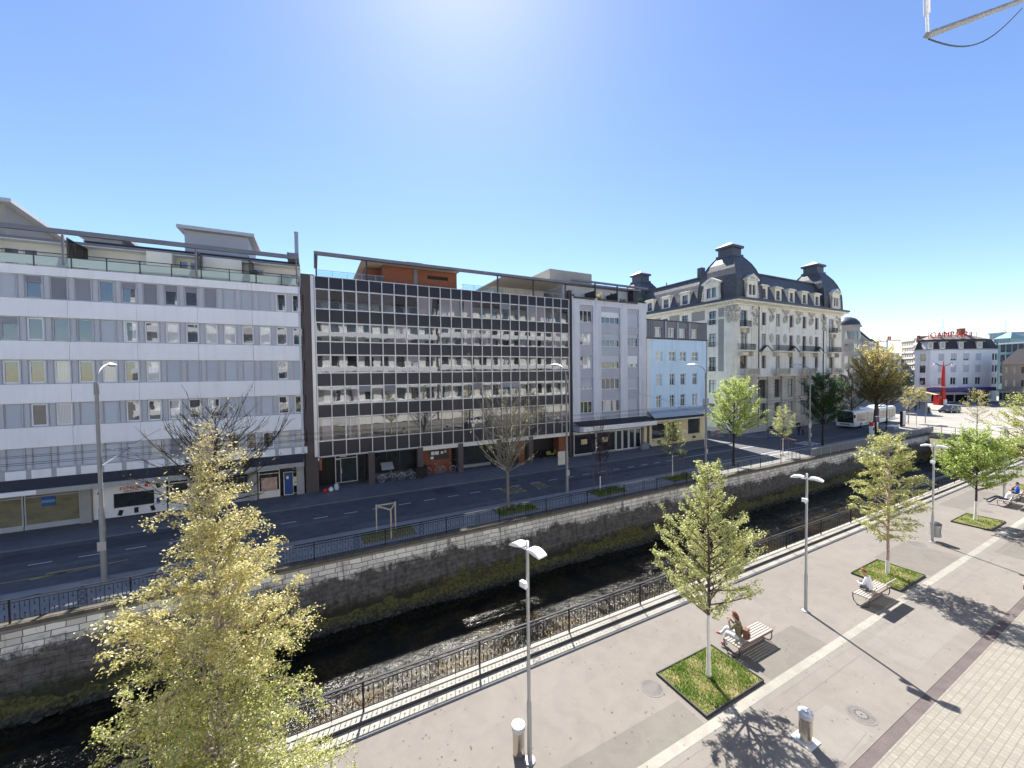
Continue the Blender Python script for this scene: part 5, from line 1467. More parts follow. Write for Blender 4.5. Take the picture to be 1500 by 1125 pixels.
# ------------------------------------------------------------------ benches
def bench(back):
    r = thing('park_bench', '', 'bench', (0,0,0), 0, 'slatted benches on the promenade')
    L = 1.0
    st = MB(); n = 6
    for k in range(n): y = -.23+.092*k; st.box(-L, L, y-.030, y+.030, .44, .472)
    st.build('seat', W['wood_slat'], r)
    MB().box(-L-.02, L+.02, -.285, -.265, .40, .475).box(-L-.02, L+.02, .262, .282, .40, .475).build('seat_rail', W['wood_dark'], r)
    for sx in (-.96, .96):
        p = [(sx,-.26,.44)]+[(sx,-.26+.0-.06*math.sin(a)+.04*(1-math.cos(a)), .44-.42*(1-math.cos(a))/1.0) for a in [PI/2*k/6 for k in range(1,7)]]
        l = MB().tube([(sx,.27,.45),(sx,.29,.30),(sx,.24,.12),(sx,.12,.02),(sx,-.10,.02),(sx,-.22,.06),(sx,-.27,.2),(sx,-.26,.45)], .018, 6)
        l.tube([(sx,-.25,.435),(sx,.25,.435)], .014, 6); l.build('leg', W['dark_metal'], r, smooth=50)
    MB().tube([(-.96,0,.03),(.96,0,.03)], .016, 6).build('stretcher', W['dark_metal'], r)
    if back:
        bk = MB()
        for z0 in (.58,.70,.82): bk.add([(-L,-.30-(z0-.5)*.32,z0),(L,-.30-(z0-.5)*.32,z0),(L,-.33-(z0-.4)*.32,z0+.085),(-L,-.33-(z0-.4)*.32,z0+.085),(-L,-.275-(z0-.5)*.32,z0),(L,-.275-(z0-.5)*.32,z0),(L,-.305-(z0-.4)*.32,z0+.085),(-L,-.305-(z0-.4)*.32,z0+.085)], [(0,1,2,3),(7,6,5,4),(0,4,5,1),(3,2,6,7),(0,3,7,4),(1,5,6,2)])
        bk.build('backrest', W['wood_slat'], r)
        s_ = MB()
        for sx in (-.7,.7): s_.tube([(sx,-.24,.42),(sx,-.29,.55),(sx,-.41,.93)], .014, 6)
        s_.build('back_support', W['dark_metal'], r)
    return r
B1 = bench(False); place(B1, (13.76,8.28,0), 0, 'backless slatted bench with the person in a green jacket on its left end')
B2 = bench(True); place(B2, (21.25,7.50,0), R(0), 'slatted bench with a backrest before the second grass square')
B3 = copy_tree(B2); place(B3, (44.6,8.2,0), 0, 'far slatted bench carrying the person with stretched dark legs')
B4 = copy_tree(B2); place(B4, (47.3,8.2,0), 0, 'far slatted bench carrying the person in the blue jacket at the right edge')

# ------------------------------------------------------------------ staked saplings
def stakes(x, y, lb, h=2.0, s_=.85, rad=.045, m='wood_pale'):
    r = thing('tree_stakes', lb, 'tree stakes', (x,y,0)); pts = [(-s_,.45),(s_,.45),(.1,-.75)]
    for px, py in pts: MB().lathe([(rad,0),(rad,h)], 8, (px,py)).build('stake', W[m], r)
    b = MB()
    for (a,c),(d,e) in ((pts[0],pts[1]),(pts[1],pts[2]),(pts[2],pts[0])): b.tube([(a,c,h-.08),(d,e,h-.08)], rad*1.1, 6)
    b.build('cross_bar', W[m], r)
stakes(3.85, 24.8, 'three pale wooden stakes with cross bars over a bare planted bed by the road', 1.85, .58)
stakes(21.3, 24.9, 'thin stakes round the small bare tree near the grey lamp sign', 2.0, .7, .02, 'wood_dark')
stakes(30.0, 24.9, 'thin stakes round the small budding tree with a white trunk', 2.0, .75, .02, 'wood_dark')
stakes(48.9, 24.9, 'stakes round the small pale tree in front of the domed building', 2.0, .8, .025, 'wood_dark')
stakes(92.5, 27.8, 'dark stakes round the small tree at the end of the bus stop', 2.2, .9)

# ------------------------------------------------------------------ bicycles
def bicycle(frame_m, lb, grp):
    r = thing('bicycle', lb, 'bicycle', (0,0,0), 0, grp)
    for wx in (-.52,.52):
        w = MB(); pts = [(wx+.32*math.cos(a), 0, .34+.32*math.sin(a)) for a in [2*PI*k/20 for k in range(21)]]
        w.tube(pts, .022, 5, False); wh = w.build('wheel', W['rubber'], r, smooth=50)
        s_ = MB()
        for k in range(8):
            a = 2*PI*k/8; s_.tube([(wx,0,.34),(wx+.31*math.cos(a),0,.34+.31*math.sin(a))], .005, 3, False)
        pts = [(wx+.295*math.cos(a), 0, .34+.295*math.sin(a)) for a in [2*PI*k/20 for k in range(21)]]; s_.tube(pts, .012, 4, False)
        s_.build('spokes', W['alu'], wh)
        f = MB(); pts = [(wx+.37*math.cos(a), 0, .34+.37*math.sin(a)) for a in [PI*(.05+.85*k/8) for k in range(9)]]; f.tube(pts, .02, 4); f.build('mudguard', W['alu'], r)
    f = MB()
    for a, c in (((-.52,.34),(-.05,.32)),((-.05,.32),(-.20,.86)),((-.20,.80),(-.52,.34)),((-.18,.76),(.36,.80)),((-.05,.32),(.38,.70)),((.52,.34),(.34,.92))): f.tube([(a[0],0,a[1]),(c[0],0,c[1])], .018, 6)
    f.build('frame', frame_m, r)
    MB().tube([(.26,-.27,1.0),(.33,-.12,1.02),(.34,0,.98),(.33,.12,1.02),(.26,.27,1.0)], .013, 5).tube([(.34,0,.9),(.34,0,1.0)], .015, 5).build('handlebar', W['alu'], r)
    MB().ball((-.22,0,.92), .14, .075, .045, 8, 6).build('saddle', W['black'], r)
    MB().tube([(-.62,-.06,.76),(-.30,-.06,.74)],.01,4).tube([(-.62,.06,.76),(-.30,.06,.74)],.01,4).tube([(-.62,-.06,.76),(-.62,.06,.76)],.01,4).build('rack', W['alu'], r)
    return r
bk1 = bicycle(W['galv'], '', 'bicycles parked by the dark office block'); place(bk1, (5.85,37.05,0), R(8), 'grey bicycle parked by the first column, left of the slanting rack roof')
o = copy_tree(bk1); place(o, (7.6,36.75,0), R(-6), 'grey bicycle parked right in front of the slanting rack roof')
o = copy_tree(bk1); place(o, (13.0,38.0,0), R(70), 'bicycle turned end-on against the doorway right of the brick wall')
bk2 = bicycle(W['red_paint'], '', 'bicycles parked by the dark office block'); place(bk2, (10.3,37.55,0), R(5), 'red bicycle below the notice board, left one')
o = copy_tree(bk2); place(o, (11.75,37.35,0), R(-4), 'red bicycle below the notice board, right one')
bk3 = bicycle(W['red_paint'], '', 'red bicycles at the side street corner')
for k in range(4):
    o = bk3 if k == 0 else copy_tree(bk3)
    place(o, (53.6+.55*k, 37.4+.1*k, 0), R(80), 'red bicycle in the row at the side street corner')
# cargo cover and motor scooters
r = thing('covered_trailer', 'dark covered cart between the grey and the red bicycles', 'cart', (8.95,37.0,0)); MB().box(-.55,.55,-.4,.4,.25,1.0).box(-.6,.6,-.45,.45,1.0,1.06).build('box', W['black'], r, bevel=.05); MB().lathe([(.2,-.05),(.2,.05)],14).xform(Matrix.Translation((.0,-.45,.22)) @ Matrix.Rotation(PI/2,4,'X')).build('wheel', W['rubber'], r)
def scooter(x, y, lb, m):
    r = thing('scooter', lb, 'scooter', (x,y,0), 0, 'scooters under the office block')
    for wx in (-.6,.6):
        w = MB(); w.tube([(wx+.2*math.cos(a),0,.26+.2*math.sin(a)) for a in [2*PI*k/16 for k in range(17)]], .06, 6, False); w.build('wheel', W['rubber'], r, smooth=60)
    b = MB(); b.prism([(-.8,.35),(-.3,.3),(.2,.28),(.45,.5),(.5,.95),(.4,.95),(.25,.5),(-.2,.45),(-.25,.72),(-.85,.75)], -.16, .16); b.build('body', m, r, bevel=.04)
    MB().box(-.8,-.2,-.14,.14,.74,.84).build('seat', W['black'], r, bevel=.03)
    MB().tube([(.36,-.32,1.05),(.42,0,1.0),(.36,.32,1.05)], .018, 5).tube([(.6,0,.3),(.42,0,1.0)],.03,5).build('handlebar', W['dark_metal'], r)
scooter(22.9, 38.4, 'black scooter under the right end of the office block, left one', W['black']); scooter(24.9, 38.3, 'scooter with yellowish body under the right end of the office block', mat('olive_paint', (.25,.24,.05), .4))
# bundles left by the door strip
for x, y, m, lb in ((.62,36.45,'red_paint','small red and white bundle on the pavement by the brown party wall'),(1.05,36.6,'white_plastic','small white bundle between the red one and the tall sack'),(1.5,36.75,'pale_grey_panel','taller pale sack standing beside the dark entrance')):
    b = MB(); hh = .35 if x < 1.4 else .6
    b.lathe([(.16,.0),(.21,.1*hh/.35),(.19,hh*.7),(.09,hh*.9),(.12,hh)], 10); rn = random.Random(x)
    b.v = [(p[0]+rn.uniform(-.03,.03), p[1]+rn.uniform(-.03,.03), p[2]) for p in b.v]
    o = b.build('paper_bundle', W[m], None, (x,y,0), smooth=60); tag(o, lb, 'bundle')
for x, y, lb in ((37.9,36.3,'dark covered motorcycle between grey shop and yellow shop'),):
    r = thing('covered_motorcycle', lb, 'motorcycle', (x,y,0)); b = MB(); b.lathe([(.42,0),(.48,.3),(.36,.6),(.1,.85),(.02,.9)], 14, (0,0), 1.9, .8); rn = random.Random(4); b.v = [(p[0]+rn.uniform(-.05,.05),p[1]+rn.uniform(-.05,.05),p[2]+rn.uniform(-.04,.04)) for p in b.v]; b.build('cover', W['shutter_dark'], r, smooth=60)
    MB().ball((.75,-.2,.25),.12,.1,.25).build('wheel', W['rubber'], r)

# ------------------------------------------------------------------ metal arm at the top right (part of the balcony awning near the camera)
r = thing('awning_arm', 'slim metal awning arm jutting into the sky at the top right', 'awning arm', (5.22,1.5,13.1))
def loc(p): return (p[0]-5.22, p[1]-1.5, p[2]-13.1)
MB().tube([loc((5.225,1.5,13.145)), loc((8.36,1.5,14.80))], .030, 4).build('bar', W['pole_grey'], r)
MB().tube([loc((5.245,1.5,13.15)), loc((5.215,1.5,13.34))], .012, 6).tube([loc((5.215,1.5,13.335)), loc((5.18,1.5,13.8))], .024, 8).build('strut', W['lamp_white'], r)
pts = []
for k in range(17):
    t = k/16; pts.append(loc((5.27+3.0*t, 1.5, 13.13+1.52*t-.26*math.sin(PI*min(1,t*1.0))**1.0*(1-.25*t))))
MB().tube(pts, .007, 5).build('cable', W['black'], r)
# ------------------------------------------------------------------ vehicles
W['car_dark'] = mat('car_dark', (.018,.018,.045), .22, .3, var=.03, fine=.01, spec=.6)
W['car_white'] = mat('car_white', (.78,.78,.78), .25, var=.02, fine=.01, spec=.6)
W['car_black'] = mat('car_black', (.02,.02,.022), .25, .2, var=.03, spec=.6)
W['car_glass'] = glass('car_glass', (.02,.022,.025), 1.7, .0, rand=.1)
W['tail_red'] = mat('tail_red', (.4,.01,.01), .25); W['head_clear'] = mat('head_clear', (.75,.75,.75), .15)
def car(name, lb, loc, rz, paint, L=4.2, Wd=1.76, H=1.45, hatch=True, group=None):
    r = thing(name, lb, 'car', loc, rz, group)
    # cross sections along x (front at +x): (x, half width, sill z, belt z)
    a = L/2
    prof = [(-a,.40,.78),(-a+.05,.30,.95),(-a+.35,.22,1.0),(-.6,.20,1.0),(.6,.20,.98),(a-1.0,.20,.93),(a-.25,.22,.80),(a-.03,.30,.66),(a,.40,.58)]
    b = MB(); ring = []
    for x, z0, z1 in prof:
        w = Wd/2*(1-.10*(abs(x)/a)**4)
        ring.append([(x,-w*.93,z0),(x,-w,z0+.15),(x,-w,(z0+z1)/2+.05),(x,-w*.94,z1),(x,w*.94,z1),(x,w,(z0+z1)/2+.05),(x,w,z0+.15),(x,w*.93,z0)])
    v = [p for q in ring for p in q]; f = []; n = 8
    for i in range(len(ring)-1):
        for k in range(n): c = (k+1)%n; f.append((i*n+k, i*n+c, (i+1)*n+c, (i+1)*n+k))
    f += [tuple(range(n-1,-1,-1)), tuple((len(ring)-1)*n+k for k in range(n))]
    f = [q[::-1] for q in f]
    b.add(v, f)
    # roof shell on pillars
    rx0, rx1 = (-a+.55 if hatch else -a+1.0), .35
    top = [(rx0,-Wd*.36,H-.04),(rx0,Wd*.36,H-.04),(rx1,Wd*.36,H),(rx1,-Wd*.36,H)]
    base = [(-a+.12 if hatch else -a+.55,-Wd*.45,.98),(-a+.12 if hatch else -a+.55,Wd*.45,.98),(a-1.15,Wd*.45,.93),(a-1.15,-Wd*.45,.93)]
    b.add([(x,y,z) for x,y,z in top]+[(x,y,z+.04) for x,y,z in top], [(0,1,2,3)[::-1],(4,7,6,5),(0,3,7,4),(1,5,6,2),(0,4,5,1),(3,2,6,7)])
    g = MB(); g.add(base+top, [(0,3,7,4),(1,5,6,2),(0,4,5,1),(3,2,6,7)]); g.build('windows', W['car_glass'], r)
    pl = MB()
    for i in range(4): pl.tube([base[i], top[i]], .045, 5)
    for sy in (-1,1): pl.tube([(-.35,sy*Wd*.452,.98),(-.45,sy*Wd*.365,H-.02)], .04, 5)
    b.join(pl).build('body', paint, r, smooth=35)
    for x in (-a+.78, a-.82):
        for sy in (-1,1):
            w = MB().lathe([(.22,-.10),(.315,-.09),(.32,0),(.315,.09),(.22,.10)], 20).xform(Matrix.Translation((x,sy*(Wd/2-.10),.32)) @ Matrix.Rotation(PI/2,4,'X')); wo = w.build('wheel', W['rubber'], r, smooth=40)
            MB().lathe([(.20,-.012),(.205,.012),(.05,.03)], 14).xform(Matrix.Translation((x,sy*(Wd/2-.0),.32)) @ Matrix.Rotation(-sy*PI/2,4,'X')).build('rim', W['alu'], wo)
    for sy in (-1,1):
        MB().box(a-.14,a-.02,sy*.62-.17,sy*.62+.17,.60,.72).build('headlight', W['head_clear'], r, bevel=.02)
        MB().box(-a-.02,-a+.10,sy*.66-.13,sy*.66+.13,.72,.92).build('tail_light', W['tail_red'], r, bevel=.02)
        MB().box(.62,.78,sy*(Wd/2+.02)-.08,sy*(Wd/2+.02)+.08,.95,1.07).build('mirror', paint, r, bevel=.02)
    MB().box(-a-.025,-a+.02,-.26,.26,.5,.61).build('number_plate', W['white_plastic'], r)
    MB().box(-a-.03,a+.02,-Wd*.40,Wd*.40,.24,.40).build('bumper', W['black'], r, bevel=.03)
    return r
car('parked_car', 'dark blue hatchback crossing the sunny square before the white building', (128.0,32.0,-.09), R(172), W['car_dark'], 5.0, 1.95, 1.6)
car('parked_car', 'dark car half hidden behind the bus and the dark green tree', (106,41.5,-.09), R(15), W['car_black'], 4.6, 1.85, 1.7)
car('parked_car', 'white car cut off by the right edge of the promenade view', (28.1,3.55,0), R(0), W['car_white'], 4.0, 1.7, 1.5)
x, y = at_px(1331, 150); car('parked_van', 'distant pale van in the street beyond the trees', (x,y,-.09), R(60), W['car_white'], 5.2, 2.1, 2.4)
x, y = at_px(1340, 152); car('parked_car', 'distant dark car beside the pale van in the street', (x,y,-.09), R(50), W['car_black'], 5, 2.0, 2.0)
W['bus_white'] = mat('bus_white', (.72,.73,.73), .35, var=.03, spec=.5); W['bus_green'] = mat('bus_green', (.06,.30,.17), .4, var=.05)
W['bus_glass'] = glass('bus_glass', (.16,.125,.095), 1.9, .01, rand=.05)
def bus():
    # front at -x (towards the camera's left), near side -y
    r = thing('trolleybus', 'white articulated trolleybus with green swooshes and brown tinted windows at the stop', 'bus', (89.6,32.6,-.1), R(2))
    Lh, Wd, H = 9.0, 2.5, 3.05
    for x0, x1, nm in ((-Lh,.4,'body'),(1.5,Lh,'rear_body')):
        b = MB(); sec = [(-Wd/2,.32),(-Wd/2,2.65),(-Wd/2+.12,2.95),(-Wd/2+.4,H),(Wd/2-.4,H),(Wd/2-.12,2.95),(Wd/2,2.65),(Wd/2,.32)]
        if x0 < -1: ends = [(x0+.25,.92,.0),(x0+.08,.97,.05),(x0+.05,1,0)]
        sh = (.0,)
        v = [(x0,y,z) for y,z in sec]+[(x1,y,z) for y,z in sec]; n = 8
        b.add(v, [tuple(range(n)), tuple(range(2*n-1,n-1,-1))]+[((k+1)%n,k,k+n,(k+1)%n+n) for k in range(n)])
        b.build(nm, W['bus_white'], r, bevel=.10)
    MB().box(.42,1.48,-1.12,1.12,.45,2.9).build('bellows', W['black'], r)
    for s_ in (-1,1):
        for a, c in ((-Lh+.9,.2),(1.7,Lh-.35)): MB().box(a,c,s_*(Wd/2+.008)-.012,s_*(Wd/2+.008)+.012,1.12,2.58).build('side_windows', W['bus_glass'], r)
        b = MB()
        for a, c in ((-Lh+.9,.2),(1.7,Lh-.35)):
            k = a+1.4
            while k < c-.5: b.box(k-.03,k+.03,s_*(Wd/2+.022)-.006,s_*(Wd/2+.022)+.006,1.12,2.58); k += 1.45
        b.build('window_bars', W['dark_metal'], r)
        for a in (-5.0, 4.2):
            sw = MB(); n = 10; v = []
            for i in range(n+1):
                t = i/n; x = a+3.6*t; v += [(x,s_*(Wd/2+.012),.46+.60*t),(x,s_*(Wd/2+.012),.62+.50*math.sin(t*PI*.5)+.02)]
            f = [(2*i,2*i+2,2*i+3,2*i+1) for i in range(n)]; sw.add(v, f); sw.build('green_swoosh', W['bus_green'], r)
    w = MB().box(-Lh-.02,-Lh+.03,-1.1,1.1,1.0,2.72); w.build('windscreen', W['car_glass'], r)
    MB().box(-Lh-.03,-Lh+.02,-.95,.95,2.74,2.95).build('destination_board', W['black'], r)
    MB().box(-Lh-.03,-Lh+.02,-.7,.7,.62,.82).build('green_stripe', W['bus_green'], r)
    for sy in (-1,1):
        MB().box(-Lh-.035,-Lh+.03,sy*.95-.17,sy*.95+.17,.55,.75).build('headlight', W['head_clear'], r)
        MB().box(-Lh-.25,-Lh-.02,sy*1.35-.09,sy*1.35+.09,1.9,2.4).build('mirror', W['black'], r)
        for x in (-6.3,-1.2,4.8):
            wo = MB().lathe([(.25,-.14),(.47,-.13),(.48,0),(.47,.13),(.25,.14)], 20).xform(Matrix.Translation((x,sy*1.14,.48)) @ Matrix.Rotation(PI/2,4,'X')).build('wheel', W['rubber'], r, smooth=40)
            MB().lathe([(.26,-.01),(.26,.02),(.1,.06)], 14).xform(Matrix.Translation((x,sy*1.28,.48)) @ Matrix.Rotation(-sy*PI/2,4,'X')).build('rim', W['galv'], wo)
    for a_, c_ in ((-5.5,-1.5),(2.5,6)): MB().box(a_,c_,-.8,.8,H,H+.25).build('roof_box', W['bus_white'], r, bevel=.06)
    for sy in (-.4,.4): MB().tube([(4.5,sy,H+.2),(9.5,sy*1.3,5.3)], .03, 5).build('trolley_pole', W['dark_metal'], r)
bus()

# ------------------------------------------------------------------ bus stop and street objects
def obj1(name, lb, cat, loc, parts, rz=0):
    r = thing(name, lb, cat, loc, rz)
    for nm, mb, m in parts: mb.build(nm, W[m], r)
    return r
obj1('ticket_machine', 'white ticket machine with a red top at the bus stop', 'ticket machine', (71.8,25.6,0), [('cabinet', MB().box(-.28,.28,-.2,.2,.25,1.75), 'white_plastic'),('top', MB().box(-.32,.32,-.24,.24,1.752,2.25), 'red_paint'),('screen', MB().box(-.2,.2,-.212,-.2,1.1,1.55), 'black'),('base', MB().box(-.2,.2,-.15,.15,0,.25), 'dark_metal')])
obj1('stop_totem', 'black framed stop sign with a dark red square on top', 'sign', (74.3,25.9,0), [('post', MB().box(-.5,-.36,-.1,.1,0,2.2).box(.36,.5,-.1,.1,0,2.2), 'black'),('sign_board', MB().box(-.5,.5,-.06,.06,2.2,2.9), 'maroon'),('frame', MB().box(-.56,.56,-.08,.08,2.9,2.98), 'white_plastic'),('timetable', MB().box(-.34,.34,-.05,.05,1.2,2.1), 'white_plastic')])
obj1('glass_recycler', 'grey recycling cabinet beside the stop sign', 'cabinet', (78.3,25.4,0), [('body', MB().box(-.9,.9,-.4,.4,.1,1.25), 'galv'),('lid', MB().box(-.95,.95,-.45,.45,1.252,1.35), 'lamp_white')])
obj1('litter_bin', 'dark litter bin between the ticket machine and the cabinet', 'litter bin', (72.9,24.6,0), [('drum', MB().lathe([(.25,.05),(.28,.9)],16), 'galv'),('lid', MB().lathe([(.30,.9),(.30,.98),(.1,1.05)],16), 'dark_metal')])
obj1('advert_pillar', 'tall black advertising panel with a pale greenish face at the end of the stop', 'billboard', (89.8,27.9,0), [('frame', MB().box(-.7,-.35,-.15,.15,0,2.7), 'black'),('poster', MB().box(-.348,.9,-.1,.1,.35,2.6), 'pale_grey_panel'),('foot', MB().box(-.3,.8,-.08,.08,0,.34), 'dark_metal')])
obj1('info_board', 'small dark notice on a post at the corner of the bridge', 'sign', (98.5,27.6,0), [('post', MB().box(-.05,.05,-.05,.05,0,3.0), 'galv'),('board', MB().box(-.6,.6,-.08,-.052,2.3,3.9), 'dark_metal')])
obj1('info_board', 'brownish notice panel standing on the bridge beyond the green tree', 'sign', (86.5,14.4,0), [('post', MB().box(-.05,.05,-.05,.05,-.1,1.6), 'galv'),('board', MB().box(-.9,.9,-.08,-.052,1.2,3.2), 'tan')])
x, y = at_px(1382, 105)
r = thing('red_mast', 'tall red tapered mast with two lamp arms and a red kiosk base in the square', 'mast', (x,y,-.09), R(-27.2))
MB().lathe([(.75,0),(.6,2.0),(.42,4.5),(.34,9.0),(.30,10.4),(.10,10.7),(.08,11.9)], 16).build('mast', W['red_paint'], r, smooth=True)
MB().lathe([(.2,4.3),(2.7,4.7),(2.7,4.95),(.2,5.05)], 20).build('disc_roof', W['maroon'], r)
for sx in (-1,1):
    MB().tube([(0,0,10.6),(sx*1.4,0,11.0),(sx*2.4,0,11.5)], .09, 6).build('lamp_arm', W['dark_metal'], r); MB().ball((sx*2.45,0,10.8),.3,.3,.65).build('lamp', W['lamp_white'], r)
MB().box(-1.75,-.8,-.5,.8,0,2.6).build('kiosk', W['red_paint'], r); MB().box(-.9,-.3,-1.3,-.95,0,1.6).build('white_panel', W['white_plastic'], r)
x, y = at_px(1400, 101); o = MB().lathe([(3.6,.0),(3.6,.02)],24,(0,0),1,.7).build('traffic_island', M_road, None, (x+6,y-6,-.085)); struct(o)
# ------------------------------------------------------------------ trees
def bark(name, col, paint=None, spots=None):
    t = NT(name)
    n = t.noise(6, 5, .65, t.pos((1,1,.35))); c = t.mix(n, tuple(k*.55 for k in col), tuple(k*1.35 for k in col))
    if spots:
        s_ = t.noise(14, 3, .6, t.pos((.6,.6,1.6))); c = t.mix(t.ramp(s_, [(.52,0.),(.58,.85)]), c, spots)
    if paint:
        g = t.n('NewGeometry'); sp = t.n('SeparateXYZ'); t.l(g.outputs['Position'], sp.inputs[0])
        h = t.math('ADD', sp.outputs[2], t.math('MULTIPLY', n, .12))
        f = t.ramp(t.math('MULTIPLY', h, .25), [(paint*.25-.002,1.),(paint*.25+.004,0.)])
        c = t.mix(f, c, t.mix(n, (.66,.63,.58), (.78,.75,.70)))
    t.bsdf(c, .9, 0, t.bump(n, .5, .02), .2); return t.m
K = {}
K['brown'] = bark('bark_brown', (.12,.085,.065)); K['dark'] = bark('bark_dark', (.045,.036,.032)); K['pale'] = bark('bark_pale', (.36,.31,.26), None, (.10,.08,.07))
K['painted'] = bark('bark_painted', (.10,.075,.06), 2.15); K['painted_low'] = bark('bark_painted_low', (.085,.05,.05), 1.35); K['birch'] = bark('bark_birch', (.52,.42,.36), .75, (.22,.12,.10)); K['twig'] = bark('bark_twig', (.20,.18,.15))
Lf = {}
Lf['gold'] = leaf('leaf_gold', (.38,.38,.10), (.62,.56,.21), (.78,.67,.38), .5)
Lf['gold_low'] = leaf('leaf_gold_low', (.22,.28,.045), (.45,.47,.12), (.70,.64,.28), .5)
Lf['pale'] = leaf('leaf_pale', (.32,.38,.09), (.56,.58,.22), (.72,.70,.38), .55)
Lf['olive'] = leaf('leaf_olive', (.28,.33,.07), (.48,.50,.14), (.64,.60,.26), .55)
Lf['green'] = leaf('leaf_green', (.20,.33,.05), (.40,.51,.10), (.57,.60,.19), .55)
Lf['fresh'] = leaf('leaf_fresh', (.32,.42,.09), (.52,.60,.16), (.66,.68,.30), .55)
Lf['deep'] = leaf('leaf_deep', (.020,.065,.012), (.045,.12,.02), (.08,.17,.03), .45)
Lf['amber'] = leaf('leaf_amber', (.36,.32,.08), (.62,.53,.17), (.78,.66,.28), .6)
Lf['dull'] = leaf('leaf_dull', (.13,.125,.055), (.26,.24,.10), (.40,.34,.16), .5)

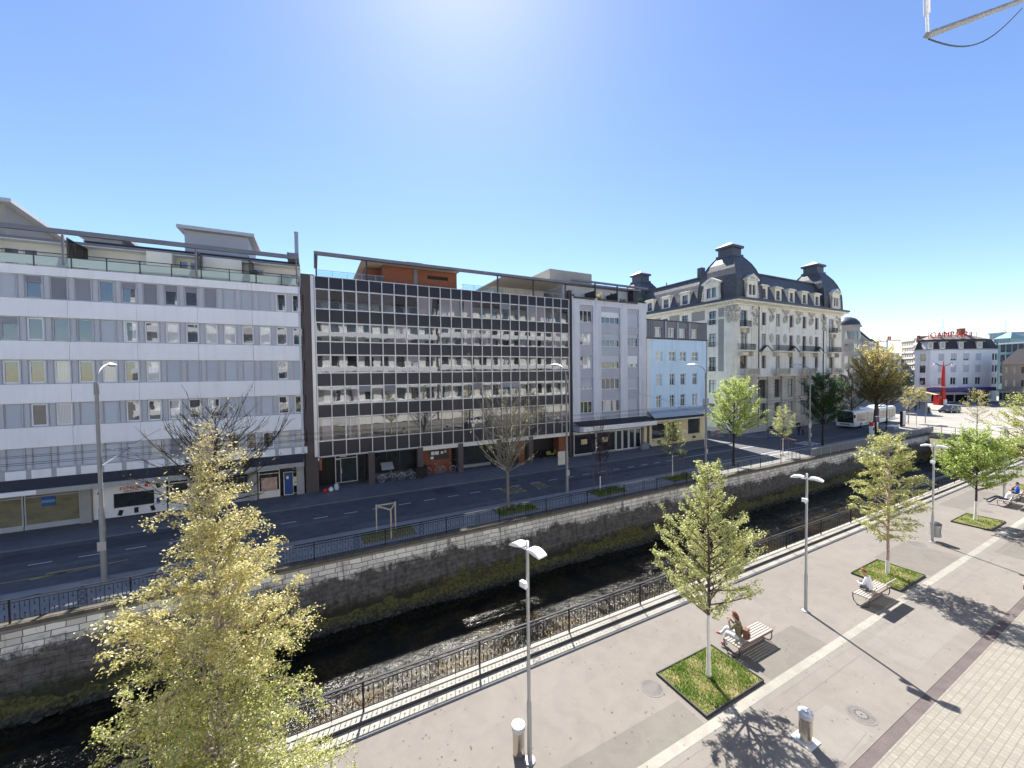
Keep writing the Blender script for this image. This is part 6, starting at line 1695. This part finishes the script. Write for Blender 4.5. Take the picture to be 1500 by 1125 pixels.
def interp(prof, t):
    for (a, ra), (b, rb) in zip(prof[:-1], prof[1:]):
        if a <= t <= b: return ra + (rb-ra)*(t-a)/max(1e-6, b-a)
    return prof[-1][1]
def tree(label, x, y, H, z0, prof, nb, nleaf, ls, lm, bk, seed, tr=.09, elev=(15,45), curve=.25, ntw=6, lean=(0,0), name='tree', cat='tree', group=None, droop=0.0, whorl=0, twigs=True, lm_low=None, sparse_top=0, zc=None, tw_r=.006, sx=1.0, brk=1.0, lvar=(.68,1.16), spread=.7):
    """tapered trunk with limbs and twigs, and a crown of single leaves set along them; prof = (height, crown radius)"""
    rn = random.Random(seed)
    r = thing(name, label, cat, (x,y,0), 0, group)
    T = MB(); lv = []
    nseg = 10; tp = []
    wob = [(rn.uniform(-1,1), rn.uniform(-1,1)) for _ in range(nseg+1)]
    for i in range(nseg+1):
        t = i/nseg; tp.append(Vector((lean[0]*t + wob[i][0]*tr*.5*t, lean[1]*t + wob[i][1]*tr*.5*t, H*.985*t)))
    rad = lambda z: max(.008, tr*(1-.93*(z/H)**.9) + (tr*.25*max(0,(.2-z)/.2)**2))
    T.tube([(p.x,p.y,p.z-.02) for p in tp], [rad(p.z) for p in tp], 9)
    def trunk_at(z):
        t = max(0, min(1, z/(H*.985)))*nseg; i = min(nseg-1, int(t)); return tp[i].lerp(tp[i+1], t-i)
    ga = 2.39996; az = rn.uniform(0, 6.28)
    for k in range(nb):
        u = (k+.5)/nb
        z = z0 + (H*.97-z0)*(u**.95)
        if whorl: z = z0 + (H*.97-z0)*((int(k/whorl)+.5)*whorl/nb) + rn.uniform(-.07,.07)
        az += ga + rn.uniform(-.35,.35)
        L = interp(prof, z)*rn.uniform(*lvar)
        if L < .05: continue
        e = R(rn.uniform(*elev))*(1-.1*u) + R(20)*u*u
        L = L/max(.45, math.cos(e))*.95
        p = trunk_at(z - L*math.sin(e)*.55 if z - L*math.sin(e)*.55 > z0*.85 else max(z0*.85, z-.3)); d = Vector((math.cos(az)*math.cos(e)*sx, math.sin(az)*math.cos(e), math.sin(e)))
        pts = [p.copy()]; ns = 5
        for i in range(ns):
            dd = d + Vector((rn.uniform(-.16,.16), rn.uniform(-.16,.16), curve*(i/ns) - droop*(i/ns)**1.5 + rn.uniform(-.1,.1)))
            dd.normalize(); d = dd; pts.append(pts[-1] + d*(L/ns))
        br = min(rad(p.z)*.5, .012+.014*L)*brk
        T.tube(pts, [br*(1-.8*i/ns)+.003 for i in range(ns+1)], 5)
        nt = max(2, int(ntw*(.4+.6*L/ max(.3, max(q[1] for q in prof)))))
        for j in range(nt):
            t = .22 + .78*(j+rn.random())/nt; fi = min(ns-1e-3, t*ns); i = int(fi); q = pts[i].lerp(pts[i+1], fi-i)
            dv = (pts[i+1]-pts[i]).normalized(); a2 = rn.choice((-1,1))*R(rn.uniform(20,62))
            td = Matrix.Rotation(a2, 3, 'Z') @ dv; td = (td + Vector((0,0,rn.uniform(-.25,.35)-droop*.7))).normalized()
            tl = L*rn.uniform(.16,.38)*(1.1-.5*t)+.08
            tpts = [q, q+td*tl*.5+Vector((rn.uniform(-.03,.03),rn.uniform(-.03,.03),0)), q+td*tl+Vector((0,0,-droop*tl*.5+rn.uniform(-.03,.03)))]
            T.tube(tpts, [tw_r*1.2, tw_r, tw_r*.5], 3)
            lv.append((tpts[0], tpts[1])); lv.append((tpts[1], tpts[2])); lv.append((tpts[1], tpts[2]))
            for s2 in range(2):                           # second-order twiglets
                qq = tpts[1].lerp(tpts[2], rn.random()); d3 = (Matrix.Rotation(R(rn.uniform(-70,70)),3,'Z') @ td + Vector((0,0,rn.uniform(-.3,.4)-droop))).normalized()
                en = qq + d3*tl*rn.uniform(.3,.6); T.tube([qq, en], [tw_r*.7, tw_r*.4], 3, False); lv.append((qq, en))
        lv.append((pts[-2], pts[-1])); lv.append((pts[-3], pts[-2]))
    T.build('trunk', bk, r, smooth=60)
    def leaves(count, m, sel):
        c = MB(); segs = [s for s in lv if sel((s[0].z+s[1].z)/2)]
        if not segs: return
        wts = [((s[1]-s[0]).length+.03)*(1-sparse_top*min(1,max(0,(s[0].z-(zc or H*.7))/(H*.25)))) for s in segs]
        chosen = rn.choices(segs, wts, k=count//3)
        V = c.v; F = c.f; MM = c.m
        for a, b in chosen:
            q = a.lerp(b, rn.random())
            for _ in range(3):
                s = ls*rn.uniform(.45,1.5)
                px, py, pz = q.x+rn.gauss(0,ls*spread), q.y+rn.gauss(0,ls*spread), q.z+rn.gauss(0,ls*spread)
                th = rn.uniform(0,6.283); ph = rn.uniform(-.9,.5); ux, uy, uz = math.cos(th)*math.cos(ph), math.sin(th)*math.cos(ph), math.sin(ph)
                rl = rn.uniform(-.9,.9); wx, wy, wz = -math.sin(th)*math.cos(rl), math.cos(th)*math.cos(rl), math.sin(rl)
                n = len(V); h = s*.36
                V.append((px,py,pz)); V.append((px+ux*s*.45+wx*h, py+uy*s*.45+wy*h, pz+uz*s*.45+wz*h+s*.06)); V.append((px+ux*s,py+uy*s,pz+uz*s-s*.08)); V.append((px+ux*s*.45-wx*h, py+uy*s*.45-wy*h, pz+uz*s*.45-wz*h+s*.06))
                F.append((n,n+1,n+2,n+3)); MM.append(0)
        c.build('crown', m, r)
    if nleaf:
        if lm_low:
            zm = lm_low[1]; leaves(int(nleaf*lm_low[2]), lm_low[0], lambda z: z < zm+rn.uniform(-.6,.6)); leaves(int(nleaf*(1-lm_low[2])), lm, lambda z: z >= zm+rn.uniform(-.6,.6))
        else: leaves(nleaf, lm, lambda z: True)
    return r
# big tree in the foreground
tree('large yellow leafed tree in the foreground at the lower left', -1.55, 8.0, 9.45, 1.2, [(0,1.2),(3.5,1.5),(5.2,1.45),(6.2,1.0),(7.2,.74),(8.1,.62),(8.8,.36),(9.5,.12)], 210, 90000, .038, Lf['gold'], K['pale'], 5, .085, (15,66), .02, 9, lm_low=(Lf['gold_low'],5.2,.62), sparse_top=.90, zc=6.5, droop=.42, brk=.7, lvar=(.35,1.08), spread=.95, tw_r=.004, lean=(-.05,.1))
tree('young tree with white painted trunk in the nearest grass square', 11.2, 8.02, 7.2, 2.35, [(1.9,.7),(2.45,1.1),(2.9,1.65),(3.6,1.55),(4.6,1.22),(5.5,.85),(6.1,.5),(6.6,.5),(7.3,.2)], 70, 25000, .050, Lf['pale'], K['painted'], 12, .075, (18,46), .10, 8, whorl=5, tw_r=.005)
tree('speckled birch like tree in the second grass square with hanging twigs', 24.6, 8.1, 7.05, 1.7, [(1.6,.7),(2.6,1.35),(4.0,1.35),(5.2,1.15),(6.2,.8),(7.1,.25)], 70, 15000, .068, Lf['olive'], K['birch'], 3, .075, (5,40), .05, 8, droop=.22, tw_r=.006)
tree('bright green tree with a dense crown in the third grass square', 38.2, 8.3, 5.9, 2.3, [(2.2,1.2),(2.9,2.0),(3.8,2.1),(4.8,1.6),(5.5,.9),(5.9,.3)], 70, 17000, .085, Lf['green'], K['painted_low'], 8, .08, (10,38), .15, 8)
tree('olive yellow tree cut off by the right edge beyond the bright green one', 51.6, 8.3, 8.0, 2.3, [(2.2,1.4),(3.5,2.3),(5.5,2.2),(7,1.4),(8,.4)], 64, 11000, .11, Lf['olive'], K['painted_low'], 14, .09, (10,45), .1, 8, droop=.08)
x, y = at_px(1433, 50); tree('pale sparse young tree by the bridge behind the bright green tree', x, y, 7.2, 2.5, [(2.4,.9),(4.5,1.5),(6,1.1),(7.2,.3)], 38, 1700, .11, Lf['gold'], K['twig'], 31, .06, (15,50), .1, 6)
# street trees on the far pavement
tree('leafless street tree with pale twigs before the dark office block', 12.4, 25.0, 8.6, 3.1, [(3.0,1.6),(4.2,2.9),(5.8,2.8),(7.2,2.0),(8.6,.6)], 62, 900, .07, Lf['olive'], K['twig'], 41, .13, (20,60), .22, 11, tw_r=.008)
tree('dark leafless tree behind the big yellow tree, before the white block', -4.7, 25.2, 8.6, 3.3, [(3.0,2.2),(4.5,3.9),(6,3.0),(7.2,1.8),(8.6,.4)], 60, 700, .09, Lf['dull'], K['dark'], 43, .13, (12,50), .12, 10, tw_r=.011)
tree('small bare tree with a dark knot of leaves by the grey lamp sign', 21.1, 25.1, 6.3, 2.4, [(2.2,.7),(3.4,1.2),(5,1.0),(6.3,.3)], 34, 900, .10, leaf('leaf_plum', (.02,.015,.02), (.04,.025,.03), None, .3), K['painted_low'], 47, .055, (30,65), .2, 6, tw_r=.008, zc=3.2, sparse_top=1.0)
tree('small budding tree with a white trunk before the yellow shop', 29.9, 25.2, 5.4, 2.2, [(2.0,.9),(2.8,1.5),(3.9,1.2),(5.4,.3)], 40, 3000, .085, Lf['olive'], K['painted'], 49, .055, (5,40), .1, 6)
tree('broad fresh green tree before the left end of the domed building', 39.1, 25.2, 9.2, 3.3, [(3.1,1.8),(4.3,2.9),(6,2.7),(7.6,1.8),(9.2,.4)], 72, 15000, .125, Lf['fresh'], K['dark'], 52, .13, (12,50), .15, 9)
tree('small pale staked tree before the middle of the domed building', 48.3, 25.2, 5.8, 2.2, [(2.0,.9),(3.0,1.4),(4.5,1.0),(5.8,.3)], 40, 3000, .10, Lf['pale'], K['painted'], 55, .055, (15,50), .1, 6)
x, y = at_px(1206, 50.5); tree('dark green street tree before the right end of the domed building', x, y, 9.5, 2.9, [(2.6,2.0),(4,2.9),(6.5,2.6),(8.3,1.5),(9.5,.5)], 76, 17000, .14, Lf['deep'], K['dark'], 57, .12, (12,55), .15, 9)
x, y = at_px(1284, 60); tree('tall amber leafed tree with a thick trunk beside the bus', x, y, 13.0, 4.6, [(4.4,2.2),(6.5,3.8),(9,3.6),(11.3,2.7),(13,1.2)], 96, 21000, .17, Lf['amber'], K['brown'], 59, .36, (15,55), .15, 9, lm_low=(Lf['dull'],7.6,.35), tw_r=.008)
x, y = at_px(1300, 63); tree('thin dark tree right of the amber leafed tree', x, y, 9.6, 4.0, [(3.8,1.8),(5.8,3.4),(8,2.4),(9.6,.6)], 50, 4200, .14, Lf['dull'], K['dark'], 61, .10, (10,45), .1, 8, tw_r=.014)
x, y = at_px(1248, 66); tree('dull green tree behind the bus, left of the amber leafed tree', x, y, 9.5, 3.0, [(2.8,2.4),(5,3.6),(7.5,2.8),(9.5,.6)], 50, 5500, .16, Lf['dull'], K['dark'], 63, .12, (10,50), .1, 8, tw_r=.014)
x, y = at_px(1332, 71); tree('small yellowish staked tree at the end of the bus stop', x, y, 6.8, 2.6, [(2.4,.9),(4,1.5),(5.6,1.1),(6.8,.3)], 36, 2200, .13, Lf['gold'], K['brown'], 65, .07, (15,50), .1, 6)
x, y = at_px(1316, 150); tree('distant dark tree in the street beyond the square', x, y, 8.5, 2.5, [(2,3),(5,4.5),(8.5,1)], 30, 2200, .4, Lf['deep'], K['dark'], 67, .2, (15,50), .1, 6, tw_r=.03)
x, y = at_px(1348, 95); tree('small light tree in front of the awning across the square', x, y, 5.2, 1.8, [(1.6,1.2),(3,1.8),(5.2,.5)], 26, 1600, .2, Lf['gold'], K['brown'], 69, .07, (15,50), .1, 6, tw_r=.02)
# planted terrace shrub on the grey block
def shrub(label, x, y, z, w, h, n, lm, seed, ls=.10):
    rn = random.Random(seed); r = thing('shrub', label, 'shrub', (x,y,z)); s_ = MB(); c = MB()
    for k in range(14):
        a = rn.uniform(0,6.28); e = rn.uniform(.3,1.4); L = rn.uniform(.6,1.0); tip = Vector((w*.5*math.cos(a)*math.cos(e)*L, w*.4*math.sin(a)*math.cos(e)*L, h*math.sin(e)*L)); s_.tube([(0,0,0), tip*.5, tip], [.02,.014,.006], 4)
        for j in range(n//14):
            q = tip*rn.uniform(.35,1.05)+Vector((rn.gauss(0,.06),rn.gauss(0,.06),rn.gauss(0,.06))); th = rn.uniform(0,6.28); s = ls*rn.uniform(.6,1.2); u = Vector((math.cos(th),math.sin(th),rn.uniform(-.6,.6)))*s; w_ = Vector((-math.sin(th),math.cos(th),rn.uniform(-.6,.6)))*s*.4
            c.add([q, q+u*.5+w_, q+u, q+u*.5-w_], [(0,1,2,3)])
    s_.build('stems', K['brown'], r); c.build('foliage', lm, r)
shrub('drying brown shrub spilling over the roof terrace edge of the grey block', 31.0, 36.75, 18.85, 1.6, .75, 500, Lf['amber'], 1)
shrub('low green plant at the right end of the grey block roof terrace', 37.6, 36.7, 18.9, 1.2, .8, 260, Lf['deep'], 2)
shrub('small green plant in the middle of the grey block roof terrace', 34.8, 36.72, 18.88, .8, .35, 160, Lf['deep'], 3)
# ------------------------------------------------------------------ people
W['jacket_green'] = mat('jacket_green', (.16,.145,.085), .85); W['trouser_white'] = mat('trouser_white', (.66,.66,.68), .8); W['hair_red'] = mat('hair_red', (.13,.028,.022), .6); W['hair_auburn'] = mat('hair_auburn', (.20,.055,.03), .6)
W['shirt_white'] = mat('shirt_white', (.72,.72,.78), .8); W['navy'] = mat('navy', (.02,.024,.05), .8); W['blue_jacket'] = mat('blue_jacket', (.02,.10,.55), .7); W['shoe_red'] = mat('shoe_red', (.30,.04,.05), .6); W['dark_cloth'] = mat('dark_cloth', (.03,.028,.03), .85); W['grey_cloth'] = mat('grey_cloth', (.16,.16,.17), .85); W['backpack_brown'] = mat('backpack_brown', (.15,.075,.05), .75); W['hair_dark'] = mat('hair_dark', (.025,.018,.015), .6); W['denim'] = mat('denim', (.10,.14,.25), .85)
def person(label, loc, rz, pose, top, legs, shoes, hair, long_hair=False, scale=1.0):
    """one continuous skinned body facing local +x; pose holds joint positions"""
    P = {k: Vector(v) for k, v in pose.items()}
    verts = []; edges = []; rad = []; reg = []
    def add(p, r, parent, region):
        verts.append(p); rad.append(r); reg.append(region)
        if parent is not None: edges.append((parent, len(verts)-1))
        return len(verts)-1
    pe = add(P['pelvis'], .135, None, 'legs'); sp = add(P['spine'], .125, pe, 'top'); ch = add(P['chest'], .145, sp, 'top'); nk = add(P['neck'], .055, ch, 'skin')
    hd = P['head']; up = (hd-P['neck']).normalized(); fw = Vector(pose.get('face', (1,0,0))).normalized()
    jaw = add(hd - up*.045 + fw*.025, .068, nk, 'skin'); cr = add(hd + up*.045, .088, jaw, 'skin'); add(hd + up*.085 - fw*.01, .06, cr, 'skin'); add(hd - up*.005 + fw*.108, .012, jaw, 'skin')
    for s_ in ('l','r'):
        sg = 1 if s_ == 'l' else -1
        sh = add(P['sh'+s_], .062, ch, 'top'); el = add(P['el'+s_], .043, sh, 'top'); wr = add(P['wr'+s_], .028, el, 'top')
        d = (P['wr'+s_]-P['el'+s_]).normalized(); pa = add(P['wr'+s_]+d*.05, .032, wr, 'skin')
        side = d.cross(Vector((0,0,1))); side = side.normalized() if side.length > .1 else Vector((0,1,0)); nrm = side.cross(d)
        for k, ln in enumerate((.072,.082,.078,.060)):
            a = P['wr'+s_]+d*.085+side*(.024-.016*k); k1 = add(a, .0095, pa, 'skin'); k2 = add(a+d*ln*.55-nrm*.008, .0085, k1, 'skin'); add(a+d*ln*.9-nrm*.03, .0075, k2, 'skin')
        t1 = add(P['wr'+s_]+d*.055+side*.04, .010, pa, 'skin'); add(P['wr'+s_]+d*.09+side*.055-nrm*.012, .009, t1, 'skin')
        hp = add(P['hp'+s_], .092, pe, 'legs'); kn = add(P['kn'+s_], .062, hp, 'legs'); cf = add(P['kn'+s_].lerp(P['an'+s_],.35), .058, kn, 'legs'); an = add(P['an'+s_], .042, cf, 'legs')
        to = P['to'+s_]; hl = P['an'+s_] - (to-P['an'+s_])*.28; hl.z = min(hl.z, to.z+.02) if pose.get('flat', True) else hl.z
        md = add(P['an'+s_].lerp(to,.5), .042, an, 'shoe'); add(to, .034, md, 'shoe'); add(hl, .034, an, 'shoe')
    me = bpy.data.meshes.new('body'); me.from_pydata([tuple(v*scale) for v in verts], edges, [])
    tmp = bpy.data.objects.new('body', me); COL.objects.link(tmp)
    sk = tmp.modifiers.new('skin', 'SKIN'); sk.use_smooth_shade = True
    for i, sv in enumerate(me.skin_vertices[0].data): sv.radius = (rad[i]*scale, rad[i]*scale)
    me.skin_vertices[0].data[0].use_root = True
    ss = tmp.modifiers.new('sub', 'SUBSURF'); ss.levels = 2; ss.render_levels = 2
    dg = bpy.context.evaluated_depsgraph_get(); dg.update()
    out = bpy.data.meshes.new_from_object(tmp.evaluated_get(dg)); bpy.data.objects.remove(tmp)
    out.materials.clear()
    regs = ['top','legs','skin','shoe']
    for m in (top, legs, 'skin', shoes): out.materials.append(W[m])
    segs = [(verts[a]*scale, verts[b]*scale, rad[a], rad[b], reg[b] if reg[b] != 'top' or reg[a] != 'legs' else 'top') for a, b in edges]
    for p in out.polygons:
        c = p.center; best = None
        for a, b, ra, rb, rg in segs:
            ab = b-a; t = max(0, min(1, (c-a).dot(ab)/max(1e-9, ab.length_squared))); dd = (c-(a+ab*t)).length - (ra+(rb-ra)*t)*scale
            if best is None or dd < best[0]: best = (dd, rg)
        p.material_index = regs.index(best[1]); p.use_smooth = True
    o = bpy.data.objects.new('person', out); COL.objects.link(o); o.location = loc; o.rotation_euler[2] = rz
    tag(o, label, 'person')
    # hair as a cap that leaves the face free
    h = MB(); c = hd + up*.055 - fw*.018
    n0 = len(h.v); h.ball((0,0,0), .102, .098, .098, 14, 10)
    Q = Matrix((fw, up.cross(fw), up)).transposed()
    nv = []
    for v in h.v:
        v = Vector(v)
        if v.x > .02 and v.z < .035: v = Vector((min(v.x,.045)*.6, v.y*.9, v.z*.5+.03))
        if long_hair and v.z < -.02 and v.x < .04: v = Vector((v.x*.9-.02, v.y*1.02, v.z*2.4))
        nv.append(tuple((Q @ v + c)*scale))
    h.v = nv; h.build('hair', W[hair], o, smooth=80)
    # eyes and mouth
    f = MB()
    for sy in (-1,1): f.ball(tuple((hd + up*.012 + fw*.088 + up.cross(fw)*sy*.032)*scale), .008, .010, .007, 6, 5)
    f.build('eyes', W['hair_dark'], o)
    m = MB(); m.ball(tuple((hd - up*.055 + fw*.090)*scale), .006, .022, .006, 6, 5); m.build('mouth', mat('lips', (.35,.12,.10), .6), o)
    return o
def sit(seat=.52, lean=.06, knees=.43, feet=(.46,.46), lift=(0,0), hands='lap', spread=.09, stretch=0):
    z = seat
    p = dict(pelvis=(0,0,z+.06), spine=(-.01+lean*.2,0,z+.27), chest=(lean*.8,0,z+.46), neck=(lean*1.1,0,z+.62), head=(lean*1.5+.02,0,z+.755))
    for s_, sg, i in (('l',1,0),('r',-1,1)):
        p['sh'+s_] = (lean*.85,sg*.165,z+.53)
        if hands == 'lap': p['el'+s_] = (lean+.05,sg*.23,z+.27); p['wr'+s_] = (lean+.27,sg*.11,z+.20)
        elif hands == 'phone': p['el'+s_] = (lean+.14,sg*.22,z+.30); p['wr'+s_] = (lean+.25,sg*.07,z+.50)
        else: p['el'+s_] = (lean-.05,sg*.28,z+.26); p['wr'+s_] = (lean+.08,sg*.32,z+.05)
        p['hp'+s_] = (.05,sg*.09,z+.04); p['kn'+s_] = (knees,sg*spread,z+.07+lift[i]*.6)
        ax = feet[i]; az = .09+lift[i]
        p['an'+s_] = (ax,sg*spread,az); p['to'+s_] = (ax+.17,sg*spread,az-.05+ (.12 if stretch else 0))
    return p
# nearest bench: legs crossed, facing the river
ps = sit(.47, .10, .42, (.44,.66), (0,.30), 'phone', .07)
ps['knr'] = (.44,-.03,.66); ps['anr'] = (.62,.06,.36); ps['tor'] = (.77,.09,.36)
p1 = person('person in a green jacket and white trousers sitting on the backless bench', (13.25,8.27,0), R(104), ps, 'jacket_green', 'trouser_white', 'shoe_red', 'hair_red', True)
bp = MB(); bp.box(-.27,-.12,-.12,.12,.58,.92); bp.box(-.31,-.275,-.09,.09,.60,.76); bp.build('backpack', W['backpack_brown'], p1, bevel=.04)
st = MB().tube([(-.12,.08,.95),(.02,.14,1.05),(.16,.10,.88),(.10,.10,.66),(-.1,.10,.60)], .016, 5); st.build('backpack_strap', W['backpack_brown'], p1)
# second bench: bent over knees
ps = sit(.47, .16, .34, (.30,.40), (.22,.22), 'lap', .08)
ps['knl'] = (.40,.08,.82); ps['knr'] = (.40,-.08,.80); ps['anl'] = (.22,.08,.56); ps['anr'] = (.24,-.08,.56); ps['tol'] = (.38,.08,.52); ps['tor'] = (.40,-.08,.52)
ps['wrl'] = (.42,.10,.72); ps['wrr'] = (.42,-.10,.70)
p2 = person('person with auburn hair and white top curled up on the bench with a backrest', (21.0,7.42,0), R(92), ps, 'shirt_white', 'grey_cloth', 'navy', 'hair_auburn', False)
# far benches: stretched out
ps = sit(.46, -.14, .48, (.82,.92), (.05,.18), 'side', .08, 1)
person('person lying back on a far bench with dark stretched out legs', (44.2,8.15,0), R(112), ps, 'shirt_white', 'navy', 'dark_cloth', 'hair_dark')
ps = sit(.46, .02, .44, (.50,.50), (0,0), 'lap', .10)
person('person in a bright blue jacket on the far bench at the right edge', (46.9,8.15,0), R(100), ps, 'blue_jacket', 'navy', 'shoe_red', 'hair_dark')
def walk(step=.28, arm=.18, lean=.03):
    z = .93
    p = dict(pelvis=(0,0,z), spine=(lean*.4,0,z+.22), chest=(lean,0,z+.42), neck=(lean*1.2,0,z+.58), head=(lean*1.5+.015,0,z+.715))
    for s_, sg in (('l',1),('r',-1)):
        d = sg
        p['sh'+s_] = (lean,sg*.17,z+.49); p['el'+s_] = (lean-d*arm*.5,sg*.22,z+.21); p['wr'+s_] = (lean-d*arm*.8+.06,sg*.21,z-.02)
        p['hp'+s_] = (0,sg*.085,z-.03); p['kn'+s_] = (d*step*.45+.05,sg*.085,z-.45); p['an'+s_] = (d*step,sg*.085,.10+(.06 if d < 0 else 0)); p['to'+s_] = (d*step+.16,sg*.085,.045)
    return p
x, y = at_px(1171, 58); person('dark clothed walker before the domed building, left of a walking pair', (x,y,0), R(200), walk(), 'dark_cloth', 'navy', 'dark_cloth', 'hair_dark')
x, y = at_px(1177, 58.3); person('walker in a dark reddish top, right of a pair before the domed building', (x,y,0), R(195), walk(.22), 'maroon', 'dark_cloth', 'dark_cloth', 'hair_dark')
x, y = at_px(1126, 55.5); person('person in dark red standing under the trees by the domed building', (x,y,0), R(170), walk(.08,.05), 'maroon', 'denim', 'dark_cloth', 'hair_dark')
x, y = at_px(1362, 84.5); person('runner in dark clothes crossing the sunny square', (x,y,-.09), R(190), walk(.42,.4,.12), 'dark_cloth', 'navy', 'shoe_red', 'hair_dark')
x, y = at_px(1342, 90); person('distant person in dark clothes by the awning across the square', (x,y,-.09), R(190), walk(.15), 'dark_cloth', 'dark_cloth', 'dark_cloth', 'hair_dark')
# ------------------------------------------------------------------ camera, sun, sky
f = 563.0
a, p, rl = R(27.2), R(1.6), .012
F0 = Vector((math.sin(a), math.cos(a), 0)); R0 = Vector((math.cos(a), -math.sin(a), 0))
Fv = Vector((F0.x*math.cos(p), F0.y*math.cos(p), -math.sin(p))); U0 = Vector((F0.x*math.sin(p), F0.y*math.sin(p), math.cos(p)))
Rv = R0*math.cos(rl) - U0*math.sin(rl); Uv = U0*math.cos(rl) + R0*math.sin(rl)
cam = bpy.data.cameras.new('camera'); co = bpy.data.objects.new('camera', cam); COL.objects.link(co)
M4 = Matrix((Rv, Uv, -Fv)).transposed().to_4x4(); M4.translation = Vector((0,0,10)); co.matrix_world = M4
cam.sensor_fit = 'HORIZONTAL'; cam.sensor_width = 36; cam.lens = 36*f/1500; cam.clip_start = .05; cam.clip_end = 6000
S.camera = co
sd = Vector((math.sin(SUN_AZ)*math.cos(SUN_EL), math.cos(SUN_AZ)*math.cos(SUN_EL), math.sin(SUN_EL)))
sl = bpy.data.lights.new('sun', 'SUN'); sl.energy = SUN_E; sl.angle = R(.5); sl.color = (1, .955, .88)
so = bpy.data.objects.new('sun', sl); COL.objects.link(so); so.rotation_euler = sd.to_track_quat('Z', 'Y').to_euler(); so.location = (20, 60, 80)
w = bpy.data.worlds.new('World'); S.world = w; w.use_nodes = True
nt = w.node_tree; bg = nt.nodes['Background']; sky = nt.nodes.new('ShaderNodeTexSky'); sky.sky_type = 'NISHITA'; sky.sun_disc = False
sky.sun_elevation = SUN_EL; sky.sun_rotation = SUN_AZ; sky.altitude = 450; sky.air_density = 1.0; sky.dust_density = .3; sky.ozone_density = 2.2
hs = nt.nodes.new('ShaderNodeHueSaturation'); hs.inputs['Saturation'].default_value = 1.10; hs.inputs['Hue'].default_value = .507; nt.links.new(sky.outputs[0], hs.inputs['Color']); nt.links.new(hs.outputs[0], bg.inputs[0]); bg.inputs[1].default_value = SKY_S
vs = S.view_settings; vs.view_transform = 'Standard'; vs.look = 'None'; vs.exposure = EXPO; vs.gamma = 1; vs.use_curve_mapping = False
S.render.engine = 'CYCLES'; c = S.cycles; c.use_denoising = True; c.max_bounces = 8; c.diffuse_bounces = 4; c.glossy_bounces = 4; c.transparent_max_bounces = 12; c.sample_clamp_indirect = 6; c.caustics_reflective = False; c.caustics_refractive = False
